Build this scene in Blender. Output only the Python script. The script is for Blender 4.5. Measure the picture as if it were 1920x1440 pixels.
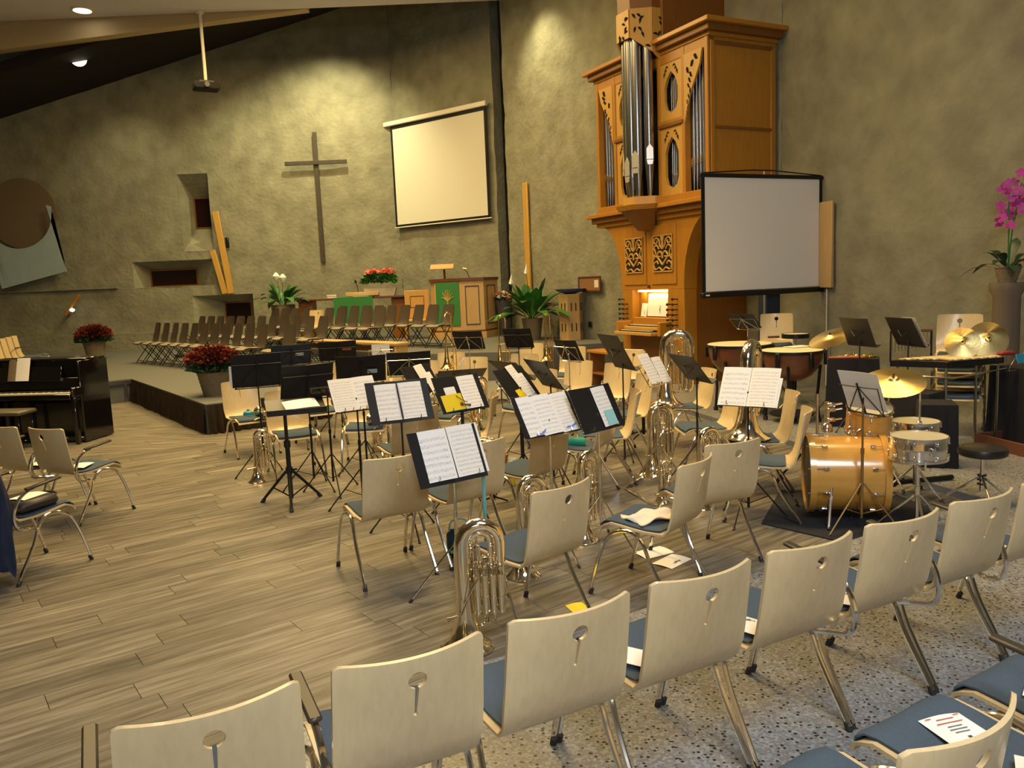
import bpy, bmesh, math, random
from mathutils import Vector, Matrix
R_ = random.Random(7)
rad = math.radians
PI = math.pi
SC = bpy.context.scene
for o in list(bpy.data.objects):
    bpy.data.objects.remove(o)
COL = SC.collection

# ------------------------------------------------------------------ camera, world, lights, exposure
CAM_H = 1.90
cam_d = bpy.data.cameras.new('camera')
cam_d.sensor_fit = 'HORIZONTAL'; cam_d.sensor_width = 36.0
cam_d.lens = 36.0 * 1490.0 / 1920.0
cam_d.clip_start = 0.05; cam_d.clip_end = 200
cam = bpy.data.objects.new('camera', cam_d); COL.objects.link(cam)
_p, _r = rad(7.265), rad(-2.419)
_F = Vector((0, math.cos(_p), -math.sin(_p))); _rt = Vector((1, 0, 0)); _up = _rt.cross(_F)
_R = math.cos(_r) * _rt + math.sin(_r) * _up; _U = -math.sin(_r) * _rt + math.cos(_r) * _up
cam.matrix_world = Matrix(((_R.x, _U.x, -_F.x, 0), (_R.y, _U.y, -_F.y, 0), (_R.z, _U.z, -_F.z, CAM_H), (0, 0, 0, 1)))
SC.camera = cam
SC.view_settings.view_transform = 'Standard'; SC.view_settings.look = 'None'
SC.view_settings.gamma = 1.0; SC.view_settings.use_curve_mapping = False
SC.view_settings.exposure = 0.0

W = bpy.data.worlds.new('world'); SC.world = W; W.use_nodes = True
W.node_tree.nodes['Background'].inputs[0].default_value = (0.9, 0.85, 0.72, 1)
W.node_tree.nodes['Background'].inputs[1].default_value = 0.06

WARM = (1.0, 0.70, 0.29)
NEUT = (1.0, 0.90, 0.72)
COOL = (0.86, 0.93, 1.0)
def area(loc, target, size, power, color, shape='DISK'):
    d = bpy.data.lights.new('area', 'AREA'); d.shape = shape; d.size = size; d.energy = power; d.color = color
    o = bpy.data.objects.new('fill_area_light', d); COL.objects.link(o); o.location = loc  # every area lamp is an added, unseen fill
    o.rotation_euler = (Vector(target) - Vector(loc)).to_track_quat('-Z', 'Y').to_euler(); return o
def spot(loc, target, power, angle, color, blend=0.6, r=0.12):
    d = bpy.data.lights.new('spot', 'SPOT'); d.energy = power; d.spot_size = rad(angle); d.spot_blend = blend
    d.color = color; d.shadow_soft_size = r
    o = bpy.data.objects.new('spot_light', d); COL.objects.link(o); o.location = loc
    o.rotation_euler = (Vector(target) - Vector(loc)).to_track_quat('-Z', 'Y').to_euler(); return o
# downlights recessed in the hall ceiling, over the players and the stage
for x, y, pw in ((-4.5, 7.5, 800), (-0.5, 7.0, 900), (2.4, 7.3, 480), (-2.5, 11.5, 950), (0.8, 11.0, 800), (-6.5, 14.5, 800), (-2.5, 16.5, 950), (-7.5, 19.0, 450)):
    spot((x, y, 8.6), (x, y, 0), pw, 82 if x > 0 else 92, WARM, 0.9, 0.18)
spot((3.5, 7.6, 8.6), (3.6, 7.4, 0), 750, 46, WARM, 0.7, 0.18)
# unseen broad fill areas added under the ceiling for soft warm ambience
for x, y, pw in ((-5.5, 10.0, 420), (-1.0, 9.0, 380), (-5.0, 17.5, 480), (-2.0, 15.5, 260)):
    area((x, y, 8.45), (x, y, 0), 3.0, pw, WARM)
# wall washers along the rear and organ walls
for loc, tgt, pw, an in (((-4.4, 21.2, 8.9), (-5.2, 23.3, 2.7), 1500, 116), ((-10.2, 21.3, 7.7), (-10.6, 23.3, 3.4), 165, 100),
                         ((0.15, 18.3, 8.4), (1.35, 18.7, 5.0), 430, 88), ((-7.4, 21.2, 8.2), (-7.0, 23.3, 3.2), 260, 100)):
    spot(loc, tgt, pw, an, (1.0, 0.86, 0.45), 1.0, 0.12)
# unseen cool fill lamps added near the camera, standing in for its flash
area((1.6, 0.0, 5.6), (1.4, 3.6, 0.0), 2.4, 270, COOL)
area((0.3, -1.0, 2.7), (0.6, 3.0, 0.6), 0.6, 68, (0.97, 0.97, 0.98))  # low fill added to brighten the front row's chair backs

# ------------------------------------------------------------------ helpers
class MB:
    def __init__(s): s.v = []; s.f = []
    def add(s, vs, fs):
        n = len(s.v); s.v += [tuple(v) for v in vs]; s.f += [tuple(i + n for i in f) for f in fs]; return s
    def box(s, c, size, rz=0.0, m=None):
        hx, hy, hz = (q / 2 for q in size); c = Vector(c)
        rot = Matrix.Rotation(rz, 3, 'Z') if m is None else m
        vs = [c + rot @ Vector((x, y, z)) for x, y, z in ((-hx,-hy,-hz),(hx,-hy,-hz),(hx,hy,-hz),(-hx,hy,-hz),(-hx,-hy,hz),(hx,-hy,hz),(hx,hy,hz),(-hx,hy,hz))]
        return s.add(vs, ((0,3,2,1),(4,5,6,7),(0,1,5,4),(1,2,6,5),(2,3,7,6),(3,0,4,7)))
    def bbox(s, c, size, b=0.006, rz=0.0, m=None):
        # box with chamfered edges
        bm = bmesh.new(); bmesh.ops.create_cube(bm, size=1.0)
        for v in bm.verts: v.co = Vector((v.co.x * size[0], v.co.y * size[1], v.co.z * size[2]))
        bmesh.ops.bevel(bm, geom=list(bm.edges), offset=min(b, min(size) * 0.45), segments=1, affect='EDGES', profile=0.5)
        rot = Matrix.Rotation(rz, 3, 'Z') if m is None else m
        bm.verts.ensure_lookup_table(); c = Vector(c)
        for i, v in enumerate(bm.verts): v.index = i
        s.add([c + rot @ v.co for v in bm.verts], [[v.index for v in f.verts] for f in bm.faces]); bm.free(); return s
    def cyl(s, a, b, r0, r1=None, n=12, caps=True):
        r1 = r0 if r1 is None else r1; a = Vector(a); b = Vector(b); d = (b - a).normalized()
        u = d.orthogonal().normalized(); w = d.cross(u); vs = []
        for c, r in ((a, r0), (b, r1)):
            vs += [c + (u * math.cos(t) + w * math.sin(t)) * r for t in (2 * PI * i / n for i in range(n))]
        fs = [(i, (i + 1) % n, n + (i + 1) % n, n + i) for i in range(n)]
        if caps: fs += [tuple(range(n - 1, -1, -1)), tuple(range(n, 2 * n))]
        return s.add(vs, fs)
    def tube(s, pts, r, n=8, closed=False, smooth=0, caps=True):
        P = [Vector(p) for p in pts]
        rr = list(r) if isinstance(r, (list, tuple)) else [r] * len(P)
        if smooth:
            Q = []; q2 = []; m = len(P); segs = m if closed else m - 1
            for i in range(segs):
                p0 = P[(i - 1) % m] if (closed or i > 0) else P[0] * 2 - P[1]
                p1 = P[i]; p2 = P[(i + 1) % m]; p3 = P[(i + 2) % m] if (closed or i + 2 < m) else P[-1] * 2 - P[-2]
                for k in range(smooth):
                    t = k / smooth
                    Q.append(0.5 * ((2 * p1) + (p2 - p0) * t + (2 * p0 - 5 * p1 + 4 * p2 - p3) * t * t + (3 * p1 - p0 - 3 * p2 + p3) * t ** 3))
                    q2.append(rr[i] * (1 - t) + rr[(i + 1) % m] * t)
            if not closed: Q.append(P[-1]); q2.append(rr[-1])
            P = Q; rr = q2
        m = len(P); vs = []; fs = []; u = None
        for i in range(m):
            a = P[(i - 1) % m] if (closed or i > 0) else P[i]; b = P[(i + 1) % m] if (closed or i < m - 1) else P[i]
            d = (b - a); d = d.normalized() if d.length > 1e-9 else Vector((0, 0, 1))
            if u is None: u = d.orthogonal().normalized()
            else:
                u = u - d * u.dot(d); u = u.normalized() if u.length > 1e-6 else d.orthogonal().normalized()
            w = d.cross(u)
            vs += [P[i] + (u * math.cos(t) + w * math.sin(t)) * rr[i] for t in (2 * PI * k / n for k in range(n))]
        for i in range(m if closed else m - 1):
            j = (i + 1) % m
            fs += [(i * n + k, i * n + (k + 1) % n, j * n + (k + 1) % n, j * n + k) for k in range(n)]
        if not closed and caps: fs += [tuple(range(n - 1, -1, -1)), tuple(range((m - 1) * n, m * n))]
        return s.add(vs, fs)
    def lathe(s, prof, n=24, c=(0, 0, 0), m=None, caps=True):
        c = Vector(c); m = m or Matrix.Identity(3); vs = []; fs = []
        for r, z in prof:
            vs += [c + m @ Vector((r * math.cos(t), r * math.sin(t), z)) for t in (2 * PI * k / n for k in range(n))]
        L = len(prof)
        for i in range(L - 1):
            fs += [(i * n + k, i * n + (k + 1) % n, (i + 1) * n + (k + 1) % n, (i + 1) * n + k) for k in range(n)]
        if caps:
            if prof[0][0] > 1e-4: fs.append(tuple(range(n - 1, -1, -1)))
            if prof[-1][0] > 1e-4: fs.append(tuple(range((L - 1) * n, L * n)))
        return s.add(vs, fs)
    def prism(s, poly, z0, z1, m=None, c=(0, 0, 0)):
        # poly CCW in local xy, extruded along local z
        m = m or Matrix.Identity(3); c = Vector(c); n = len(poly)
        vs = [c + m @ Vector((x, y, z0)) for x, y in poly] + [c + m @ Vector((x, y, z1)) for x, y in poly]
        return s.add(vs, [tuple(range(n - 1, -1, -1)), tuple(range(n, 2 * n))] + [(i, (i + 1) % n, n + (i + 1) % n, n + i) for i in range(n)])
    def mesh(s, name, mat, smooth=True, angle=40):
        me = bpy.data.meshes.new(name); me.from_pydata(s.v, [], s.f); me.update()
        bm = bmesh.new(); bm.from_mesh(me); bmesh.ops.recalc_face_normals(bm, faces=bm.faces); bm.to_mesh(me); bm.free()
        if mat is not None: me.materials.append(mat)
        if smooth:
            me.polygons.foreach_set('use_smooth', [True] * len(me.polygons))
            me.set_sharp_from_angle(angle=rad(angle))
        return me
    def build(s, name, mat, parent=None, smooth=True, angle=40):
        return link(name, s.mesh(name, mat, smooth, angle), parent)
def link(name, me, parent=None):
    o = bpy.data.objects.new(name, me); COL.objects.link(o)
    if parent is not None: o.parent = parent
    return o
def tag(o, label=None, cat=None, group=None, kind=None):
    if label: o['label'] = label
    if cat: o['category'] = cat
    if group: o['group'] = group
    if kind: o['kind'] = kind
    return o
def thing(name, label, cat, loc=(0, 0, 0), rz=0.0, group=None):
    o = bpy.data.objects.new(name, None); COL.objects.link(o); o.empty_display_size = 0.1
    o.location = loc; o.rotation_euler = (0, 0, rz); return tag(o, label, cat, group)
def copy_tree(o, parent=None, keep=True):
    c = o.copy(); COL.objects.link(c); c.parent = parent
    for ch in kids[o.name] if o.name in kids else list(o.children): copy_tree(ch, c)
    return c
kids = {}
def place(o, loc, rz, label=None, cat=None, group=None):
    o.location = loc; o.rotation_euler = (0, 0, rz); return tag(o, label, cat, group)
def stamp(proto, first, loc, rz, label, group=None, cat=None):
    # the first use moves the prototype itself, later ones copy it with its parts
    o = proto if not first.get(proto.name) else copy_tree(proto)
    first[proto.name] = True
    return place(o, loc, rz, label, cat, group)
USED = {}
def RM(rx=0, ry=0, rz=0):
    return (Matrix.Rotation(rz, 3, 'Z') @ Matrix.Rotation(ry, 3, 'Y') @ Matrix.Rotation(rx, 3, 'X'))
def frame(u, v, w):
    return Matrix((u, v, w)).transposed()

# ------------------------------------------------------------------ materials
MT = {}
def nmat(name):
    m = bpy.data.materials.new(name); m.use_nodes = True; MT[name] = m
    nt = m.node_tree; b = nt.nodes['Principled BSDF']
    return m, nt, b
def mat(name, col, rough=0.5, metal=0.0, spec=None, noise=0.0, scale=20.0, bump=0.0, bscale=None, coat=0.0, sheen=0.0, stretch=None, rand=0.0, subsurf=0.0):
    m, nt, b = nmat(name); N = nt.nodes.new; L = nt.links.new
    b.inputs['Base Color'].default_value = (*col, 1); b.inputs['Roughness'].default_value = rough; b.inputs['Metallic'].default_value = metal
    if spec is not None: b.inputs['Specular IOR Level'].default_value = spec
    if coat: b.inputs['Coat Weight'].default_value = coat; b.inputs['Coat Roughness'].default_value = 0.08
    if sheen: b.inputs['Sheen Weight'].default_value = sheen
    if noise or bump or rand:
        tc = N('ShaderNodeTexCoord'); mp = N('ShaderNodeMapping'); L(tc.outputs['Object'], mp.inputs[0])
        if stretch: mp.inputs['Scale'].default_value = stretch
        nz = N('ShaderNodeTexNoise'); nz.inputs['Scale'].default_value = scale; nz.inputs['Detail'].default_value = 6; L(mp.outputs[0], nz.inputs['Vector'])
        src = None
        if noise:
            mx = N('ShaderNodeMix'); mx.data_type = 'RGBA'; mx.blend_type = 'MULTIPLY'; mx.inputs[0].default_value = 1.0
            cr = N('ShaderNodeMapRange'); cr.inputs[3].default_value = 1 - noise; cr.inputs[4].default_value = 1 + noise * 0.5
            cr.inputs[1].default_value = 0.25; cr.inputs[2].default_value = 0.75
            L(nz.outputs[0], cr.inputs[0]); mx.inputs[6].default_value = (*col, 1); L(cr.outputs[0], mx.inputs[7]); src = mx.outputs[2]
        if rand:
            oi = N('ShaderNodeObjectInfo'); hs = N('ShaderNodeHueSaturation'); mr = N('ShaderNodeMapRange')
            mr.inputs[3].default_value = 1 - rand; mr.inputs[4].default_value = 1 + rand; L(oi.outputs['Random'], mr.inputs[0]); L(mr.outputs[0], hs.inputs['Value'])
            if src is not None: L(src, hs.inputs['Color'])
            else: hs.inputs['Color'].default_value = (*col, 1)
            src = hs.outputs[0]
        if src is not None: L(src, b.inputs['Base Color'])
        if bump:
            nb = nz
            if bscale:
                nb = N('ShaderNodeTexNoise'); nb.inputs['Scale'].default_value = bscale; nb.inputs['Detail'].default_value = 5; L(mp.outputs[0], nb.inputs['Vector'])
            bp = N('ShaderNodeBump'); bp.inputs['Strength'].default_value = bump; bp.inputs['Distance'].default_value = 0.02; L(nb.outputs[0], bp.inputs['Height']); L(bp.outputs[0], b.inputs['Normal'])
    return m
def emit(name, col, strength):
    m, nt, b = nmat(name); b.inputs['Base Color'].default_value = (*col, 1)
    b.inputs['Emission Color'].default_value = (*col, 1); b.inputs['Emission Strength'].default_value = strength; return m
mat('plaster', (0.275, 0.268, 0.195), 0.95, noise=0.30, scale=2.2, bump=1.0, bscale=9.0, spec=0.1)
mat('ceiling_white', (0.78, 0.74, 0.84), 0.9)
mat('fascia', (0.55, 0.42, 0.24), 0.8)
mat('roof_dark', (0.012, 0.008, 0.008), 0.9)
mat('beech', (0.61, 0.475, 0.265), 0.38, noise=0.10, scale=9.0, stretch=(6, 6, 0.5), coat=0.15, rand=0.04)
mat('beech_edge', (0.66, 0.46, 0.24), 0.45)
mat('pad', (0.070, 0.098, 0.135), 0.95, noise=0.15, scale=180, bump=0.2, spec=0.15)
mat('chrome', (0.82, 0.80, 0.77), 0.13, 1.0)
mat('rubber', (0.02, 0.02, 0.02), 0.7)
mat('arm_wood', (0.045, 0.035, 0.025), 0.4)
mat('black_metal', (0.012, 0.012, 0.014), 0.38, 0.3)
mat('desk_black', (0.014, 0.014, 0.016), 0.42)
mat('folder_black', (0.010, 0.010, 0.012), 0.5, spec=0.35)
mat('folder_navy', (0.010, 0.022, 0.045), 0.5)
mat('steel', (0.55, 0.53, 0.48), 0.28, 1.0)
mat('paper', (0.86, 0.84, 0.80), 0.85)
mat('silver_brass', (0.93, 0.84, 0.66), 0.10, 1.0)
mat('gold_brass', (0.90, 0.62, 0.20), 0.14, 1.0)
mat('oak', (0.44, 0.195, 0.02), 0.42, noise=0.16, scale=5.0, stretch=(7, 7, 0.6), coat=0.1)
mat('oak_dark', (0.22, 0.085, 0.012), 0.45, noise=0.16, scale=5.0, stretch=(7, 7, 0.6))
mat('oak_light', (0.56, 0.32, 0.07), 0.45, noise=0.10, scale=6.0, stretch=(5, 5, 0.6))
mat('tin', (0.40, 0.39, 0.38), 0.26, 1.0)
mat('tin_gold', (0.82, 0.62, 0.24), 0.25, 1.0)
mat('pipe_mouth', (0.80, 0.76, 0.66), 0.3, 0.6)
mat('opening_shade', (0.006, 0.005, 0.004), 0.9)  # near-black colour standing in for shade inside the organ's openings
mat('carpet', (0.125, 0.13, 0.12), 1.0, noise=0.12, scale=60, bump=0.3)
mat('skirt', (0.036, 0.027, 0.019), 1.0, noise=0.3, scale=8, spec=0.05)
mat('choir_shell', (0.062, 0.048, 0.034), 0.55, rand=0.10)
mat('choir_seat', (0.24, 0.205, 0.155), 0.9)
mat('piano_black', (0.006, 0.005, 0.006), 0.10, coat=0.5)
mat('ivory', (0.80, 0.72, 0.52), 0.35)
mat('leaf', (0.035, 0.15, 0.025), 0.4, rand=0.25)
mat('leaf_dark', (0.02, 0.06, 0.03), 0.4)
mat('red_flower', (0.15, 0.024, 0.012), 0.8, noise=0.6, scale=25, spec=0.2)
mat('pink_flower', (0.75, 0.20, 0.14), 0.6)
mat('orchid', (0.55, 0.035, 0.33), 0.5, noise=0.3, scale=30)
mat('white_flower', (0.85, 0.83, 0.75), 0.5)
mat('wicker', (0.25, 0.19, 0.115), 0.9, noise=0.35, scale=70, bump=0.6)
mat('green_cloth', (0.035, 0.20, 0.055), 0.9)
mat('wood_pale', (0.55, 0.36, 0.15), 0.5, noise=0.10, scale=5.0, stretch=(5, 5, 0.6))
mat('wood_red', (0.13, 0.045, 0.02), 0.5, noise=0.15, scale=6)
mat('screen_white', (0.72, 0.70, 0.60), 0.9)
mat('screen_grey', (0.88, 0.85, 0.80), 0.9)
mat('casing_white', (0.85, 0.80, 0.66), 0.5)
mat('cross_metal', (0.055, 0.042, 0.030), 0.6, noise=0.3, scale=10)
mat('copper', (0.20, 0.065, 0.025), 0.35, noise=0.2, scale=4, coat=0.2)
mat('drum_head', (0.78, 0.68, 0.44), 0.5)
mat('drum_head_grey', (0.50, 0.46, 0.33), 0.4)
mat('maple', (0.60, 0.31, 0.06), 0.22, noise=0.10, scale=4, stretch=(1, 6, 6), coat=0.5)
mat('cymbal', (0.95, 0.72, 0.30), 0.30, 1.0, bump=0.05, bscale=60)
MT['cymbal'].node_tree.nodes['Principled BSDF'].inputs['Anisotropic'].default_value = 0.75
_tn = MT['cymbal'].node_tree.nodes.new('ShaderNodeTangent'); _tn.direction_type = 'RADIAL'; _tn.axis = 'Z'; MT['cymbal'].node_tree.links.new(_tn.outputs[0], MT['cymbal'].node_tree.nodes['Principled BSDF'].inputs['Tangent'])
mat('black_cloth', (0.010, 0.009, 0.011), 0.95)
mat('vinyl_black', (0.018, 0.016, 0.014), 0.35)
mat('jacket_blue', (0.010, 0.018, 0.050), 0.85, noise=0.3, scale=8)
mat('yellow_print', (0.80, 0.60, 0.02), 0.5)
mat('cyan_paper', (0.30, 0.62, 0.66), 0.7)
mat('blue_ink', (0.16, 0.24, 0.62), 0.7)
mat('teal', (0.01, 0.27, 0.20), 0.7)
mat('teal_strap', (0.12, 0.35, 0.36), 0.7)
mat('blue_cup', (0.02, 0.22, 0.36), 0.5)
mat('mural_blue', (0.36, 0.47, 0.52), 0.85, noise=0.1, scale=3)
mat('mural_red', (0.17, 0.125, 0.075), 0.85)
mat('blue_glass', (0.03, 0.06, 0.22), 0.15)
mat('red_case', (0.30, 0.03, 0.02), 0.5)
mat('mat_black', (0.012, 0.013, 0.018), 0.95)
mat('grey_edge', (0.13, 0.14, 0.16), 0.6)
mat('print_dark', (0.05, 0.05, 0.06), 0.8)
mat('print_red', (0.45, 0.10, 0.06), 0.8)
mat('leather_dark', (0.02, 0.015, 0.018), 0.45)
mat('cloth_white', (0.72, 0.66, 0.52), 0.9)
mat('orange_paint', (0.55, 0.08, 0.02), 0.7)
mat('bench_top', (0.10, 0.09, 0.055), 0.5)
mat('dark_blue_print', (0.05, 0.06, 0.09), 0.95, noise=0.8, scale=60)
mat('bronze_dull', (0.45, 0.30, 0.16), 0.3, 1.0)
emit('lamp_glow', (1.0, 0.93, 0.72), 9.0)
emit('candle_glow', (0.9, 0.95, 1.0), 2.0)
emit('desk_lamp', (1.0, 0.75, 0.30), 12.0)
def m_terrazzo():
    m, nt, b = nmat('terrazzo'); N = nt.nodes.new; L = nt.links.new
    tc = N('ShaderNodeTexCoord')
    def vor(scale, feat='F1'):
        v = N('ShaderNodeTexVoronoi'); v.inputs['Scale'].default_value = scale; v.feature = feat; L(tc.outputs['Object'], v.inputs['Vector']); return v
    v1 = vor(92); v2 = vor(52)
    cr = N('ShaderNodeValToRGB'); e = cr.color_ramp.elements
    e[0].position = 0.0; e[0].color = (0.165, 0.172, 0.175, 1); e[1].position = 1.0; e[1].color = (0.25, 0.27, 0.285, 1)
    for p, c in ((0.25, (0.235, 0.21, 0.175, 1)), (0.5, (0.185, 0.195, 0.205, 1)), (0.75, (0.32, 0.325, 0.32, 1))):
        q = e.new(p); q.color = c
    sp = N('ShaderNodeSeparateColor'); L(v1.outputs['Color'], sp.inputs[0]); L(sp.outputs[0], cr.inputs[0])
    sp2 = N('ShaderNodeSeparateColor'); L(v2.outputs['Color'], sp2.inputs[0])
    gt = N('ShaderNodeMath'); gt.operation = 'GREATER_THAN'; gt.inputs[1].default_value = 0.73; L(sp2.outputs[1], gt.inputs[0])
    ds = N('ShaderNodeMath'); ds.operation = 'LESS_THAN'; ds.inputs[1].default_value = 0.36; L(v2.outputs['Distance'], ds.inputs[0])
    mu = N('ShaderNodeMath'); mu.operation = 'MULTIPLY'; L(gt.outputs[0], mu.inputs[0]); L(ds.outputs[0], mu.inputs[1])
    mx = N('ShaderNodeMix'); mx.data_type = 'RGBA'; L(mu.outputs[0], mx.inputs[0]); L(cr.outputs[0], mx.inputs[6]); mx.inputs[7].default_value = (0.02, 0.018, 0.018, 1)
    L(mx.outputs[2], b.inputs['Base Color']); b.inputs['Roughness'].default_value = 0.35
    return m
m_terrazzo()
def m_plank():
    m, nt, b = nmat('plank_wood'); N = nt.nodes.new; L = nt.links.new
    tc = N('ShaderNodeTexCoord'); oi = N('ShaderNodeObjectInfo'); mp = N('ShaderNodeMapping'); mp.inputs['Scale'].default_value = (0.8, 10.0, 1.0)
    ad = N('ShaderNodeVectorMath'); ad.operation = 'ADD'; sc = N('ShaderNodeVectorMath'); sc.operation = 'SCALE'; sc.inputs[3].default_value = 1.0
    cb = N('ShaderNodeCombineXYZ'); ml = N('ShaderNodeMath'); ml.operation = 'MULTIPLY'; ml.inputs[1].default_value = 37.0
    L(oi.outputs['Random'], ml.inputs[0]); L(ml.outputs[0], cb.inputs[0]); L(ml.outputs[0], cb.inputs[1])
    L(tc.outputs['Object'], ad.inputs[0]); L(cb.outputs[0], ad.inputs[1]); L(ad.outputs[0], mp.inputs[0])
    nz = N('ShaderNodeTexNoise'); nz.inputs['Scale'].default_value = 2.2; nz.inputs['Detail'].default_value = 8; nz.inputs['Roughness'].default_value = 0.6; L(mp.outputs[0], nz.inputs['Vector'])
    cr = N('ShaderNodeValToRGB'); e = cr.color_ramp.elements
    e[0].position = 0.36; e[0].color = (0.085, 0.074, 0.058, 1); e[1].position = 0.66; e[1].color = (0.245, 0.225, 0.180, 1)
    q = e.new(0.50); q.color = (0.155, 0.138, 0.108, 1)
    L(nz.outputs[0], cr.inputs[0])
    hs = N('ShaderNodeHueSaturation'); mr = N('ShaderNodeMapRange'); mr.inputs[3].default_value = 0.72; mr.inputs[4].default_value = 1.22
    L(oi.outputs['Random'], mr.inputs[0]); L(mr.outputs[0], hs.inputs['Value']); L(cr.outputs[0], hs.inputs['Color'])
    L(hs.outputs[0], b.inputs['Base Color']); b.inputs['Roughness'].default_value = 0.42; b.inputs['Specular IOR Level'].default_value = 0.45
    bp = N('ShaderNodeBump'); bp.inputs['Strength'].default_value = 0.15; bp.inputs['Distance'].default_value = 0.004; L(nz.outputs[0], bp.inputs['Height']); L(bp.outputs[0], b.inputs['Normal'])
    return m
m_plank()
def m_sheet(name, rows, ink=(0.26, 0.26, 0.30), base=(0.88, 0.86, 0.84), head=0.10):
    # printed staves: flat print on the page, laid out in the page's own 0..1 space
    m, nt, b = nmat(name); N = nt.nodes.new; L = nt.links.new
    tc = N('ShaderNodeTexCoord'); sx = N('ShaderNodeSeparateXYZ'); L(tc.outputs['Generated'], sx.inputs[0])
    def M(op, a, c=None):
        n = N('ShaderNodeMath'); n.operation = op
        for i, q in enumerate((a, c)):
            if q is None: continue
            if isinstance(q, (int, float)): n.inputs[i].default_value = q
            else: L(q, n.inputs[i])
        return n.outputs[0]
    y = sx.outputs[1]; x = sx.outputs[0]
    fr = M('FRACT', M('MULTIPLY', y, rows))
    band = M('MULTIPLY', M('GREATER_THAN', fr, 0.30), M('LESS_THAN', fr, 0.74))
    line = M('MULTIPLY', band, M('LESS_THAN', M('FRACT', M('MULTIPLY', fr, 11.0)), 0.28))
    nz = N('ShaderNodeTexNoise'); nz.inputs['Scale'].default_value = 1.0; nz.inputs['Detail'].default_value = 2
    mp = N('ShaderNodeMapping'); mp.inputs['Scale'].default_value = (46, rows * 5.0, 1); L(tc.outputs['Generated'], mp.inputs[0]); L(mp.outputs[0], nz.inputs['Vector'])
    wide = M('MULTIPLY', M('GREATER_THAN', fr, 0.20), M('LESS_THAN', fr, 0.84))
    notes = M('MULTIPLY', wide, M('GREATER_THAN', nz.outputs[0], 0.62))
    inside = M('MULTIPLY', M('MULTIPLY', M('GREATER_THAN', x, 0.07), M('LESS_THAN', x, 0.94)), M('MULTIPLY', M('GREATER_THAN', y, 0.04), M('LESS_THAN', y, 1 - head)))
    k = M('MULTIPLY', inside, M('MINIMUM', M('ADD', M('MULTIPLY', line, 0.6), notes), 1.0))
    mx = N('ShaderNodeMix'); mx.data_type = 'RGBA'; L(k, mx.inputs[0]); mx.inputs[6].default_value = (*base, 1); mx.inputs[7].default_value = (*ink, 1)
    L(mx.outputs[2], b.inputs['Base Color']); b.inputs['Roughness'].default_value = 0.85
    return m
m_sheet('sheet_a', 10); m_sheet('sheet_b', 12, base=(0.88, 0.84, 0.78)); m_sheet('sheet_c', 8, head=0.14)
def m_text(name, rows=9, ink=(0.35, 0.30, 0.30)):
    m = m_sheet(name, rows, ink=ink, head=0.3); return m
m_text('programme', 16)
# ------------------------------------------------------------------ floors
def poly_slab(name, poly, z0, z1, m):
    b = MB(); b.prism(poly, z0, z1); o = b.build(name, MT[m], smooth=False); return tag(o, kind='structure')
sub = MB(); sub.prism([(-20, -6), (12, -6), (12, 26), (-20, 26)], -0.30, -0.018)
floor = tag(sub.build('floor', mat('subfloor', (0.05, 0.04, 0.025), 0.9), smooth=False), kind='structure')
# planks, laid at 37 degrees to the view
PA = rad(37); pu = Vector((math.cos(PA), math.sin(PA), 0)); pv = Vector((-pu.y, pu.x, 0))
PLN, PWD = 1.25, 0.185
pm = MB(); pm.box((0, 0, -0.010), (PLN - 0.003, PWD - 0.0025, 0.020)); plank_me = pm.mesh('plank', MT['plank_wood'], smooth=False)
def in_wood(p):
    x, y = p.x, p.y
    if y < 3.3 + (x + 0.06) * 0.621 - 0.2: return False        # terrazzo in front
    if x > 4.3 - 0.264 * (y - 6.1): return False               # terrazzo on the right
    if y > 13.6 - 0.45 * (x + 2.2): return False
    return -9.5 < x < 4.3 and y < 15.2
def px(p):
    d = Vector((p.x, p.y, p.z - CAM_H)); z = d.dot(_F)
    if z < 0.1: return None
    return 960 + 1490 * d.dot(_R) / z, 720 - 1490 * d.dot(_U) / z
cells = []
for j in range(-60, 90):
    off = R_.uniform(0, PLN)
    for i in range(-12, 18):
        c = pu * (i * PLN + off) + pv * (j * PWD)
        if not in_wood(c): continue
        q = px(c)
        if q is None or not (-500 < q[0] < 2300 and q[1] < 1900): continue
        cells.append((c.length, c))
cells.sort(key=lambda t: t[0])
rest = MB()
for k, (d, c) in enumerate(cells):
    if k < 300:
        o = link('plank', plank_me, floor); o.location = c; o.rotation_euler = (0, 0, PA)
    else:
        a = pu * (PLN / 2 - 0.0015); b = pv * (PWD / 2 - 0.00125); dn = Vector((0, 0, -0.02))
        top = [c - a - b, c + a - b, c + a + b, c - a + b]
        rest.add(top + [v + dn for v in top], ((0, 1, 2, 3), (0, 4, 5, 1), (1, 5, 6, 2), (2, 6, 7, 3), (3, 7, 4, 0)))
pr = rest.build('planks_far', MT['plank_wood'], floor, smooth=False); pr['kind'] = 'stuff'

TZ = 0.06
tA = Vector((-0.06, 3.78)); tdir = Vector((2.35, 1.46)).normalized(); tC = Vector((3.67, 6.10)); rdir = Vector((-0.255, 0.967))
pA = tA - tdir * 14; pE = tC + rdir * 5.6; pW = Vector((-2.2, 13.5))
poly_slab('floor_terrazzo', [(-13, -6), (11, -6), (11, 14.5), (5.0, 15.5), (3.0, 17.5), (-2.2, 17.5), (pW.x, pW.y), (pE.x, pE.y), (tC.x, tC.y), (pA.x, pA.y)], -0.30, TZ, 'terrazzo')
# metal edge strip of the terrazzo step
ed = MB()
for a, b in ((tC, pE), (pA, tC)):
    d = (b - a).normalized(); n = Vector((-d.y, d.x)) if (a is tC) else Vector((-d.y, d.x))
    c = (a + b) / 2 + n * 0.006; ed.box((c.x, c.y, 0.028), ((b - a).length, 0.012, 0.058), math.atan2(d.y, d.x))
tag(ed.build('trim_1', MT['grey_edge'], smooth=False), kind='structure')

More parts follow.
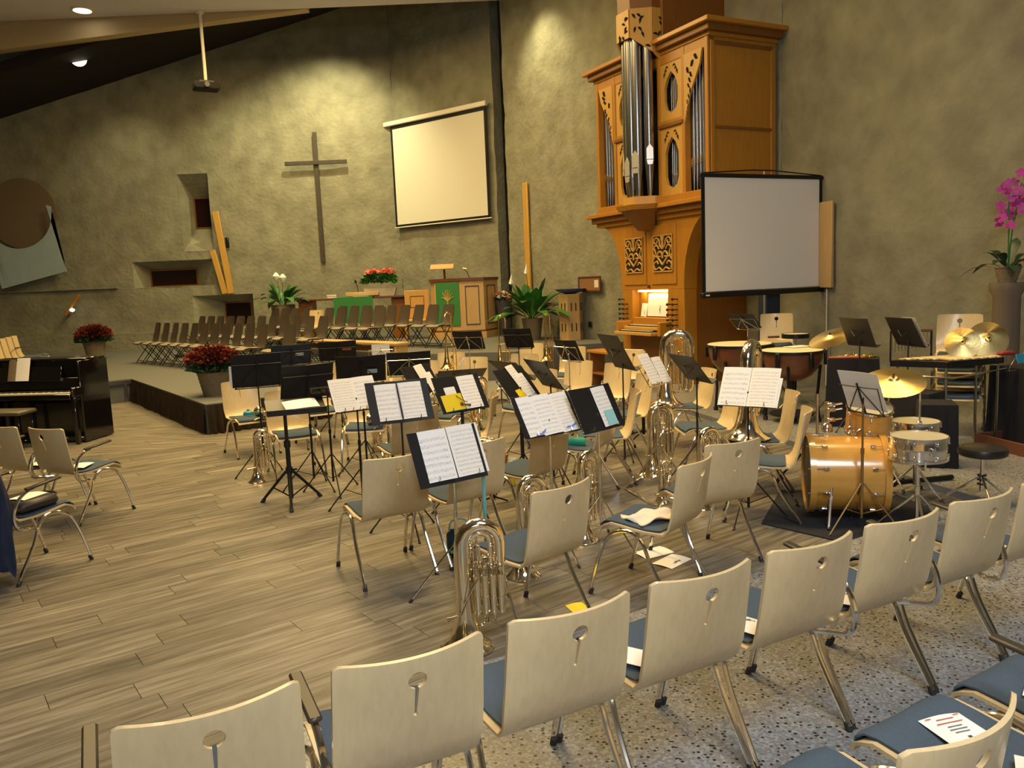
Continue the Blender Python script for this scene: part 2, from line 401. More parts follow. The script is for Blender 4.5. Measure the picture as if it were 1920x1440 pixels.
# choir stage and podium
STG, POD = 0.42, 0.60
S0, S1 = (-4.21, 10.79), (-7.09, 14.75)
stage_poly = [S0, (-2.75, 11.85), (-3.2, 14.5), (-1.9, 15.5), (-1.9, 16.0), (-9.0, 23.2), (-16, 23.2), (-16, 12.1), (-10.3, 12.1), S1]
poly_slab('floor_stage', stage_poly, -0.05, STG, 'carpet')
poly_slab('floor_podium', [(-1.85, 15.35), (0.1, 15.0), (1.0, 15.9), (2.35, 16.3), (1.9, 17.4), (0.05, 20.3), (-0.5, 21.2), (-3.05, 23.2), (-9.6, 23.2)], -0.05, POD, 'carpet')
def skirt(name, a, b, z1, fold=0.10, amp=0.018, label=''):
    a = Vector((*a, 0)); b = Vector((*b, 0)); L = (b - a).length; d = (b - a) / L; n = Vector((d.y, -d.x, 0))
    m = MB(); N_ = int(L / 0.025); vs = []; fs = []; ph = 0
    for i in range(N_ + 1):
        t = i / N_; ph += 0.025 / fold * 2 * PI * R_.uniform(0.4, 1.6); p = a + d * L * t
        w = math.sin(ph) * amp * (1.1 + 0.6 * math.sin(i * 0.13))
        vs += [p + n * 0.012 + Vector((0, 0, z1)), p + n * (0.03 + w) + Vector((0, 0, z1 * 0.6)), p + n * (0.045 + 1.6 * w) + Vector((0, 0, 0.015))]
    for i in range(N_):
        for k in range(2): fs.append((i * 3 + k, i * 3 + k + 1, i * 3 + k + 4, i * 3 + k + 3))
    m.add(vs, fs); o = m.build(name, MT['skirt'], None, True, 180); return o
sk = thing('stage_skirt', 'brown gathered cloth skirt hanging along the front of the grey stage', 'skirt')
for a, b in ((S1, S0), (S0, (-2.75, 11.85))):
    o = skirt('cloth_panel', a, b, STG - 0.015); o.parent = sk
# open trestle end of the stage beside the piano
fr = thing('stage_trestle', 'grey metal stage trestle end beside the black piano', 'trestle')
d = Vector((-0.772, -0.636, 0)); c0 = Vector((*S1, 0)); n = Vector((0.636, -0.772, 0))
b = MB(); p = c0 + d * 1.2 + n * 0.03; b.box((p.x, p.y, STG - 0.05), (2.4, 0.04, 0.07), math.atan2(d.y, d.x)); b.build('rail', MT['steel'], fr)
for t in (0.12, 1.3, 2.2):
    b = MB(); p = c0 + d * t + n * 0.03; b.box((p.x, p.y, (STG - 0.08) / 2), (0.05, 0.05, STG - 0.08), math.atan2(d.y, d.x)); b.build('leg', MT['steel'], fr)

# ------------------------------------------------------------------ walls
def hnoise(a, b, s=0):
    return (math.sin(a * 1.7 + s) * math.cos(b * 2.3 + s * 2) + math.sin(a * 4.1 + b * 3.3 + s) * 0.5 + math.sin(a * 9.7 - b * 8.1 + s * 3) * 0.25) / 1.75
def wall(name, a, b, z0, z1, thick=0.35, holes=(), amp=0.025, step=0.30, parent=None):
    # a->b in plan, the room lies on the right-hand side of a->b
    a = Vector((*a, 0)); b = Vector((*b, 0)); L = (b - a).length; d = (b - a) / L; n = Vector((d.y, -d.x, 0))
    us = sorted(set([0, L] + [i * step for i in range(1, int(L / step) + 1) if i * step < L - 0.02] + [h for q in holes for h in q[:2]]))
    zs = sorted(set([z0, z1] + [z0 + i * step for i in range(1, int((z1 - z0) / step) + 1) if z0 + i * step < z1 - 0.02] + [h for q in holes for h in q[2:]]))
    vs = []; fs = []; nz = len(zs)
    for u in us:
        for z in zs:
            w = amp * hnoise(u * 1.3, z * 1.3, len(name)); eu = 0.02 * hnoise(z * 7, u) if u in (0, L) else 0
            vs.append(a + d * (u + eu) + n * w + Vector((0, 0, z)))
    for i in range(len(us) - 1):
        for k in range(nz - 1):
            um, zm = (us[i] + us[i + 1]) / 2, (zs[k] + zs[k + 1]) / 2
            if any(h[0] < um < h[1] and h[2] < zm < h[3] for h in holes): continue
            fs.append((i * nz + k, i * nz + k + 1, (i + 1) * nz + k + 1, (i + 1) * nz + k))
    m = MB(); m.add(vs, fs)
    # ends, top and rear face
    N_ = len(m.v)
    bk = [a - n * thick + Vector((0, 0, z)) for z in zs] + [b - n * thick + Vector((0, 0, z)) for z in zs]
    m.v += [tuple(v) for v in bk]; last = (len(us) - 1) * nz
    for k in range(nz - 1):
        m.f.append((k + 1, k, N_ + k, N_ + k + 1)); m.f.append((last + k, last + k + 1, N_ + nz + k + 1, N_ + nz + k))
    if not holes: m.f.append((N_, N_ + nz, N_ + 2 * nz - 1, N_ + nz - 1))
    for i in range(len(us) - 1):
        pass
    return tag(m.build(name, MT['plaster'], parent, True, 50), kind='structure')
YB = 23.3
def hx(x0, x1, z0, z1): return (x0 + 16.5, x1 + 16.5, z0, z1)
niches = [((-9.30, -8.44, 3.18, 5.36), (-9.12, -8.55, 3.86, 4.75), 0.60), ((-10.83, -8.50, 2.19, 2.94), (-10.55, -9.15, 2.21, 2.71), 0.50), ((-9.19, -7.42, 0.92, 1.90), (-8.44, -7.63, 0.97, 1.68), 0.50)]
wall('wall_back', (-16.5, YB), (-3.05, YB), 0, 11.5, 0.3, [hx(*o) for o, i, d in niches])
for k, (o, i, dp) in enumerate(niches):
    m = MB(); O = [(o[0], YB, o[2]), (o[1], YB, o[2]), (o[1], YB, o[3]), (o[0], YB, o[3])]; I = [(i[0], YB + dp, i[2]), (i[1], YB + dp, i[2]), (i[1], YB + dp, i[3]), (i[0], YB + dp, i[3])]
    m.add(O + I, [(q, (q + 1) % 4, 4 + (q + 1) % 4, 4 + q) for q in range(4)])
    w = tag(m.build('window_%d' % (k + 1), MT['plaster'], smooth=False), kind='structure')
    m = MB(); m.box(((i[0] + i[1]) / 2, YB + dp + 0.02, (i[2] + i[3]) / 2), (i[1] - i[0], 0.03, i[3] - i[2])); m.build('pane', mat('night_glass', (0.016, 0.006, 0.006), 0.12) if k == 0 else MT['night_glass'], w, False)
    m = MB(); t = 0.035; cx = (i[0] + i[1]) / 2; cz = (i[2] + i[3]) / 2
    for zz in (i[2] + t / 2, i[3] - t / 2): m.box((cx, YB + dp - 0.005, zz), (i[1] - i[0], 0.05, t))
    for xx in (i[0] + t / 2, i[1] - t / 2): m.box((xx, YB + dp - 0.005, cz), (t, 0.05, i[3] - i[2] - 2 * t))
    m.build('window_frame', MT['oak_dark'], w, False)
FA = Vector((-3.05, 23.3)); fd = Vector((0.79, -0.61)).normalized(); FE = FA + fd * 3.62
wall('wall_fold', (FA.x, FA.y), (FE.x, FE.y), 0, 11.5)
WA, WB, WC = (0.085, 20.24), (4.55, 13.3), (6.0, 9.6)
wall('wall_organ', WA, WB, 0, 11.5, 0.45)
wc2 = Vector(WC) + (Vector(WC) - Vector(WB)).normalized() * 9
wall('wall_right', WB, (wc2.x, wc2.y), 0, 11.5)
wall('wall_recess', (-0.75, 22.6), (1.2, 21.6), 0, 11.5)
wall('wall_left', (-16.5, -4), (-16.5, YB), 0, 11.5)
wall('wall_rear', (11, -6), (-16.5, -6), 0, 11.5, step=1.0)
# low plinth along the foot of the rear wall
m = MB(); m.box((-12.6, YB - 0.16, 0.66), (7.8, 0.32, 0.5)); tag(m.build('baseboard_back', MT['plaster'], smooth=False), kind='structure')
m = MB(); m.box((-13.9, YB - 0.05, 2.23), (5.2, 0.10, 0.03)); tag(m.build('trim_2', MT['plaster'], smooth=False), kind='structure')

# ------------------------------------------------------------------ ceiling
CZ = 8.70
m = MB(); m.box((-3, 7.1, CZ + 0.15), (30, 26.4, 0.30)); tag(m.build('ceiling', MT['ceiling_white'], smooth=False), kind='structure')
m = MB(); m.add([(-18, 20.32, CZ - 1.15), (-4.6, 20.32, CZ - 0.0), (-4.6, 20.32, CZ + 0.3), (-18, 20.32, CZ + 0.3), (-18, 20.62, CZ - 1.15), (-4.6, 20.62, CZ - 0.0), (-4.6, 20.62, CZ + 0.3), (-18, 20.62, CZ + 0.3)],
                ((0, 1, 2, 3), (4, 7, 6, 5), (0, 4, 5, 1), (3, 2, 6, 7), (0, 3, 7, 4), (1, 5, 6, 2)))
tag(m.build('trim_3', MT['fascia'], smooth=False), kind='structure')
m = MB()
def roofz(x): return 9.68 + (x + 4.306) * (9.68 - 7.09) / (14.14 - 4.306)
m.add([(-18, 20.62, roofz(-18)), (2, 20.62, roofz(2)), (2, 24, roofz(2)), (-18, 24, roofz(-18)), (-18, 20.62, roofz(-18) + 0.3), (2, 20.62, roofz(2) + 0.3), (2, 24, roofz(2) + 0.3), (-18, 24, roofz(-18) + 0.3)],
      ((0, 3, 2, 1), (4, 5, 6, 7), (0, 1, 5, 4), (1, 2, 6, 5), (2, 3, 7, 6), (3, 0, 4, 7)))
tag(m.build('ceiling_roof', MT['roof_dark'], smooth=False), kind='structure')
# ------------------------------------------------------------------ stacking chair of bent beech ply on chrome legs
def chair_shell():
    # profile of the ply in the yz plane, top of back -> seat -> rolled front lip
    P = [(-0.140, 0.850), (-0.137, 0.835), (-0.122, 0.780), (-0.098, 0.700), (-0.071, 0.610), (-0.043, 0.530), (-0.014, 0.472), (0.022, 0.438), (0.075, 0.425), (0.14, 0.424), (0.22, 0.430), (0.30, 0.440), (0.37, 0.446), (0.415, 0.440), (0.445, 0.420), (0.458, 0.395)]
    nx = 28; th = 0.012; vs = []; fs = []
    def wid(i):
        t = i / (len(P) - 1); return 0.212 + 0.010 * math.sin(t * PI) + (0.006 if i < 6 else 0) - (0.012 if i > 13 else 0)
    for side in (0, 1):
        for i, (y, z) in enumerate(P):
            a = P[max(i - 1, 0)]; b = P[min(i + 1, len(P) - 1)]; ty, tz = b[0] - a[0], b[1] - a[1]; l = math.hypot(ty, tz)
            ny, nzz = tz / l, -ty / l          # towards the rear / underside
            for k in range(nx + 1):
                u = 2 * k / nx - 1; w = wid(i)
                dz = -0.010 * (max(0.0, abs(u) - 0.90) / 0.10) ** 2 if i == 0 else 0
                curve = (0.064 * (z - 0.44) / 0.41 if i < 8 else 0) * (u * u)     # the back wraps forward
                dish = (0.012 if 7 < i < 13 else 0) * u * u
                vs.append((u * w, y + curve + ny * th * side, z + dz + dish + nzz * th * side))
    n1 = len(P) * (nx + 1)
    for i in range(len(P) - 1):
        for k in range(nx):
            q = i * (nx + 1) + k
            fs.append((q, q + 1, q + nx + 2, q + nx + 1)); fs.append((n1 + q, n1 + q + nx + 1, n1 + q + nx + 2, n1 + q + 1))
    for k in range(nx):
        fs.append((k, n1 + k, n1 + k + 1, k + 1)); q = (len(P) - 1) * (nx + 1) + k; fs.append((q, q + 1, n1 + q + 1, n1 + q))
    for i in range(len(P) - 1):
        q = i * (nx + 1); fs.append((q, q + nx + 1, n1 + q + nx + 1, n1 + q)); q += nx; fs.append((q, n1 + q, n1 + q + nx + 1, q + nx + 1))
    m = MB(); m.add(vs, fs); me = m.mesh('shell', MT['beech'])
    # keyhole cut-out: round hole and tapering slot
    so = link('tmp_shell', me); c = MB(); mm = RM(PI / 2 + 0.22)
    c.cyl((0, -0.30, 0.775), (0, 0.12, 0.775), 0.027, n=24); c1 = link('tmp_cut', c.mesh('cut', None))
    c = MB(); c.prism([(-0.0035, 0.665), (0.0035, 0.665), (0.006, 0.76), (-0.006, 0.76)], -0.12, 0.30, frame(Vector((1, 0, 0)), Vector((0, 0, 1)), Vector((0, -1, 0)))); c.cyl((0, -0.30, 0.662), (0, 0.12, 0.662), 0.0065, n=10)
    c2 = link('tmp_cut2', c.mesh('cut2', None))
    for cc in (c1, c2):
        md = so.modifiers.new('b', 'BOOLEAN'); md.operation = 'DIFFERENCE'; md.object = cc; md.solver = 'EXACT'
        if cc is c2: md.use_self = True
    dg = bpy.context.evaluated_depsgraph_get(); dg.update()
    res = bpy.data.meshes.new_from_object(so.evaluated_get(dg)); res.name = 'shell'
    for t in (so, c1, c2): bpy.data.objects.remove(t)
    res.polygons.foreach_set('use_smooth', [True] * len(res.polygons)); res.set_sharp_from_angle(angle=rad(35))
    if not res.materials: res.materials.append(MT['beech'])
    return res
SHELL = chair_shell()
def pad_mesh():
    P = [(0.045, 0.436), (0.075, 0.428), (0.14, 0.426), (0.22, 0.432), (0.30, 0.442), (0.37, 0.448), (0.412, 0.443), (0.440, 0.422), (0.446, 0.408)]
    nx = 10; vs = []; fs = []; th = 0.014
    for side in (0, 1):
        for i, (y, z) in enumerate(P):
            a = P[max(i - 1, 0)]; b = P[min(i + 1, len(P) - 1)]; ty, tz = b[0] - a[0], b[1] - a[1]; l = math.hypot(ty, tz); ny, nz = -tz / l, ty / l
            e = min(1.0, i / 1.0, (len(P) - 1 - i) / 1.0)
            for k in range(nx + 1):
                u = 2 * k / nx - 1; h = th * side * (0.35 + 0.65 * min(1, e)) * (0.45 if abs(u) > 0.95 else 1.0)
                vs.append((u * 0.196, y + ny * h, z + 0.002 + nz * h + 0.010 * u * u))
    n1 = len(P) * (nx + 1)
    for i in range(len(P) - 1):
        for k in range(nx):
            q = i * (nx + 1) + k; fs.append((q, q + nx + 1, q + nx + 2, q + 1)); fs.append((n1 + q, n1 + q + 1, n1 + q + nx + 2, n1 + q + nx + 1))
    for k in range(nx):
        fs.append((k, k + 1, n1 + k + 1, n1 + k)); q = (len(P) - 1) * (nx + 1) + k; fs.append((q, n1 + q, n1 + q + 1, q + 1))
    for i in range(len(P) - 1):
        q = i * (nx + 1); fs.append((q, n1 + q, n1 + q + nx + 1, q + nx + 1)); q += nx; fs.append((q, q + nx + 1, n1 + q + nx + 1, n1 + q))
    m = MB(); m.add(vs, fs); return m.mesh('seat_pad', MT['pad'])
PAD = pad_mesh()
LEGM = {}
for s in (-1, 1):
    m = MB(); m.tube([(s * 0.225, 0.24, 0.425), (s * 0.235, 0.30, 0.418), (s * 0.242, 0.37, 0.375), (s * 0.246, 0.43, 0.25), (s * 0.25, 0.50, 0.02)], 0.0115, 8, smooth=3); LEGM[s, 'f'] = m.mesh('leg', MT['chrome'])
    m = MB(); m.tube([(s * 0.225, 0.245, 0.425), (s * 0.23, 0.19, 0.412), (s * 0.238, 0.135, 0.36), (s * 0.243, 0.08, 0.24), (s * 0.25, -0.06, 0.02)], 0.0115, 8, smooth=3); LEGM[s, 'r'] = m.mesh('leg', MT['chrome'])
    m = MB(); m.cyl((s * 0.25, 0.50, 0.0), (s * 0.2475, 0.487, 0.035), 0.0145, 0.014, 10); LEGM[s, 'fc'] = m.mesh('foot_cap', MT['rubber'])
    m = MB(); m.cyl((s * 0.25, -0.06, 0.0), (s * 0.2475, -0.047, 0.035), 0.0145, 0.014, 10); LEGM[s, 'rc'] = m.mesh('foot_cap', MT['rubber'])
    m = MB(); m.tube([(s * 0.225, 0.10, 0.37), (s * 0.268, 0.04, 0.375), (s * 0.278, -0.035, 0.40), (s * 0.280, -0.055, 0.48), (s * 0.280, -0.02, 0.575), (s * 0.280, 0.04, 0.625), (s * 0.280, 0.10, 0.64)], 0.0115, 8, smooth=4); LEGM[s, 'at'] = m.mesh('arm_tube', MT['chrome'])
    m = MB(); m.bbox((s * 0.280, 0.175, 0.662), (0.040, 0.26, 0.018), 0.006, m=RM(0.11)); LEGM[s, 'ap'] = m.mesh('armrest', MT['arm_wood'])
m = MB(); m.tube([(-0.225, 0.20, 0.413), (0.225, 0.20, 0.413)], 0.010, 8); m.tube([(-0.225, 0.29, 0.417), (0.225, 0.29, 0.417)], 0.010, 8); CROSS = m.mesh('cross_bar', MT['chrome'])
def chair(loc, yaw, label, group=None, arms=(), cat='chair', pad=True):
    t = thing('beech_chair', label, cat, loc, yaw, group)
    link('shell', SHELL, t)
    if pad: link('seat_pad', PAD, t)
    for s in (-1, 1):
        for e in 'fr':
            l = link('leg', LEGM[s, e], t); link('foot_cap', LEGM[s, e + 'c'], l)
    link('cross_bar', CROSS, t)
    for s in arms:
        a = link('arm_tube', LEGM[s, 'at'], t); link('armrest', LEGM[s, 'ap'], a)
    return t
# rows of the audience in the foreground, on the terrazzo
rowA = Vector((-0.816, 1.919)); rstep = Vector((0.4653, 0.2493)); ry = rad(27.6)
G_ = 'row of beech chairs in the foreground'
fl = ['beech chair cut off at the lower left corner, armrests on both sides', 'pale beech chair back directly left of the front euphonium bell', 'beech chair with dark keyhole, in front of the tall euphonium',
      'beech chair whose keyhole shows an orange patch', 'beech chair in front row with two clef programmes, left of the bass drum', 'beech chair in front row directly before the snare drum, arm loop on its right',
      'beech chair in front row before the round drum stool', 'rightmost beech chair of the front row, cut by the right edge']
for i in range(8):
    p = rowA + rstep * i
    chair((p.x, p.y, TZ), ry + rad((-0.5, -1, 0, 0, 0, -0.5, 0.3, 0)[i]), fl[i], G_, arms=((-1, 1), (), (), (), (1,), (1,), (), (-1,))[i])
# second, nearer row at the lower right
for i, (x, y, lb, ar) in enumerate(((0.914, 1.707, 'beech chair back at the bottom edge, right of centre, seat just below it', ()), (1.387, 1.964, 'blue-padded chair at the lower right holding a printed programme', (1,)), (1.83, 2.22, 'blue-padded chair at the right edge beside a dark armrest', ()))):
    chair((x, y, TZ), rad(31), lb, 'nearer row of chairs at the lower right', arms=ar)
# chairs of the band, turned towards the conductor
CEN = Vector((-1.9, 7.2))
def face(x, y, c=CEN):
    f = c - Vector((x, y)); return math.atan2(-f.x, f.y)
GB = 'band chairs around the conductor'
band = [
 (-0.796, 5.010, 29.5, 'band chair beside open aisle, back left of the nearest two-page music stand'),
 (-0.290, 5.343, 36.3, 'band chair behind the teal-strapped music stand, keyhole hidden by the sheet'),
 (0.180, 4.104, 42.3, 'band chair with dark keyhole standing between two euphoniums'),
 (0.972, 4.541, 52.2, 'band chair turned left with a crumpled cream cloth on its seat'),
 (1.350, 5.013, 24.4, 'band chair back with pale keyhole, left of the bass drum'),
 (0.760, 6.840, 62, 'band chair with a green cushion roll on its seat'),
 (0.225, 5.980, 48, 'band chair behind the wide sheet with blue ink at its foot'),
 (-0.900, 7.000, 30, 'band chair back under the spiral music book'),
 (0.84, 10.35, 'f', 'band chair facing us with a dark keyhole, right of the trombones'),
 (1.26, 9.75, 'f', 'band chair turned left with pale slot, left of the large tuba'),
 (1.36, 8.52, 104, 'narrow edge-on band chair near the organ bench'),
 (1.06, 7.40, 88, 'narrow edge-on band chair left of the standing euphonium'),
 (2.13, 8.85, 97, 'band chair turned left in front of the organ side'),
 (2.06, 7.60, 92, 'band chair turned left hidden behind the large white music sheet'),
 (2.36, 6.90, 82, 'band chair turned left, edge seen right of the tuba bell'),
 (2.14, 6.02, 72, 'band chair turned left, rightmost before the bass drum'),
 (-0.28, 7.55, 92, 'narrow edge-on band chair beside the silver horn in the middle'),
 (-0.57, 11.45, 'f', 'wide band chair back with dark keyhole behind the left trombone'),
 (-0.95, 12.4, 'f', 'band chair back just behind the left trombone, partly hidden'),
 (0.17, 11.65, 'f', 'band chair back below the plain black stand, right of the middle trombone'),
 (0.33, 13.6, 'f', 'band chair peeking out right of the upper black stand'),
 (0.96, 12.6, 'f', 'band chair behind the small tilted black stand near the organ bench'),
 (1.72, 11.5, 'f', 'band chair half hidden behind the black stand before the organ keys'),
 (-2.02, 12.3, 'f', 'band chair behind the folding stand with a lone white page'),
 (-3.02, 10.95, 'f', 'band chair under the navy folder near the stage skirt'),
 (-1.52, 9.70, 'f', 'band chair behind the wire-braced black stand in the centre'),
 (-1.25, 11.2, 'f', 'band chair back in the gap between two black folders'),
 (-3.28, 9.58, -145, 'band chair at the stage corner holding a blue plunger mute'),
 (-2.41, 8.43, -154, 'band chair behind the black conductor desk, front edge toward us'),
 (-2.52, 9.98, -150, 'band chair behind the big black folder, grey seat showing'),
 (-1.62, 8.72, -175, 'band chair with a brass cornet on its grey seat'),
 (-0.62, 9.2, 'f', 'band chair behind the almost flat black music desk'),
 (0.33, 9.5, 'f', 'band chair behind the crossed pair of black stands'),
 (-2.72, 11.35, 'f', 'band chair behind the black folder with a red label'),
]
BAND = {}
for x, y, yw, lb in band:
    BAND[lb] = chair((x, y, 0), face(x, y) if yw == 'f' else rad(yw), lb, GB)
# chairs with armrests on the left aisle
GL = 'aisle chairs on the left with armrests'
ya = rad(-24.5); ax = Vector((math.cos(ya), math.sin(ya))); fy = Vector((-ax.y, ax.x))
o1 = Vector((-3.72, 6.555)) - ax * 0.25 + fy * 0.06; o3 = Vector((-3.394, 5.18)) - ax * 0.25 + fy * 0.06
chair((o1.x, o1.y, 0), ya, 'honey-coloured aisle chair with a white leaflet, nearest to the piano', GL, arms=(-1, 1))
o2 = o1 - ax * 0.56 - fy * 0.02; chair((o2.x, o2.y, 0), ya, 'honey-coloured aisle chair at the left edge, half cut off', GL, arms=(-1, 1))
chair((o3.x, o3.y, 0), ya, 'aisle chair draped with a dark blue jacket', GL, arms=(-1, 1))
# far row on the stage, left edge
ORD = ['nearest', 'second', 'third', 'fourth', 'fifth', 'sixth', 'seventh', 'eighth', 'ninth', 'tenth', 'eleventh', 'twelfth', 'farthest']
for i in range(5):
    chair((-8.86 - i * 0.20, 13.7 + i * 0.50, STG), rad(-68), 'yellowish wooden chair behind the piano at the left edge, ' + ORD[i] + ' of its row', 'row of wooden chairs on the stage behind the piano', arms=(-1,) if i == 2 else ())
# stacked chairs behind the percussion
LV = ('lowest chair', 'second chair from the floor', 'third chair from the floor')
for i in range(4):
    chair((3.80 + i * 0.004, 11.35, TZ + i * 0.13), rad(162), LV[i] + ' of the stack behind the kettledrums' if i < 3 else 'topmost chair of the stack behind the kettledrums, red clip on its back', 'chair stack behind the kettledrums')
    chair((4.95, 8.72 + i * 0.004, TZ + i * 0.145), rad(150), LV[i] + ' of the stack behind the xylophone' if i < 3 else 'topmost chair of the stack behind the xylophone, facing us', 'chair stack behind the xylophone')
for i in range(2):
    chair((5.75, 8.55, TZ + i * 0.13), rad(118), ('lower of two stacked chairs at the right edge', 'upper of two stacked chairs at the right edge under a flat black case')[i], 'two stacked chairs at the right edge')
# ------------------------------------------------------------------ music stands, folders and sheets
LEGS3 = {}
def tripod(mb_list, hub, rad_, r, foot=True):
    pass
def music_stand(label, pos, yaw, tilt, style='wire', w=0.46, h=0.30, front=1, group='music stands of the band', floor_z=0.0, metal='chrome', turn=0.5, pole=None):
    x, y, z = pos; t = thing('music_stand', label, 'music stand', (x, y, floor_z), yaw, group)
    M_ = MT[metal]; MP = MT[pole or metal]; zc = z - floor_z; v = Vector((0, math.cos(tilt), math.sin(tilt))); u = Vector((1, 0, 0))
    nf = u.cross(v) * front            # printed side
    c = Vector((0, 0, zc)); back = -nf
    lo = c - v * (h / 2)
    if style == 'plate':
        m = MB(); fm = frame(u, v, u.cross(v)); m.bbox(c + back * 0.010, (w, h, 0.006), 0.003, m=fm); m.build('desk_plate', M_, t)
        m = MB(); m.bbox(lo + nf * 0.022, (w, 0.008, 0.06), 0.003, m=fm); m.build('ledge', M_, t)
        m = MB(); m.tube([c + back * 0.015 - u * 0.09 + v * 0.02, c + back * 0.06 - v * 0.03, c + back * 0.015 + u * 0.09 + v * 0.02], 0.006, 6); m.build('bracket', M_, t)
    else:
        m = MB(); m.tube([lo - u * w * 0.46 + back * 0.01, lo + u * w * 0.46 + back * 0.01], 0.006, 6)
        for s in (-1, 1): m.tube([lo + u * s * w * 0.30 + back * 0.01, lo + u * s * w * 0.30 + nf * 0.045, lo + u * s * w * 0.30 + nf * 0.045 + v * 0.02], 0.003, 6)
        m.build('ledge', M_, t)
        hub_ = c + v * h * 0.22 + back * 0.015
        for s in (-1, 1):
            m = MB(); m.tube([hub_, lo + u * s * w * 0.44 + back * 0.012], 0.004, 6); m.build('brace', M_, t)
            m = MB(); m.tube([hub_, c + v * h * 0.22 + u * s * w * 0.48 + back * 0.012], 0.004, 6); m.build('arm', M_, t)
            m = MB(); m.tube([c + v * h * 0.22 + u * s * w * 0.48 + back * 0.012, lo + u * s * w * 0.44 + back * 0.012], 0.0035, 6); m.build('side_wire', M_, t)
        m = MB(); m.tube([hub_ + v * 0.03, lo + back * 0.015], 0.007, 6); m.build('spine', M_, t)
    pb = lo + back * 0.045; pb = Vector((pb.x, pb.y, zc - 0.03))
    m = MB(); m.cyl((pb.x, pb.y, 0.10), (pb.x, pb.y, zc * 0.58), 0.0105, n=10); m.cyl((pb.x, pb.y, zc * 0.58), (pb.x, pb.y, zc - 0.06), 0.0075, n=10); m.cyl((pb.x, pb.y, zc * 0.57), (pb.x, pb.y, zc * 0.61), 0.014, n=10); m.build('pole', MP, t)
    m = MB(); m.tube([(pb.x, pb.y, zc - 0.06), tuple(pb), tuple(c + back * 0.015 - v * 0.05)], 0.007, 6); m.build('neck', M_, t)
    for k in range(3):
        a = turn + k * 2 * PI / 3; d = Vector((math.cos(a), math.sin(a), 0)); p = Vector((pb.x, pb.y, 0))
        m = MB(); m.tube([p + Vector((0, 0, 0.36)) + d * 0.01, p + d * 0.30 + Vector((0, 0, 0.008))], 0.006, 6); m.tube([p + Vector((0, 0, 0.13)), p + d * 0.15 + Vector((0, 0, 0.19))], 0.004, 6)
        l = m.build('leg', MP, t)
        m = MB(); m.cyl(p + d * 0.285 + Vector((0, 0, 0.02)), p + d * 0.305 + Vector((0, 0, 0.0)), 0.009, n=8); m.build('foot_cap', MT['rubber'], l)
    return dict(c=Vector((x, y, z)), yaw=yaw, tilt=tilt, front=front, w=w, h=h, back=back)
PAGE = {}
def page_mesh(w, h, m, th=0.0012):
    k = (round(w, 3), round(h, 3), m)
    if k not in PAGE:
        b = MB(); n = 6; vs = []; fs = []
        for i in range(n + 1):
            x = (i / n - 0.5) * w; zz = 0.006 * math.sin(i / n * PI)
            vs += [(x, -h / 2, zz), (x, h / 2, zz), (x, -h / 2, zz - th), (x, h / 2, zz - th)]
        for i in range(n):
            a = i * 4; fs += [(a, a + 4, a + 5, a + 1), (a + 2, a + 3, a + 7, a + 6), (a, a + 2, a + 6, a + 4), (a + 1, a + 5, a + 7, a + 3)]
        fs += [(0, 1, 3, 2), (n * 4, n * 4 + 2, n * 4 + 3, n * 4 + 1)]
        b.add(vs, fs); PAGE[k] = b.mesh('page', MT[m])
    return PAGE[k]
def desk_mat(st, off=0.0, dx=0.0, dy=0.0, roll=0.0, printed=1):
    # matrix of a sheet lying on the printed side of a desk; local z = out of the page
    ca, sa = math.cos(st['yaw']), math.sin(st['yaw'])
    u = Vector((ca, sa, 0)); nn = Vector((-sa, ca, 0)); v = nn * math.cos(st['tilt']) + Vector((0, 0, 1)) * math.sin(st['tilt'])
    if st['front'] < 0: u = -u
    n = u.cross(v); c = st['c'] + u * dx + v * dy + n * off
    if roll:
        u, v = u * math.cos(roll) + v * math.sin(roll), -u * math.sin(roll) + v * math.cos(roll)
    return Matrix(((u.x, v.x, n.x, c.x), (u.y, v.y, n.y, c.y), (u.z, v.z, n.z, c.z), (0, 0, 0, 1)))
def sheet(st, label, pages, off=0.012, name='sheet_music', cat='sheet music', group=None):
    # pages: (dx, dy, w, h, material, roll)
    t = thing(name, label, cat, group=group); t.matrix_world = desk_mat(st, off)
    for i, (dx, dy, w, h, m, ro) in enumerate(pages):
        o = link('page', page_mesh(w, h, m), t); o.location = (dx, dy, 0.002 * i); o.rotation_euler = (0, 0, ro)
    return t
def folder(st, label, w, h, m='folder_black', off=0.004, dx=0.0, dy=0.0, roll=0.0, fold=0.06, group='open folders on the music stands', labels=()):
    t = thing('music_folder', label, 'folder', group=group); t.matrix_world = desk_mat(st, off, dx, dy, roll)
    for s in (-1, 1):
        b = MB(); b.bbox((s * w / 4, 0, 0), (w / 2 - 0.004, h, 0.004), 0.0015); o = b.build('cover', MT[m], t); o.rotation_euler = (0, -s * fold, 0); o.location = (0, 0, 0.0)
    b = MB(); b.box((0, 0, -0.002), (0.012, h, 0.003)); b.build('spine', MT[m], t)
    for (lx, ly, lw, lh, lm) in labels:
        b = MB(); b.box((lx, ly, -0.009), (lw, lh, 0.002)); b.build('label_sticker', MT[lm], t)
    return t
S = {}
def st(key, label, pos, yaw, tilt, **k): S[key] = music_stand(label, pos, rad(yaw), rad(tilt), **k); return S[key]
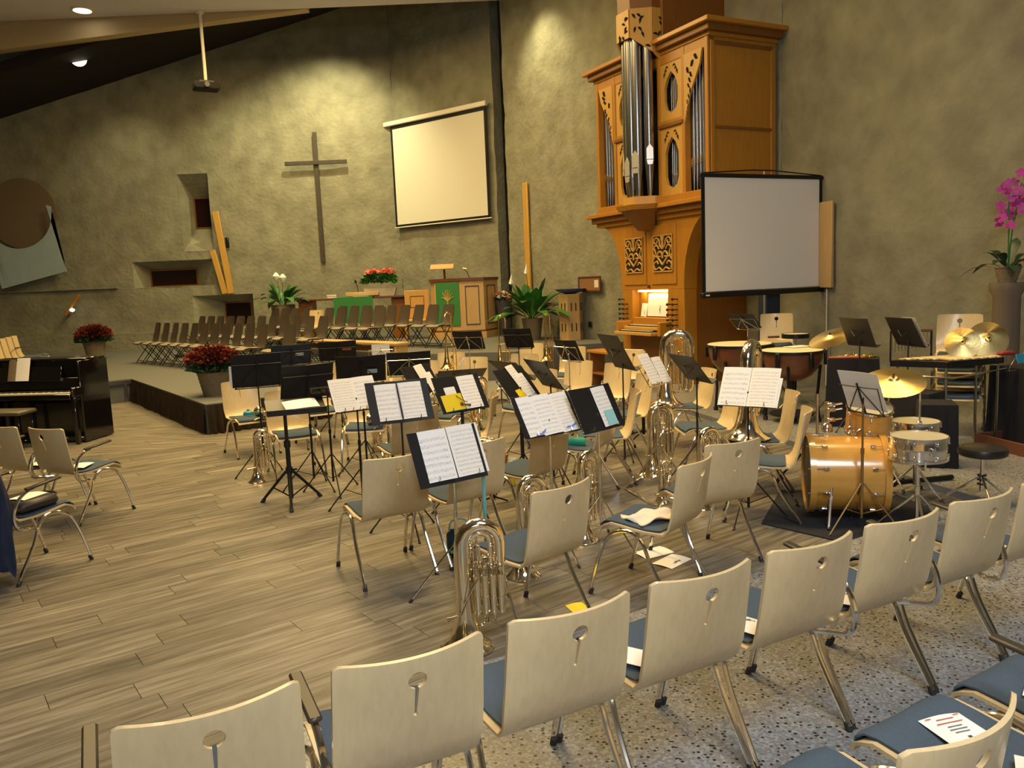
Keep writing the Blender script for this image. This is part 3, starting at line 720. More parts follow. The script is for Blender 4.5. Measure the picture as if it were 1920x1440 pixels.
# --- stands whose pages face us
st(1, 'nearest music stand, chrome, holding two bright pages, teal strap hanging', (-0.385, 4.66, 0.905), 36, 66)
folder(S[1], 'black folder of the nearest music stand', 0.475, 0.335, dx=-0.03, dy=-0.012)
sheet(S[1], 'two bright pages on the nearest music stand', [(-0.111, 0, 0.218, 0.31, 'sheet_c', 0), (0.113, 0.002, 0.22, 0.312, 'sheet_b', 0.01)], 0.014)
st(2, 'black stand carrying the spiral-bound music book', (-0.87, 6.03, 1.03), 25, 63, metal='black_metal')
folder(S[2], 'dark grey folder behind the spiral-bound music book', 0.50, 0.34)
t = sheet(S[2], 'spiral-bound music book open on a black stand', [(-0.108, 0, 0.205, 0.295, 'sheet_c', 0), (0.108, 0, 0.205, 0.295, 'sheet_a', 0)], 0.014, 'spiral_music_book', 'music book')
b = MB()
for i in range(26): b.tube([(0.012 * math.cos(a), -0.13 + i * 0.0104, 0.004 + 0.009 * math.sin(a)) for a in (2 * PI * q / 8 for q in range(8))], 0.0011, 4, closed=True)
b.build('spiral_binding', MT['black_metal'], t)
b = MB(); b.box((-0.195, 0.05, -0.003), (0.03, 0.06, 0.002)); b.build('tab', MT['yellow_print'], t)
st(3, 'black stand with two pages clipped at the bottom, left of the spiral book', (-1.35, 6.74, 1.01), 33, 60, metal='black_metal', w=0.44)
sheet(S[3], 'pair of pages on the stand left of the spiral book', [(-0.105, 0, 0.21, 0.297, 'sheet_b', 0), (0.10, 0.003, 0.205, 0.297, 'sheet_c', 0.02)])
b = MB()
for s in (-0.06, 0.0, 0.06): b.tube([(s, -0.160, 0.0), (s, -0.155, 0.02), (s + 0.012, -0.13, 0.02)], 0.003, 5)
o = b.build('page_clip', MT['black_metal']); tag(o, 'black wire page clips at the foot of the left pair of pages', 'clip'); o.matrix_world = desk_mat(S[3], 0.01)
st(17, 'black stand with yellow booklet and a single page', (-0.44, 6.56, 1.00), 38, 60, metal='black_metal')
folder(S[17], 'black folder under the yellow booklet', 0.47, 0.33)
sheet(S[17], 'single page beside the yellow booklet', [(0.115, 0.002, 0.21, 0.297, 'sheet_a', 0.0)], 0.014)
t = sheet(S[17], 'yellow booklet printed with a dark flower on a black folder', [(-0.10, -0.075, 0.20, 0.145, 'yellow_print', 0.03)], 0.018, 'yellow_booklet', 'booklet')
b = MB(); b.tube([(-0.06, -0.02, 0.008), (-0.01, -0.07, 0.009), (0.03, -0.09, 0.008)], 0.003, 5, smooth=3); b.tube([(-0.02, -0.105, 0.008), (0.05, -0.12, 0.008)], [0.004, 0.010], 5); b.lathe([(0.0, 0), (0.018, 0.001), (0.012, 0.004), (0, 0.004)], 10, (-0.03, -0.10, 0.007)); b.build('flower_print', MT['wood_red'], t)
sheet(S[17], 'white slip standing behind the yellow booklet', [(-0.10, 0.02, 0.13, 0.09, 'programme', 0.03)], 0.012, 'paper_slip', 'paper')
sheet(S[17], 'blue booklet peeking out left of the yellow booklet', [(-0.115, -0.08, 0.20, 0.145, 'blue_cup', 0.03)], 0.010, 'blue_booklet', 'booklet')
st(20, 'stand with two long pages and a yellow card, behind the widest sheet', (0.03, 7.06, 1.00), 55, 52, metal='black_metal')
folder(S[20], 'black folder under two long pages in the middle of the band', 0.46, 0.33)
sheet(S[20], 'two long pages, one stamped with a dark treble clef', [(0.06, 0.04, 0.12, 0.297, 'sheet_b', 0.10), (0.10, -0.04, 0.15, 0.25, 'sheet_c', 0.06)], 0.014)
sheet(S[20], 'yellow card half hidden under the long pages', [(-0.02, -0.11, 0.12, 0.09, 'yellow_print', 0.05)], 0.011, 'yellow_card', 'card')
st(21, 'chrome stand with the widest sheet, blue ink along its foot', (0.22, 5.38, 0.99), 32, 57)
t = sheet(S[21], 'widest sheet of music with blue ink splashes at its lower edge', [(-0.155, 0, 0.155, 0.297, 'sheet_c', 0.06), (0.0, 0.0, 0.16, 0.30, 'sheet_a', 0.06), (0.155, 0.0, 0.155, 0.297, 'sheet_b', 0.06)])
for i, (cx, cy, l) in enumerate(((-0.10, -0.135, 0.10), (0.16, -0.115, 0.11))):
    b = MB(); pts = [(cx - l / 2, cy - 0.012), (cx - l / 4, cy + 0.004), (cx, cy), (cx + l * 0.2, cy + 0.014), (cx + l / 2, cy + 0.028), (cx + l * 0.4, cy + 0.008), (cx + l * 0.1, cy - 0.010)]
    b.prism(pts[::-1], 0.0095, 0.0105); b.build('ink_print', MT['blue_ink'], t)
folder(S[21], 'dark backing board behind the widest sheet', 0.48, 0.31, off=0.002)
st(22, 'chrome stand with black folder and a cyan note on the page', (0.58, 5.55, 0.99), 45, 64)
folder(S[22], 'black folder with one page and a cyan note', 0.46, 0.33)
t = sheet(S[22], 'page with a cyan note on the right half of the black folder', [(0.10, 0.004, 0.17, 0.297, 'sheet_a', 0.02)], 0.014)
b = MB(); b.box((0.105, -0.085, 0.009), (0.10, 0.11, 0.001)); b.build('note', MT['cyan_paper'], t)
st(23, 'stand with two slanted pages in front of the large tuba', (1.30, 7.21, 1.06), 52, 60)
sheet(S[23], 'two slanted pages with a clef emblem before the large tuba', [(-0.085, 0.015, 0.19, 0.297, 'sheet_a', 0.0), (0.10, -0.02, 0.17, 0.26, 'sheet_c', -0.03)])
st(25, 'music stand with the big white double page, right of centre', (1.81, 6.00, 1.03), -36, 60, metal='black_metal', w=0.48)
sheet(S[25], 'big white double page right of centre', [(0.135, -0.035, 0.21, 0.24, 'paper', -0.03), (-0.112, 0, 0.22, 0.318, 'sheet_c', 0), (0.112, 0, 0.22, 0.318, 'sheet_b', 0.0)])
st(30, 'half hidden stand with slanted pages right of the spiral book', (-0.92, 7.94, 0.97), 58, 58, metal='black_metal')
folder(S[30], 'dark folder right of the spiral book', 0.46, 0.32)
sheet(S[30], 'slanted pages right of the spiral book', [(0.06, 0.05, 0.14, 0.22, 'sheet_b', 0.08), (0.13, -0.06, 0.13, 0.24, 'sheet_a', 0.05)], 0.014)
# --- stands seen from behind
BK = [
 (5, 'black stand nearest to the stage corner, white page peeking out', (-2.61, 8.12, 1.11), 20, 106, 0.50, 0.36, 'folder_black', 'black_metal', ()),
 (6, 'stand with the navy folder bearing white lines', (-2.79, 10.10, 1.10), 20, 116, 0.50, 0.29, 'folder_navy', 'black_metal', ((-0.10, 0.02, 0.10, 0.012, 'paper'), (-0.10, -0.005, 0.10, 0.012, 'paper'))),
 (7, 'stand with a black folder carrying a dim red label', (-2.32, 10.65, 1.08), 13, 117, 0.50, 0.30, 'folder_black', 'black_metal', ((-0.12, 0.03, 0.12, 0.03, 'print_red'),)),
 (8, 'stand with the big black folder behind the conductor desk', (-1.94, 7.51, 1.04), 30, 113, 0.50, 0.36, 'folder_black', 'black_metal', ()),
 (9, 'stand with a black folder carrying a pale blue card', (-1.51, 7.95, 1.09), 12, 122, 0.50, 0.33, 'folder_black', 'black_metal', ((-0.11, -0.02, 0.10, 0.05, 'mural_blue'),)),
 (10, 'chrome wire stand with black folder in the centre', (-1.16, 8.98, 1.03), 10, 115, 0.50, 0.30, 'folder_black', 'chrome', ()),
 (12, 'chrome wire stand with black folder right of the left trombone', (-0.60, 11.34, 1.10), -20, 117, 0.46, 0.30, 'folder_black', 'chrome', ()),
 (13, 'stand with a plain black folder right of the middle trombone', (0.11, 11.63, 1.08), -26, 114, 0.46, 0.32, 'folder_black', 'black_metal', ()),
 (14, 'small tilted black stand with a chrome edge near the organ bench', (0.67, 9.37, 1.07), -55, 117, 0.42, 0.28, 'folder_black', 'chrome', ()),
]
for k, lb, pos, yw, tl, w, h, fm, mm, labs in BK:
    st(k, lb, pos, yw, tl, front=-1, w=w, h=h, metal=mm, turn=0.9)
    folder(S[k], 'back of the ' + {5: 'black folder nearest to the stage corner', 6: 'navy folder with white lines', 7: 'black folder with a dim red label', 8: 'big black folder behind the conductor desk', 9: 'black folder with a pale blue card', 10: 'black folder on the central chrome stand', 12: 'black folder right of the left trombone', 13: 'plain black folder right of the middle trombone', 14: 'small black folder near the organ bench'}[k], w, h, fm, labels=labs, off=0.012, fold=0.05)
sheet(S[5], 'white page peeking out beside the black folder at the stage corner', [(0.22, -0.05, 0.10, 0.22, 'paper', 0)], 0.02)
for k, lb, pos, yw, tl, w, h in ((15, 'tall black desk stand in front of the organ keys', (1.04, 7.75, 1.19), -72, 119, 0.46, 0.40), (18, 'black desk stand leaning over the long pages', (0.0, 8.0, 1.03), -52, 140, 0.46, 0.31),
                                 (19, 'black desk stand seen nearly edge-on in the middle', (0.29, 7.0, 1.09), -68, 126, 0.46, 0.32), (16, 'almost flat black music desk behind the yellow booklet', (-0.52, 8.15, 1.00), 12, 158, 0.50, 0.30),
                                 (24, 'black desk stand seen edge-on in front of the large tuba', (1.62, 7.15, 1.07), -74, 128, 0.46, 0.32)):
    st(k, lb, pos, yw, tl, style='plate', front=-1, w=w, h=h, metal='desk_black', turn=0.3)
st(11, 'folding stand with a lone white page before the wooden bench', (-1.75, 10.7, 1.02), 5, 100, front=-1, w=0.34, h=0.26)
sheet(S[11], 'lone white page before the wooden bench', [(0, 0.02, 0.24, 0.22, 'paper', 0)])
st(27, 'left of two black desk stands behind the cymbals, against the wall', (3.91, 8.91, 1.19), -74, 112, style='plate', front=-1, w=0.46, h=0.35, metal='desk_black', floor_z=TZ)
st(28, 'right of two black desk stands behind the cymbals, white paper edge', (4.20, 8.43, 1.21), -82, 117, style='plate', front=-1, w=0.46, h=0.35, metal='desk_black', floor_z=TZ)
sheet(S[28], 'white sheet on the right black desk stand behind the cymbals', [(-0.14, 0.0, 0.22, 0.34, 'paper', 0)])
st(26, 'tilted chrome-rimmed desk stand above the kettledrums', (3.29, 11.15, 1.22), -58, 133, front=-1, w=0.46, h=0.30, floor_z=TZ)
folder(S[26], 'dark folder on the tilted stand above the kettledrums', 0.44, 0.28, 'desk_black', off=0.01)
st(29, 'folding stand at the drum kit, dark wires crossing a pale page', (2.48, 5.58, 1.01), -68, 112, front=-1, w=0.36, h=0.30, metal='black_metal', pole='bronze_dull')
sheet(S[29], 'pale blank page at the drum kit seen through stand wires', [(0, 0.02, 0.36, 0.30, 'paper', 0)])
# conductor's heavy stand
t = thing('conductor_stand', 'heavy black conductor stand with tripod base and flat desk', 'music stand', (-2.04, 7.02, 0), rad(20))
m = MB(); m.cyl((0, 0, 0.05), (0, 0, 0.55), 0.021, n=12); m.cyl((0, 0, 0.55), (0, 0, 0.84), 0.016, n=12); m.cyl((0, 0, 0.52), (0, 0, 0.58), 0.030, n=12); m.build('pole', MT['black_metal'], t)
m = MB(); m.cyl((0, 0, 0.28), (0, 0, 0.34), 0.032, n=12); m.tube([(0.03, 0, 0.31), (0.07, 0, 0.31)], 0.009, 6); m.build('collar', MT['black_metal'], t)
for k in range(3):
    a = rad(-95 + 120 * k); d = Vector((math.cos(a), math.sin(a), 0))
    m = MB(); m.tube([d * 0.03 + Vector((0, 0, 0.30)), d * 0.30 + Vector((0, 0, 0.012))], 0.013, 8); m.tube([d * 0.02 + Vector((0, 0, 0.07)), d * 0.17 + Vector((0, 0, 0.14))], 0.007, 6); l = m.build('leg', MT['black_metal'], t)
    m = MB(); m.cyl(d * 0.275 + Vector((0, 0, 0.03)), d * 0.305 + Vector((0, 0, 0)), 0.018, n=8); m.build('foot_cap', MT['rubber'], l)
dm = RM(0.25); m = MB(); m.bbox((0.10, 0.06, 0.875), (0.52, 0.36, 0.012), 0.004, m=dm); m.build('desk_plate', MT['desk_black'], t)
m = MB(); m.bbox((0.10, -0.115, 0.850), (0.52, 0.012, 0.055), 0.004, m=dm); m.build('ledge', MT['desk_black'], t)
m = MB(); m.tube([(0, 0, 0.80), (0, 0.0, 0.85), (0.06, 0.03, 0.868)], 0.014, 8); m.build('tilt_joint', MT['black_metal'], t)
p = tag(link('sheet_music', page_mesh(0.30, 0.21, 'paper')), 'plain white sheet on the flat conductor desk', 'sheet music')
p.matrix_world = Matrix.Translation((-2.04, 7.02, 0)) @ Matrix.Rotation(rad(20), 4, 'Z') @ Matrix.Translation((0.15, 0.07, 0.889)) @ dm.to_4x4() @ Matrix.Rotation(0.12, 4, 'Z')
# second, slim black tripod just right of the conductor stand
st('c2', 'slim black stand with a closed desk right of the conductor stand', (-1.72, 7.35, 0.99), 25, 150, style='plate', front=-1, w=0.30, h=0.12, metal='black_metal')
# ------------------------------------------------------------------ brass instruments
BR = {}
def horn_proto(kind, h, w, R, r1, m, nv=3):
    # instrument standing on its bell: outer loop in the xz plane, valves in the middle
    M_ = MT[m]; parts = []
    xb, xr = -w / 2, w / 2; rb = w / 2; top = h - rb - r1
    b = MB(); prof = [(0.0, R), (0.006, R * 1.0), (0.02, R * 0.86), (0.05, R * 0.66), (0.10, R * 0.49), (0.18, R * 0.38), (0.28, R * 0.31)]
    pts = [(xb, 0, z) for z, _ in prof]; rr = [q for _, q in prof]
    b.tube(pts, rr, 20, caps=False); b.tube([(xb + R * math.cos(t), R * math.sin(t), 0.004) for t in (2 * PI * k / 28 for k in range(28))], 0.004, 6, closed=True)
    parts.append(('bell', b.mesh('bell', M_)))
    b = MB(); pts = [(xb, 0, 0.28), (xb, 0, 0.28 + (top - 0.28) * 0.5), (xb, 0, top)]; rr = [R * 0.31, r1 * 1.25, r1 * 1.1]
    for k in range(1, 8):
        a = PI - PI * k / 8; pts.append((rb * math.cos(a), 0, top + rb * math.sin(a))); rr.append(r1 * (1.1 - 0.03 * k))
    pts += [(xr, 0, top), (xr, 0, h * 0.5), (xr, 0, 0.22)]; rr += [r1 * 0.85, r1 * 0.7, r1 * 0.6]
    for k in range(1, 6):
        a = -PI * k / 6; rr2 = w * 0.17; pts.append((xr - rr2 + rr2 * math.cos(a), 0, 0.22 + rr2 * math.sin(a))); rr.append(r1 * 0.55)
    pts += [(xr - w * 0.34, 0, 0.22), (xr - w * 0.34, 0, h * 0.42)]; rr += [r1 * 0.5, r1 * 0.45]
    b.tube(pts, rr, 14); parts.append(('main_bow', b.mesh('main_bow', M_)))
    rv = min(0.018, w * 0.085)
    ri = w * 0.27; zi = h * 0.80
    b = MB(); P = [(-ri, 0.02, h * 0.34), (-ri, 0.02, zi)] + [(ri * math.cos(PI - PI * k / 8), 0.02, zi + ri * math.sin(PI - PI * k / 8)) for k in range(1, 8)] + [(ri, 0.02, zi), (ri, 0.02, h * 0.24)]
    b.tube(P, r1 * 0.42, 10); parts.append(('inner_bow', b.mesh('inner_bow', M_)))
    for i in range(nv):
        x = -w * 0.16 + i * rv * 2.5; b = MB(); z0 = h * 0.30
        b.cyl((x, -0.045, z0), (x, -0.045, z0 + h * 0.26), rv, n=12); b.cyl((x, -0.045, z0 + h * 0.10), (x, -0.045, z0 + h * 0.11), rv * 1.2, n=12); b.cyl((x, -0.045, z0 - 0.012), (x, -0.045, z0), rv * 1.15, n=12); b.cyl((x, -0.045, z0 + h * 0.26), (x, -0.045, z0 + h * 0.28), rv * 1.15, n=12)
        parts.append(('valve', b.mesh('valve', M_), [('valve_button', MB().cyl((x, -0.045, z0 + h * 0.28), (x, -0.045, z0 + h * 0.33), 0.003, n=6).cyl((x, -0.045, z0 + h * 0.33), (x, -0.045, z0 + h * 0.335), rv * 0.8, n=10).mesh('valve_button', M_))]))
    for i, (x0, x1, z0, z1, y) in enumerate(((-w * 0.20, -w * 0.04, h * 0.50, h * 0.80, 0.0), (0.02 * w, w * 0.20, h * 0.42, h * 0.70, 0.015), (-w * 0.24, w * 0.06, h * 0.16, h * 0.40, 0.012), (w * 0.10, w * 0.30, h * 0.20, h * 0.50, -0.02), (-w * 0.30, -w * 0.10, h * 0.60, h * 0.88, 0.02))):
        b = MB(); rl = abs(x1 - x0) / 2; xm = (x0 + x1) / 2; up = i != 2
        P = [(x0, y, z0 if up else z1)]
        for k in range(9):
            a = PI - PI * k / 8; P.append((xm + rl * math.cos(a), y, (z1 - rl + rl * math.sin(a)) if up else (z0 + rl - rl * math.sin(a))))
        P.append((x1, y, z0 if up else z1)); b.tube(P, 0.0085 if w > 0.2 else 0.006, 8)
        parts.append(('tubing_loop', b.mesh('tubing_loop', M_)))
    b = MB(); b.tube([(xb - r1 * 0.6, -0.06, h * 0.30), (xb + 0.02, -0.07, h * 0.45), (0, -0.06, h * 0.62), (w * 0.1, -0.03, h * 0.66)], 0.006, 8, smooth=4); parts.append(('leadpipe', b.mesh('leadpipe', M_)))
    d = Vector((-0.75, -0.25, -0.1)).normalized(); p = Vector((xb - r1 * 0.6, -0.06, h * 0.30)); b = MB(); b.tube([p, p + d * 0.05, p + d * 0.085], [0.005, 0.007, 0.013], 10); parts.append(('mouthpiece', b.mesh('mouthpiece', M_)))
    b = MB()
    for z in (h * 0.36, h * 0.62, h * 0.78): b.tube([(xb, 0, z), (xb + w * 0.25, -0.02, z)], 0.0035, 6); b.tube([(xr, 0, z), (xr - w * 0.25, -0.01, z)], 0.0035, 6)
    parts.append(('brace', b.mesh('brace', M_)))
    BR[kind] = parts
def horn(kind, name, label, loc, rz, group=None, cat=None):
    t = thing(name, label, cat or name.replace('_', ' '), loc, rz, group)
    for p in BR[kind]:
        o = link(p[0], p[1], t)
        for q in (p[2] if len(p) > 2 else ()): link(q[0], q[1], o)
    return t
horn_proto('euph', 0.70, 0.195, 0.142, 0.038, 'silver_brass', 4)
horn_proto('bari', 0.67, 0.165, 0.115, 0.027, 'silver_brass', 3)
horn_proto('tenor', 0.54, 0.125, 0.095, 0.018, 'silver_brass', 3)
horn_proto('tuba', 0.86, 0.27, 0.195, 0.055, 'silver_brass', 4)
horn_proto('cornet', 0.36, 0.085, 0.062, 0.010, 'silver_brass', 3)
GE = 'silver brass instruments stood on their bells'
horn('euph', 'euphonium', 'silver euphonium on its bell behind the front row, largest in view', (-0.20, 4.00, 0), rad(8), GE)
horn('bari', 'baritone_horn', 'silver baritone horn behind the chair with the dark keyhole', (0.10, 5.02, 0), rad(20), GE)
horn('bari', 'baritone_horn', 'silver baritone horn left of the chair with the cream cloth', (0.545, 5.70, 0), rad(35), GE)
horn('euph', 'euphonium', 'silver euphonium on its bell in the middle, cable beside it', (1.42, 7.55, 0), rad(10), GE)
horn('bari', 'baritone_horn', 'silver horn mostly hidden behind the chair left of the bass drum', (1.60, 6.40, 0), rad(20), GE)
horn('tenor', 'tenor_horn', 'slim brass tenor horn standing left of the conductor stand', (-2.56, 7.93, 0), rad(15), GE)
horn('tuba', 'tuba', 'tuba on a chair in front of the organ, round bow on top', (1.85, 8.78, 0.462), rad(-12), GE)
horn('tuba', 'tuba', 'tuba on a chair behind the big white double page', (2.13, 6.98, 0.462), rad(55), GE)
horn('cornet', 'cornet', 'cornet on its bell under the chair with the brass cornet, left one', (-1.58, 9.12, 0), rad(30), GE)
horn('cornet', 'cornet', 'cornet on its bell right of the slim black stand', (-1.36, 9.16, 0), rad(-30), GE)
horn('tenor', 'tenor_horn', 'silver tenor horn in the middle beside a chair edge', (-0.32, 7.95, 0.44), rad(20), GE)
horn('cornet', 'cornet', 'brass cornet behind the seat with the cream cloth', (1.27, 6.56, 0), rad(10), GE)
t = horn('cornet', 'cornet', 'brass cornet lying on a grey seat left of the spiral book', (-1.52, 8.40, 0.52), 0, GE); t.rotation_euler = (rad(88), 0, rad(70))
t = horn('cornet', 'cornet', 'gold cornet lying below the yellow booklet', (-0.52, 6.95, 0.52), 0, GE); t.rotation_euler = (rad(88), 0, rad(80))
# trombones bell-down on floor stands
def trombone(label, loc, rz, bz=0.62, top=1.42):
    t = thing('trombone', label, 'trombone', loc, rz, 'gold trombones on floor stands'); g = MT['gold_brass']
    b = MB(); prof = [(0.0, 0.105), (0.012, 0.092), (0.04, 0.066), (0.09, 0.045), (0.18, 0.030), (0.32, 0.021)]
    b.tube([(0, 0, bz + z) for z, _ in prof], [r for _, r in prof], 18, caps=False); b.tube([(0.105 * math.cos(a), 0.105 * math.sin(a), bz) for a in (2 * PI * k / 24 for k in range(24))], 0.003, 5, closed=True); b.build('bell', g, t)
    b = MB(); P = [(0, 0, bz + 0.32), (0, 0, top - 0.05)] + [(0.05 - 0.05 * math.cos(PI * k / 8), 0, top - 0.05 + 0.05 * math.sin(PI * k / 8)) for k in range(1, 8)] + [(0.10, 0, top - 0.05), (0.10, 0, bz + 0.42)]
    b.tube(P, 0.0105, 8); b.build('tuning_bow', g, t)
    b = MB(); P = [(0.10, 0, bz + 0.44), (0.10, 0, 0.16)] + [(0.125 - 0.025 * math.cos(PI * k / 6), 0, 0.16 - 0.025 * math.sin(PI * k / 6)) for k in range(1, 6)] + [(0.15, 0, 0.16), (0.15, 0, bz + 0.40)]
    b.tube(P, 0.0065, 8); b.build('slide', MT['gold_brass'], t)
    for z in (bz + 0.22, bz + 0.34, bz + 0.06):
        b = MB(); b.tube([(0.0, 0, z), (0.15, 0, z)], 0.0045, 6); b.build('stay', g, t)
    s = thing('trombone_stand', label.replace('gold trombone', 'black stand holding the trombone'), 'instrument stand', loc, rz, 'black floor stands under the trombones')
    b = MB(); b.cyl((0, 0, 0.06), (0, 0, bz - 0.01), 0.010, n=8); b.build('pole', MT['black_metal'], s)
    b = MB(); b.lathe([(0.0, 0), (0.055, 0), (0.03, 0.03), (0.012, 0.06)], 12, (0, 0, bz - 0.012)); b.build('bell_rest', MT['black_metal'], s)
    for k in range(3):
        a = k * 2 * PI / 3 + 0.4; b = MB(); b.tube([(0, 0, 0.10), (0.24 * math.cos(a), 0.24 * math.sin(a), 0.01)], 0.008, 6); b.build('leg', MT['black_metal'], s)
    return t
trombone('gold trombone in front of the green pulpit cloth, leftmost of three', (-0.95, 11.75, 0), rad(25), 0.68, 1.50)
trombone('gold trombone left of the plain black stand, middle of three', (-0.17, 12.3, 0), rad(10), 0.62, 1.40)
trombone('gold trombone under the peace lily pot, rightmost of three', (0.58, 12.9, 0), rad(40), 0.62, 1.38)
# saxophone leaning by the chair row
t = thing('saxophone', 'gold saxophone standing among the chairs right of the yellow booklet', 'saxophone', (-0.20, 6.75, 0.0), rad(35)); g = MT['gold_brass']
b = MB(); P = [(0.10, 0, 0.42), (0.09, 0, 0.30), (0.06, 0, 0.20), (0.0, 0, 0.16), (-0.05, 0, 0.22), (-0.09, 0, 0.40), (-0.14, 0, 0.62), (-0.18, 0, 0.80)]
b.tube(P, [0.062, 0.046, 0.040, 0.036, 0.030, 0.024, 0.018, 0.012], 12, smooth=3, caps=False); b.build('body', g, t)
b = MB(); b.tube([(-0.18, 0, 0.80), (-0.19, 0, 0.84), (-0.16, 0, 0.87), (-0.11, 0, 0.86)], 0.010, 8, smooth=4); b.build('neck', g, t)
b = MB(); b.tube([(-0.11, 0, 0.86), (-0.05, 0, 0.84)], [0.012, 0.008], 8); b.build('mouthpiece', MT['rubber'], t)
for i in range(9):
    f = i / 8; x = -0.06 - 0.11 * f; z = 0.26 + 0.48 * f; b = MB(); b.cyl((x, -0.035, z), (x, -0.043, z), 0.015 - 0.006 * f, n=10); b.tube([(x, -0.036, z), (x - 0.02, -0.02, z + 0.02)], 0.003, 5); b.build('key', g, t)
b = MB(); b.tube([(-0.07, -0.036, 0.25), (-0.165, -0.03, 0.74)], 0.0035, 6); b.build('key_rod', g, t)
b = MB(); b.cyl((0, 0, 0.0), (0, 0, 0.14), 0.01, n=8); b.tube([(-0.1, 0.05, 0.01), (0, 0, 0.06), (0.12, 0.02, 0.01)], 0.008, 6); b.tube([(0, -0.12, 0.01), (0, 0, 0.06)], 0.008, 6); o = b.build('saxophone_stand', MT['black_metal']); tag(o, 'small black stand under the gold saxophone', 'instrument stand'); o.location = (-0.20, 6.75, 0)
# ------------------------------------------------------------------ small things among the band
def tg(o, label, cat, group=None): return tag(o, label, cat, group)
b = MB(); b.lathe([(0.0, 0), (0.030, 0), (0.032, 0.01), (0.032, 0.15), (0.026, 0.175), (0.014, 0.19), (0.014, 0.2)], 16); t = thing('spray_bottle', 'bright yellow bottle with white cap on the floor among the chairs', 'bottle', (-0.04, 7.35, 0.0)); b.build('body', MT['yellow_print'], t)
b = MB(); b.cyl((0, 0, 0.2), (0, 0, 0.235), 0.018, n=12); b.box((0.02, 0, 0.245), (0.05, 0.02, 0.02)); b.build('cap', MT['white_flower'], t)
b = MB(); b.tube([(-0.11, 0, 0.05), (-0.09, 0, 0.05), (0.09, 0, 0.05), (0.11, 0, 0.05)], [0.02, 0.042, 0.042, 0.02], 14, smooth=3); o = b.build('cushion_roll', MT['teal']); tg(o, 'green roll-shaped cushion on a band chair seat', 'cushion'); o.location = (0.52, 6.93, 0.425); o.rotation_euler = (0, 0, rad(-10))
b = MB(); b.lathe([(0.0, 0.052), (0.03, 0.050), (0.055, 0.035), (0.062, 0.010), (0.064, 0.0), (0.060, 0.0), (0.052, 0.03), (0.0, 0.045)], 18, caps=False); t = thing('plunger_mute', 'blue rubber plunger mute on the chair at the stage corner', 'mute', (-3.14, 9.33, 0.475)); b.build('cup', MT['blue_cup'], t); MB().cyl((0, 0, 0.05), (0, 0, 0.065), 0.018, n=10).build('knob', MT['blue_cup'], t)
horn('cornet', 'cornet', 'brass cornet under the blue plunger mute', (-2.98, 9.36, 0.505), 0, GE).rotation_euler = (rad(86), 0, rad(30))
# cream cloth on a seat
def cloth(name, label, loc, rz, w, d, hgt, m, cat, seed=1, th=0.008):
    rr = random.Random(seed); n = 14; vs = []; fs = []
    ph = [rr.uniform(0, 6) for _ in range(6)]
    for i in range(n + 1):
        for k in range(n + 1):
            u, v = i / n - 0.5, k / n - 0.5; e = 1 + 0.12 * math.sin(7 * v + ph[0]) * (abs(u) > 0.35) + 0.1 * math.sin(6 * u + ph[1]) * (abs(v) > 0.35)
            z = hgt * (0.5 + 0.5 * math.sin(9 * u + 5 * v + ph[2])) * (0.6 + 0.4 * math.sin(11 * v + ph[3])) * (1 - 1.6 * max(abs(u), abs(v)) ** 2)
            vs.append((u * w * e, v * d * e, 0.006 + max(0.0, z)))
    N = n + 1
    for i in range(n):
        for k in range(n): fs.append((i * N + k, (i + 1) * N + k, (i + 1) * N + k + 1, i * N + k + 1))
    b = MB(); b.add(vs, fs); o = b.build(name, MT[m], None, True, 180); md = o.modifiers.new('s', 'SOLIDIFY'); md.thickness = th; md.offset = 1
    o.location = loc; o.rotation_euler = (0, 0, rz); return tag(o, label, cat)
cloth('cream_cloth', 'crumpled cream cloth on the seat of a band chair', (0.80, 4.66, 0.456), rad(30), 0.30, 0.20, 0.05, 'cloth_white', 'cloth')
cloth('patterned_bag', 'dark blue patterned scarf heaped on the floor under the widest sheet', (0.42, 6.55, 0.003), rad(20), 0.40, 0.30, 0.16, 'dark_blue_print', 'scarf', 4)
# papers on the floor and on chairs
def clef(parent, s, loc, rz=0, m='print_dark'):
    P = [(0.0, -0.42), (0.06, -0.46), (0.10, -0.38), (0.04, 0.0), (0.0, 0.38), (0.06, 0.48), (0.10, 0.36), (0.02, 0.18), (-0.10, 0.02), (-0.06, -0.16), (0.06, -0.18), (0.12, -0.06), (0.04, 0.03), (-0.02, -0.05)]
    b = MB(); b.tube([(x * s, y * s, 0) for x, y in P], 0.028 * s, 5, smooth=4); o = b.build('clef_print', MT[m], parent); o.location = loc; o.rotation_euler = (0, 0, rz); o.scale = (1, 1, 0.08); return o
def leaflet(label, loc, rz, w=0.105, h=0.148, m='programme', tilt=0.0, has_clef=False, group='printed leaflets and programmes', name='leaflet', bend=0.0):
    t = thing(name, label, 'leaflet', loc, rz, group); t.rotation_euler = (tilt, bend, rz)
    o = link('page', page_mesh(w, h, m), t); o.location = (0, 0, 0.0015)
    if has_clef: clef(t, h * 0.35, (w * 0.22, 0, 0.0085))
    return t
leaflet('white sheet with a treble clef lying on the floor under a chair', (1.02, 5.13, 0.002), rad(-45), 0.16, 0.24, 'paper', has_clef=True)
leaflet('plain white sheet on the floor under the chair with the cloth', (0.93, 5.32, 0.001), rad(-62), 0.16, 0.24, 'paper')
leaflet('white leaflet on the seat beside open aisle', (-0.93, 5.16, 0.462), rad(60), 0.10, 0.15, 'paper')
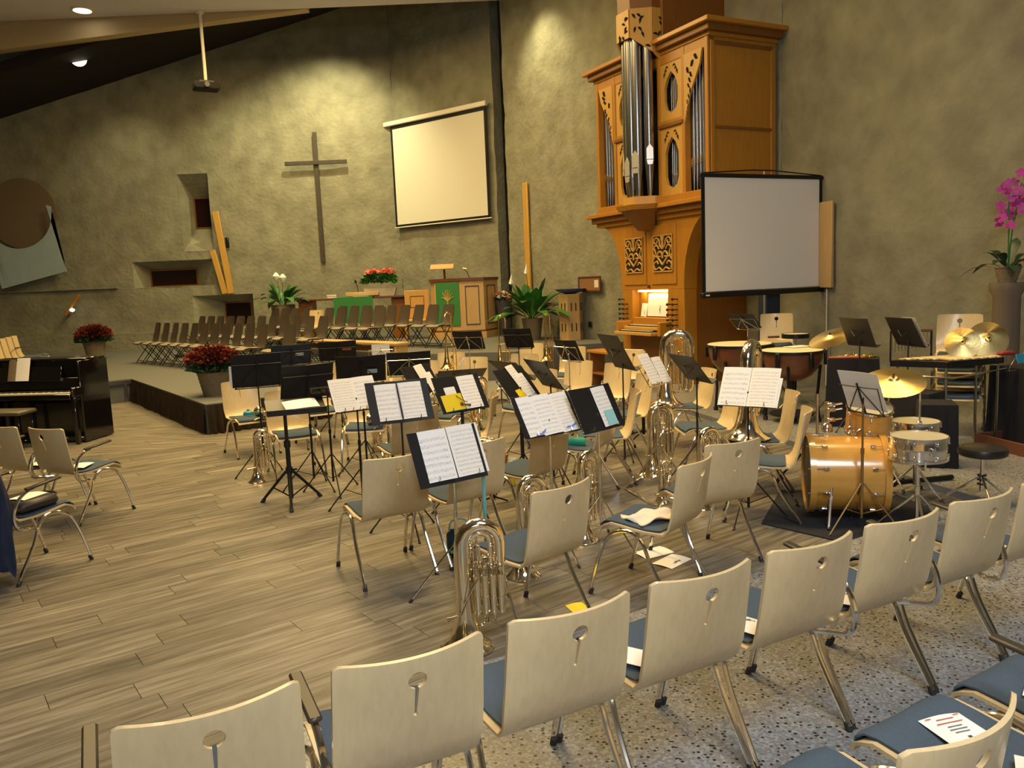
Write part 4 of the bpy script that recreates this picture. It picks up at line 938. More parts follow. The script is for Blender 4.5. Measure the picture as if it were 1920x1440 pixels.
# teal ribbon of the nearest stand, teal bag below
b = MB()
for x0, y0, x1, y1, z1 in ((-0.20, 4.80, -0.205, 4.84, 0.16), (-0.40, 5.06, -0.42, 5.09, 0.02)):
    b.add([(x0 - 0.011, y0, 0.84), (x0 + 0.011, y0, 0.84), (x1 + 0.011, y1, z1), (x1 - 0.011, y1, z1)], [(0, 1, 2, 3)])
b.v[4:] = [(x, y, min(z, 0.62)) for x, y, z in b.v[4:]]
o = b.build('lanyard', MT['teal_strap']); md = o.modifiers.new('s', 'SOLIDIFY'); md.thickness = 0.002; tag(o, 'teal strap hanging from the nearest music stand', 'strap')
b = MB(); b.bbox((0, 0, 0.10), (0.17, 0.10, 0.20), 0.03); t = thing('teal_bag', 'dark teal drawstring bag on the floor behind the tall euphonium', 'bag', (-0.42, 5.42, 0), rad(25)); b.build('body', mat('bag_teal', (0.008, 0.035, 0.045), 0.6), t)
MB().box((0, -0.053, 0.06), (0.175, 0.004, 0.022)).build('band', MT['teal_strap'], t); b = MB(); b.tube([(-0.07, 0, 0.19), (-0.05, 0, 0.26), (0.05, 0, 0.26), (0.07, 0, 0.19)], 0.006, 6, smooth=3); b.build('handle', MT['teal_strap'], t)
# white cable / angled rod on the floor in the middle
b = MB(); b.tube([(1.24, 7.45, 0.012), (0.98, 7.02, 0.012), (1.16, 6.35, 0.012)], 0.009, 6); o = b.build('floor_rod', MT['chrome']); tag(o, 'thin bright angled rod lying on the floor left of the standing euphonium', 'rod')
b = MB(); b.bbox((0, 0, 0), (0.34, 0.22, 0.035), 0.01); o = b.build('red_case', MT['red_case']); tag(o, 'flat red case on a low support left of the large tuba', 'case'); o.location = (1.55, 9.35, 0.40); o.rotation_euler = (0, 0, rad(15))
b = MB(); b.cyl((0, 0, 0.05), (0, 0, 0.38), 0.02, n=10); b.box((0, 0, 0.385), (0.30, 0.20, 0.018)); t = thing('low_table', 'low dark pedestal under the flat red case', 'table', (1.55, 9.35, -0.012), rad(15)); b.build('top', MT['black_metal'], t)
for k in range(4):
    a = k * PI / 2 + 0.5; b = MB(); b.tube([(0, 0, 0.10), (0.2 * math.cos(a), 0.2 * math.sin(a), 0.022)], 0.010, 6); b.build('leg', MT['black_metal'], t)
yc = leaflet('yellow corner of a leaflet behind the front row', (0.335, 4.42, 0.002), rad(20), 0.11, 0.15, 'yellow_print')
# ------------------------------------------------------------------ percussion
def drum_axis(d):
    w = Vector(d).normalized(); u = Vector((0, 0, 1)).cross(w) if abs(w.z) < 0.95 else Vector((1, 0, 0)); u.normalize(); return frame(u, w.cross(u), w)
def lugs(parent, m, c, r, L, n, mt='chrome', size=0.02, rods=True, a0=0.2):
    for k in range(n):
        a = a0 + 2 * PI * k / n; d = m @ Vector((math.cos(a), math.sin(a), 0)); w = m @ Vector((0, 0, 1)); c_ = Vector(c)
        for f, f0, f1 in ((0.20, -0.03, 0.22), (0.80, 0.78, 1.03)):
            b = MB(); p = c_ + w * (L * f) + d * (r + size * 0.45); b.bbox(p, (size * 0.9, size * 0.9, size * 1.7), 0.004, m=frame(d, w.cross(d), w)); o = b.build('lug', MT[mt], parent)
            if rods: b = MB(); b.cyl(c_ + w * (L * f0) + d * (r + size * 0.5), c_ + w * (L * f1) + d * (r + size * 0.5), 0.0035, n=6); b.build('tension_rod', MT[mt], o)
def rim(parent, m, c, r, z, t=0.008, h=0.018, mt='chrome', name='hoop'):
    b = MB(); b.lathe([(r, z), (r + t, z), (r + t, z + h), (r, z + h), (r, z)], 36, c, m, caps=False); return b.build(name, MT[mt], parent)
# bass drum
DG = 'drum kit'
fr_c = Vector((2.25, 6.02, 0.345)); ax_d = Vector((0.972, -0.235, 0)); L = 0.56; r = 0.285; m3 = drum_axis(ax_d)
t = thing('bass_drum', 'honey maple bass drum lying on its side with chrome lugs', 'drum', (2.53, 5.95, 0), 0, DG)
def P_(v): v = Vector(v); return v - Vector((2.53, 5.95, 0))
c = P_(fr_c)
b = MB(); b.lathe([(r, 0.035), (r, L - 0.035)], 48, c, m3, caps=False); b.build('shell', MT['maple'], t)
for z0, nm in ((0.0, 'f'), (L - 0.045, 'r')):
    b = MB(); b.lathe([(r + 0.004, z0), (r + 0.020, z0), (r + 0.020, z0 + 0.045), (r + 0.004, z0 + 0.045), (r + 0.004, z0)], 48, c, m3, caps=False); b.build('hoop', MT['maple'], t)
b = MB(); b.lathe([(0, 0.018), (r + 0.002, 0.018)], 40, c, m3, caps=False); b.build('front_head', MT['vinyl_black'], t)
b = MB(); b.lathe([(0, L - 0.018), (r + 0.002, L - 0.018)], 40, c, m3, caps=False); b.build('rear_head', MT['drum_head_grey'], t)
lugs(t, m3, c, r, L, 10, size=0.024, a0=0.3)
b = MB(); b.tube([P_((2.33, 5.72, 0.30)), P_((2.27, 5.62, 0.02))], 0.011, 8); l = b.build('spur', MT['chrome'], t); MB().cyl(P_((2.28, 5.63, 0.03)), P_((2.265, 5.61, 0.012)), 0.014, n=8).build('rubber_tip', MT['rubber'], l)
b = MB(); b.bbox(P_((2.345, 5.735, 0.30)), (0.05, 0.03, 0.05), 0.008); b.build('spur_bracket', MT['chrome'], t)
b = MB(); b.prism([(1.85, 5.85), (2.35, 5.25), (3.35, 5.60), (3.15, 6.55), (2.3, 6.75)], 0.002, 0.010); tag(b.build('drum_rug', MT['mat_black'], smooth=False), 'black rug under the drum kit', 'rug')
# mounted tom
tc = Vector((2.80, 6.12, 0.70)); td = Vector((-0.05, -0.28, 1)).normalized(); mt_ = drum_axis(td)
t = thing('tom_drum', 'honey maple tom mounted above the bass drum', 'drum', (2.74, 6.08, 0.66), 0, DG); c = Vector((0.02, 0.02, -0.03))
b = MB(); b.lathe([(0.165, 0.0), (0.165, 0.22)], 40, c, mt_, caps=False); b.build('shell', MT['maple'], t)
b = MB(); b.lathe([(0, 0.215), (0.166, 0.215)], 32, c, mt_, caps=False); b.build('drum_head', MT['drum_head_grey'], t)
rim(t, mt_, c, 0.166, 0.205); rim(t, mt_, c, 0.166, -0.005); lugs(t, mt_, c, 0.165, 0.22, 6, size=0.018)
b = MB(); b.tube([(-0.02, -0.10, 0.05), (-0.12, -0.12, 0.0), (-0.16, -0.10, -0.05)], 0.011, 8); b.bbox((-0.16, -0.10, -0.03), (0.05, 0.05, 0.06), 0.01); b.build('mount', MT['chrome'], t)
b = MB(); b.cyl((-0.16, -0.10, -0.05), (-0.16, -0.10, 0.10), 0.012, n=8); b.bbox((-0.16, -0.10, 0.02), (0.045, 0.045, 0.05), 0.01); b.build('mount_post', MT['chrome'], t)
# snare drums on stands
def snare(label, loc, r, h, top, shell, floor_z, head='drum_head_grey', tilt=(0, 0, 1), legs_turn=0.3):
    t = thing('snare_drum', label, 'drum', (loc[0], loc[1], floor_z), 0, DG); m = drum_axis(tilt); c = Vector((0, 0, top - h - floor_z))
    b = MB(); b.lathe([(r, 0), (r, h * 0.30), (r + 0.004, h * 0.42), (r + 0.004, h * 0.58), (r, h * 0.70), (r, h)], 44, c, m, caps=False); b.build('shell', MT[shell], t)
    b = MB(); b.lathe([(0, h - 0.004), (r, h - 0.004)], 36, c, m, caps=False); b.build('drum_head', MT[head], t)
    b = MB(); b.lathe([(0, 0.002), (r, 0.002)], 36, c, m, caps=False); b.build('lower_head', MT['drum_head'], t)
    rim(t, m, c, r, h - 0.014); rim(t, m, c, r, -0.006); lugs(t, m, c, r, h, 8, size=0.016)
    b = MB(); b.bbox(c + m @ Vector((0.0, -r - 0.015, h * 0.5)), (0.04, 0.02, 0.06), 0.006); b.build('strainer', MT['chrome'], t)
    s = thing('drum_stand', label.split(',')[0] + ' stand with chrome tripod legs', 'drum stand', (loc[0], loc[1], floor_z), 0, 'chrome drum stands')
    zz = top - h - floor_z
    b = MB(); b.cyl((0, 0, 0.10), (0, 0, zz - 0.05), 0.013, n=10); b.cyl((0, 0, zz * 0.5), (0, 0, zz * 0.62), 0.019, n=10); b.build('pole', MT['chrome'], s)
    for k in range(3):
        a = legs_turn + k * 2 * PI / 3; d = Vector((math.cos(a), math.sin(a), 0))
        b = MB(); b.tube([Vector((0, 0, zz * 0.5)) + d * 0.02, d * 0.27 + Vector((0, 0, 0.015))], 0.010, 8); l = b.build('leg', MT['chrome'], s)
        MB().cyl(d * 0.255 + Vector((0, 0, 0.03)), d * 0.275, 0.015, n=8).build('rubber_tip', MT['rubber'], l)
        b = MB(); b.tube([(0, 0, zz - 0.05), d * (r * 0.85) + Vector((0, 0, zz - 0.05)), d * (r + 0.012) + Vector((0, 0, zz + 0.02))], 0.007, 6, smooth=3); b.build('basket_arm', MT['chrome'], s)
    return t
snare('polished steel snare drum, nearest of the kit', (2.86, 5.52), 0.185, 0.16, 0.705, 'chrome', 0.0)
snare('steel snare drum with grey head behind the nearest snare, on the terrazzo edge', (3.30, 6.42), 0.178, 0.14, 0.635, 'chrome', 0.0, legs_turn=0.9)
b = MB(); b.cyl((0, 0, 0), (0, 0, 0.27), 0.008, n=8); b.lathe([(0.02, 0), (0.022, 0.01), (0.012, 0.02)], 10); o = b.build('rod_holder', MT['chrome']); tag(o, 'thin chrome rod rising from the rear snare drum', 'rod'); o.location = (3.27, 6.30, 0.637)
# ride cymbal on stand
def disc(r, bow=0.03, bell=0.18, n=48):
    return [(0.008, bow + 0.022), (r * bell * 0.7, bow + 0.018), (r * bell, bow + 0.002), (r * 0.5, bow * 0.62), (r, 0.0), (r, -0.0012), (r * 0.5, bow * 0.62 - 0.0014), (r * bell, bow), (0.008, bow + 0.02)]
t = thing('ride_cymbal', 'large tilted golden cymbal above the drum kit', 'cymbal', (2.98, 6.15, 1.0), 0, 'cymbals'); m = drum_axis(Vector((-0.18, -0.36, 1)))
b = MB(); b.lathe(disc(0.235), 56, (0, 0, 0), m, caps=False); b.build('plate', MT['cymbal'], t); b = MB(); b.cyl(m @ Vector((0, 0, 0.04)), m @ Vector((0, 0, 0.085)), 0.011, 0.008, 8); b.build('wing_nut', MT['wood_red'], t)
s = thing('cymbal_stand', 'chrome stand carrying the large golden cymbal behind the tom', 'cymbal stand', (2.98, 6.15, 0))
b = MB(); b.cyl((0.16, 0.42, 0.08), (0.16, 0.42, 0.75), 0.012, n=10); b.cyl((0.16, 0.42, 0.70), (0.16, 0.42, 0.78), 0.018, n=10); b.build('pole', MT['chrome'], s)
b = MB(); b.tube([(0.16, 0.42, 0.74), (0.08, 0.21, 0.90), (-0.003, -0.005, 1.03)], 0.008, 8); b.build('boom_arm', MT['chrome'], s)
for k in range(3):
    a = 0.6 + k * 2 * PI / 3; d = Vector((math.cos(a), math.sin(a), 0)); o0 = Vector((0.16, 0.42, 0)); b = MB(); b.tube([o0 + Vector((0, 0, 0.28)), o0 + d * 0.26 + Vector((0, 0, 0.075))], 0.009, 8); l = b.build('leg', MT['chrome'], s); MB().cyl(o0 + d * 0.25 + Vector((0, 0, 0.085)), o0 + d * 0.265 + Vector((0, 0, 0.062)), 0.013, n=8).build('rubber_tip', MT['rubber'], l)
# hardware block by the tom: second pole
s = thing('tom_stand', 'chrome double clamp stand between bass drum and tom', 'drum stand', (2.49, 6.22, 0)); b = MB(); b.cyl((0, 0, 0.64), (0, 0, 0.86), 0.020, n=12); b.build('post', MT['chrome'], s); b = MB(); b.lathe([(0.02, 0), (0.045, 0.0), (0.04, 0.05), (0.02, 0.07)], 14, (0, 0, 0.62)); b.build('base_plate', MT['chrome'], s)
for z in (0.72, 0.80, 0.84): b = MB(); b.bbox((0.02, -0.03, z), (0.06, 0.05, 0.03), 0.006); b.tube([(0.05, -0.03, z), (0.10, -0.05, z + 0.01)], 0.008, 6); b.build('clamp', MT['chrome'], s)
s = thing('hihat_stand', 'chrome tripod stand leg left of the tom, black rubber foot', 'drum stand', (2.62, 6.75, TZ)); b = MB(); b.cyl((0, 0, 0.05), (0, 0, 0.78), 0.012, n=10); b.build('pole', MT['chrome'], s)
for k in range(3):
    a = 2.9 + k * 2 * PI / 3; d = Vector((math.cos(a), math.sin(a), 0)); b = MB(); b.tube([Vector((0, 0, 0.40)), d * 0.33 + Vector((0, 0, 0.02))], 0.010, 8); l = b.build('leg', MT['black_metal'], s); MB().cyl(d * 0.31 + Vector((0, 0, 0.035)), d * 0.335, 0.018, n=8).build('rubber_tip', MT['rubber'], l)
# stool
t = thing('drum_stool', 'round black padded drum stool on a chrome threaded post', 'stool', (3.62, 6.02, TZ)); b = MB(); b.lathe([(0.0, 0.36), (0.155, 0.36), (0.172, 0.372), (0.176, 0.40), (0.168, 0.422), (0.14, 0.432), (0.0, 0.436)], 36, caps=False); b.build('seat', MT['vinyl_black'], t)
b = MB(); b.cyl((0, 0, 0.08), (0, 0, 0.36), 0.017, n=12); b.build('post', MT['chrome'], t)
for k in range(3): b = MB(); b.cyl((0, 0, 0.13 + 0.035 * k), (0, 0, 0.138 + 0.035 * k), 0.034, n=12); b.build('collar', MT['black_metal'], t)
for k in range(3):
    a = 0.3 + k * 2 * PI / 3; d = Vector((math.cos(a), math.sin(a), 0)); b = MB(); b.tube([Vector((0, 0, 0.20)), d * 0.24 + Vector((0, 0, 0.012))], 0.010, 8); b.build('leg', MT['chrome'], t)
b = MB(); b.tube([(3.20, 6.55, 0.085), (3.55, 6.62, 0.085), (3.75, 6.66, 0.085)], 0.022, 8); b.bbox((3.16, 6.54, 0.10), (0.10, 0.10, 0.08), 0.02); o = b.build('pedal_bar', MT['black_metal']); tag(o, 'black pedal bar on the terrazzo left of the drum stool', 'pedal')
# timpani
def timpano(label, x, y, r, top, rz):
    t = thing('kettledrum', label, 'drum', (x, y, TZ), rz, 'copper kettledrums'); z = top - TZ
    b = MB(); b.lathe([(0.02, z - r * 1.05), (r * 0.35, z - r * 1.02), (r * 0.65, z - r * 0.85), (r * 0.86, z - r * 0.58), (r * 0.96, z - r * 0.28), (r * 0.985, z - 0.03)], 40, caps=False); b.build('bowl', MT['copper'], t)
    b = MB(); b.lathe([(0, z), (r * 0.985, z), (r * 0.99, z - 0.01)], 44, caps=False); b.build('drum_head', MT['drum_head'], t)
    b = MB(); b.lathe([(r, z - 0.035), (r + 0.016, z - 0.035), (r + 0.016, z - 0.004), (r, z - 0.004), (r, z - 0.035)], 44, caps=False); b.build('hoop', MT['black_metal'], t)
    for k in range(6):
        a = 0.3 + k * PI / 3; b = MB(); d = Vector((math.cos(a), math.sin(a), 0)); b.bbox(d * (r + 0.02) + Vector((0, 0, z - 0.10)), (0.035, 0.06, 0.18), 0.01, a); b.build('tension_lug', MT['black_metal'], t)
    for k in range(4):
        a = 0.6 + k * PI / 2; d = Vector((math.cos(a), math.sin(a), 0)); b = MB(); b.tube([d * r * 0.90 + Vector((0, 0, z - r * 0.5)), d * r * 0.80 + Vector((0, 0, z * 0.35)), d * r * 0.86 + Vector((0, 0, 0.05))], 0.018, 8); l = b.build('leg', MT['black_metal'], t)
        MB().lathe([(0.0, 0), (0.03, 0.0), (0.03, 0.05), (0.0, 0.05)], 12, d * r * 0.86).build('caster', MT['rubber'], l)
    b = MB(); b.cyl((0, 0, 0.10), (0, 0, z - r * 1.02), 0.03, n=12); b.lathe([(0.0, 0.08), (r * 0.7, 0.08), (r * 0.7, 0.11), (0, 0.11)], 24); b.build('pedal_base', MT['black_metal'], t)
timpano('copper kettledrum with cream head, left of the pair, behind a tuba', 3.02, 10.45, 0.415, 0.98, 0.2)
timpano('copper kettledrum with cream head, right and nearer of the pair', 3.44, 9.68, 0.365, 0.945, 0.5)
b = MB(); b.box((0, 0, 0), (0.30, 0.20, 0.002)); o = b.build('sheet_music', MT['paper']); tag(o, 'loose white sheet resting on the rear edge of the kettledrums', 'sheet music'); o.location = (3.62, 9.98, 0.953); o.rotation_euler = (0.0, 0, 0.4)
MB().bbox((0, 0, 0), (0.16, 0.02, 0.03), 0.006).build('clip', MT['wood_red']).name = 'wooden_clip'
o = bpy.data.objects['wooden_clip']; tag(o, 'dark red wooden block stuck on the topmost chair behind the kettledrums', 'block'); o.location = (3.74, 11.26, 0.98); o.rotation_euler = (0, 0, rad(-10))
# suspended cymbals and a second pair
def sus(label, loc, r, axis, fz=TZ, stand=True):
    t = thing('cymbal', label, 'cymbal', loc, 0, 'cymbals'); m = drum_axis(axis); b = MB(); b.lathe(disc(r), 48, (0, 0, 0), m, caps=False); b.build('plate', MT['cymbal'], t)
    b = MB(); b.tube([m @ Vector((0, 0, 0.03)), m @ Vector((0, 0, 0.07))], 0.010, 6); b.build('strap', MT['black_cloth'], t)
    if stand:
        s = thing('cymbal_stand', 'stand under the ' + label.split(',')[0], 'cymbal stand', (loc[0], loc[1], fz)); b = MB(); b.cyl((0, 0, 0.05), (0, 0, loc[2] - fz), 0.011, n=8); b.build('pole', MT['steel'], s)
        for k in range(3):
            a = k * 2 * PI / 3; b = MB(); b.tube([(0, 0, 0.3), (0.26 * math.cos(a), 0.26 * math.sin(a), 0.012)], 0.009, 6); b.build('leg', MT['steel'], s)
sus('bronze cymbal seen edge-on behind the right kettledrum', (3.95, 9.75, 1.06), 0.27, Vector((-0.42, -0.20, 1)))
sus('hand cymbal leaning upright on the glockenspiel, dull left one', (4.58, 8.02, 1.10), 0.165, Vector((-0.45, -0.80, 0.35)), stand=False)
sus('hand cymbal leaning upright on the glockenspiel, shining right one', (4.86, 8.06, 1.12), 0.19, Vector((-0.30, -0.88, 0.35)), stand=False)
# glockenspiel / xylophone with bars
gx = thing('xylophone', 'xylophone with pale bars on a black folding frame', 'xylophone', (4.42, 7.95, TZ), rad(12))
GZ = 0.83
b = MB(); b.add([(-0.52, 0.22, GZ), (-0.20, -0.20, GZ), (0.52, -0.13, GZ), (0.52, 0.22, GZ), (-0.52, 0.22, GZ + 0.06), (-0.20, -0.20, GZ + 0.06), (0.52, -0.13, GZ + 0.06), (0.52, 0.22, GZ + 0.06)], ((3, 2, 1, 0), (4, 5, 6, 7), (0, 1, 5, 4), (1, 2, 6, 5), (2, 3, 7, 6), (3, 0, 4, 7))); b.build('frame', MT['black_metal'], gx)
nb = 18
for i in range(nb):
    f = (i + 0.5) / nb; x = -0.44 + 0.90 * f; yl = max(-0.18, 0.19 - 0.62 * (x + 0.5)) if x < -0.15 else -0.17
    b = MB(); b.bbox((x, (0.20 + yl) / 2, GZ + 0.072), (0.040, 0.20 - yl, 0.016), 0.003); b.build('bar', MT['drum_head'] if i % 2 else MT['wood_pale'], gx)
for x, y in ((-0.46, 0.18), (-0.18, -0.16), (0.48, -0.10), (0.48, 0.18)):
    b = MB(); b.cyl((x, y, 0.0), (x, y, GZ), 0.014, n=8); b.build('leg', MT['steel'], gx)
b = MB(); b.tube([(-0.5, 0.16, GZ - 0.08), (-0.18, -0.23, GZ - 0.10), (0.52, -0.16, GZ - 0.05)], 0.010, 6); b.build('rail', MT['steel'], gx)
# black cloth hanging over the percussion table and a case
def drape(name, label, c, w, d, z0, z1, m, rz, cat, seed=3):
    rr = random.Random(seed); n = 40; vs = []; fs = []
    per = []
    for k in range(n):
        t_ = k / n * 4; s_ = int(t_); f = t_ - s_; q = [(-1, -1), (1, -1), (1, 1), (-1, 1), (-1, -1)]
        per.append(((q[s_][0] * (1 - f) + q[s_ + 1][0] * f) * w / 2, (q[s_][1] * (1 - f) + q[s_ + 1][1] * f) * d / 2))
    for lv, (zz, e) in enumerate(((z1, 0.98), (z1 - 0.02, 1.0), ((z0 + z1) / 2, 1.03), (z0, 1.08))):
        for k, (x, y) in enumerate(per):
            wv = 1 + (0.05 * math.sin(k * 1.9 + seed) * (lv > 1)) * lv / 2; vs.append((x * e * wv, y * e * wv, zz))
    for lv in range(3):
        for k in range(n): fs.append((lv * n + k, (lv + 1) * n + k, (lv + 1) * n + (k + 1) % n, lv * n + (k + 1) % n))
    fs.append(tuple(range(n))); b = MB(); b.add(vs, fs); o = b.build(name, MT[m], None, True, 60); o.location = c; o.rotation_euler = (0, 0, rz); return tag(o, label, cat)
drape('black_drape', 'black cloth draped over a percussion case below the xylophone', (3.92, 7.25, TZ), 0.30, 0.36, 0.0, 0.58, 'black_cloth', rad(-20), 'cloth')
drape('covered_drum_case', 'tall black covered case in the dark behind the cymbal', (3.97, 7.92, TZ), 0.62, 0.32, 0.0, 0.60, 'black_cloth', rad(-55), 'case', 5)
drape('covered_table', 'black covered percussion table behind the golden cymbal', (4.02, 9.27, TZ), 0.55, 0.34, 0.0, 0.80, 'black_cloth', rad(-25), 'table', 7)
drape('covered_speaker', 'black covered box right of the xylophone', (5.22, 8.0, TZ), 0.40, 0.5, 0.0, 0.78, 'black_cloth', rad(10), 'box', 9)
b = MB(); b.bbox((0, 0, 0), (0.40, 0.14, 0.012), 0.004); o = b.build('red_tray', MT['red_case']); tag(o, 'red tray with mallets beside the right kettledrum', 'tray'); o.location = (3.93, 9.24, 0.868); o.rotation_euler = (0, 0, rad(-22))
for i, (px_, py_, rz_) in enumerate(((3.90, 9.24, -0.2), (3.98, 9.22, -0.55))):
    t = thing('mallet', ('mallet with a pale round head lying on the red tray, left one', 'mallet with a yellow ball head lying on the red tray')[i], 'mallet', (px_, py_, 0.880), rz_, 'mallets on the red tray'); b = MB(); b.cyl((-0.16, 0, 0), (0.12, 0, 0), 0.004, n=6); b.build('handle', MT['wood_pale'], t); MB().lathe([(0, -0.02), (0.014, -0.014), (0.02, 0), (0.014, 0.014), (0, 0.02)], 12, (0.13, 0, 0.008)).build('head', MT['drum_head'] if i == 0 else MT['yellow_print'], t)
for i, (x, y, z, s_, lb) in enumerate(((4.02, 9.36, 0.866, 0.055, 'brass crotales lying on the covered percussion table, left heap'), (4.18, 9.24, 0.866, 0.05, 'brass crotales lying on the covered percussion table, right heap'))):
    t = thing('brass_crotales', lb, 'percussion', (x, y, z), 0.5, 'small brass percussion')
    for k in range(5): b = MB(); b.lathe(disc(s_, 0.01, 0.25), 18, (0.045 * (k - 2), 0.02 * math.sin(k * 2), 0.002 + 0.004 * (k % 2)), caps=False); b.build('disc', MT['gold_brass'], t)
# chimes seen between the stands
t = thing('bar_chimes', 'row of small metal chimes between the two black desk stands', 'chimes', (4.36, 8.62, 0.86), rad(-20)); b = MB(); b.bbox((0, 0, 0.34), (0.42, 0.03, 0.03), 0.006); b.build('beam', MT['wood_red'], t)
for k in range(12): b = MB(); b.cyl((-0.19 + 0.034 * k, 0, 0.10 + 0.008 * k), (-0.19 + 0.034 * k, 0, 0.325), 0.007, n=6); b.build('chime', MT['steel'], t)
b = MB(); b.cyl((-0.2, 0, 0.0), (-0.2, 0, 0.34), 0.010, n=6); b.cyl((0.2, 0, 0.0), (0.2, 0, 0.34), 0.010, n=6); b.build('post', MT['black_metal'], t)
# triangle, temple block and red blocks on the xylophone's right end
t = thing('triangle', 'steel triangle hanging at the right end of the xylophone', 'triangle', (5.02, 7.86, 0.80), rad(10)); b = MB(); b.tube([(-0.075, 0, 0.02), (0.0, 0, 0.15), (0.075, 0, 0.02), (-0.06, 0, 0.02)], 0.0055, 6); b.build('bar', MT['chrome'], t); MB().cyl((0, 0, 0.15), (0, 0, 0.19), 0.002, n=4).build('cord', MT['rubber'], t)
t = thing('temple_block', 'small red lacquered wood block on the right end of the xylophone', 'block', (4.92, 7.84, 0.98), rad(10)); MB().bbox((0, 0, 0.02), (0.17, 0.06, 0.04), 0.012).build('block', MT['red_case'], t); b = MB(); b.cyl((0, 0, -0.10), (0, 0, 0.0), 0.006, n=6); b.build('post', MT['steel'], t)
t = thing('snare_box', 'shallow drum with pale jingles behind the kettledrums', 'tambourine', (3.85, 10.7, 1.0), 0); b = MB(); b.lathe([(0.17, 0), (0.18, 0), (0.18, 0.06), (0.17, 0.06), (0.17, 0)], 28, caps=False); b.build('ring', MT['black_metal'], t); b = MB(); b.lathe([(0, 0.055), (0.17, 0.055)], 24, caps=False); b.build('skin', MT['drum_head'], t)
s = thing('tambourine_stand', 'stand under the shallow drum behind the kettledrums', 'drum stand', (3.85, 10.7, TZ)); b = MB(); b.cyl((0, 0, 0.0), (0, 0, 0.94), 0.012, n=8); b.build('pole', MT['steel'], s); b = MB(); b.tube([(-0.25, -0.1, 0.01), (0, 0, 0.2), (0.25, -0.1, 0.01)], 0.008, 6); b.tube([(0, 0.28, 0.01), (0, 0, 0.2)], 0.008, 6); b.build('foot', MT['steel'], s)
# wooden tray on the floor and cases at the right edge
t = thing('wooden_tray', 'red-brown wooden tray with black inside on the terrazzo at the right edge', 'tray', (5.10, 7.55, TZ), rad(10))
MB().box((0, 0, 0.012), (0.62, 0.95, 0.02)).build('bottom', MT['black_cloth'], t)
for x, y, sx, sy in ((-0.31, 0, 0.025, 0.97), (0.31, 0, 0.025, 0.97), (0, -0.475, 0.62, 0.025), (0, 0.475, 0.62, 0.025)): MB().bbox((x, y, 0.06), (sx, sy, 0.12), 0.004).build('side', MT['wood_red'], t)
t = thing('flat_case', 'flat black case with silver corners on the stacked chairs at the right edge', 'case', (5.56, 8.50, 0.665), rad(20)); MB().bbox((0, 0, 0.05), (0.42, 0.32, 0.10), 0.012).build('body', MT['vinyl_black'], t); b = MB(); b.bbox((0, 0, 0.052), (0.425, 0.325, 0.012), 0.003); b.build('trim', MT['steel'], t); b = MB(); b.box((-0.10, -0.164, 0.06), (0.05, 0.008, 0.03)); b.build('latch', MT['chrome'], t)
t = thing('blue_folder', 'bright blue folder propped on the flat black case', 'folder', (5.60, 8.55, 0.767), rad(15)); MB().bbox((0, 0, 0.07), (0.30, 0.012, 0.14), 0.003, m=RM(-0.35)).build('cover', mat('folder_cyan', (0.01, 0.25, 0.45), 0.5), t)
# black armrest pad lying on the terrazzo behind the front row
# ------------------------------------------------------------------ portable screen
t = thing('tripod_screen', 'portable projection screen in a black frame on a tripod before the organ', 'projection screen', (2.78, 11.45, TZ), math.atan2(0.42, 0.907))
W_, Z0, Z1 = 2.30, 1.60, 3.32
MB().box((W_ / 2, 0, (Z0 + Z1) / 2 - TZ), (W_ - 0.10, 0.006, Z1 - Z0 - 0.10)).build('fabric', MT['screen_grey'], t, False)
for zz, h_ in ((Z1 - 0.03, 0.06), (Z0, 0.08)): MB().bbox((W_ / 2, 0, zz - TZ), (W_ + 0.04, 0.03 if h_ < 0.07 else 0.07, h_), 0.01).build('bar', MT['black_metal'], t)
for xx in (0.03, W_ - 0.03): MB().box((xx, -0.001, (Z0 + Z1) / 2 - TZ), (0.06, 0.010, Z1 - Z0 - 0.06)).build('border', MT['folder_black'], t, False)
b = MB(); b.tube([(0.02, 0, Z1 - TZ), (W_ * 0.42, 0.02, Z1 + 0.06 - TZ), (W_ * 0.58, 0.02, Z1 + 0.06 - TZ), (W_ - 0.02, 0, Z1 - TZ)], 0.010, 6); b.build('hanger', MT['black_metal'], t)
MB().bbox((W_ + 0.03, 0, Z0 - TZ), (0.05, 0.09, 0.09), 0.01).build('end_cap', MT['black_metal'], t)
MB().box((0.07, -0.037, Z0 - TZ), (0.07, 0.004, 0.02)).build('badge', MT['paper'], t)
b = MB(); b.cyl((W_ * 0.52, 0.05, 0.25), (W_ * 0.52, 0.05, Z1 + 0.05 - TZ), 0.018, n=10); b.build('pole', MT['steel'], t)
for k in range(3):
    a = 0.5 + k * 2 * PI / 3; b = MB(); b.tube([(W_ * 0.52, 0.05, 0.55), (W_ * 0.52 + 0.5 * math.cos(a), 0.05 + 0.5 * math.sin(a), 0.02)], 0.014, 8); b.build('leg', MT['black_metal'], t)
drape('blue_cloth', 'dark blue cloth hanging behind the portable screen pole', (4.0, 12.25, TZ), 0.25, 0.20, 0.0, 1.55, 'folder_navy', rad(20), 'cloth', 11)
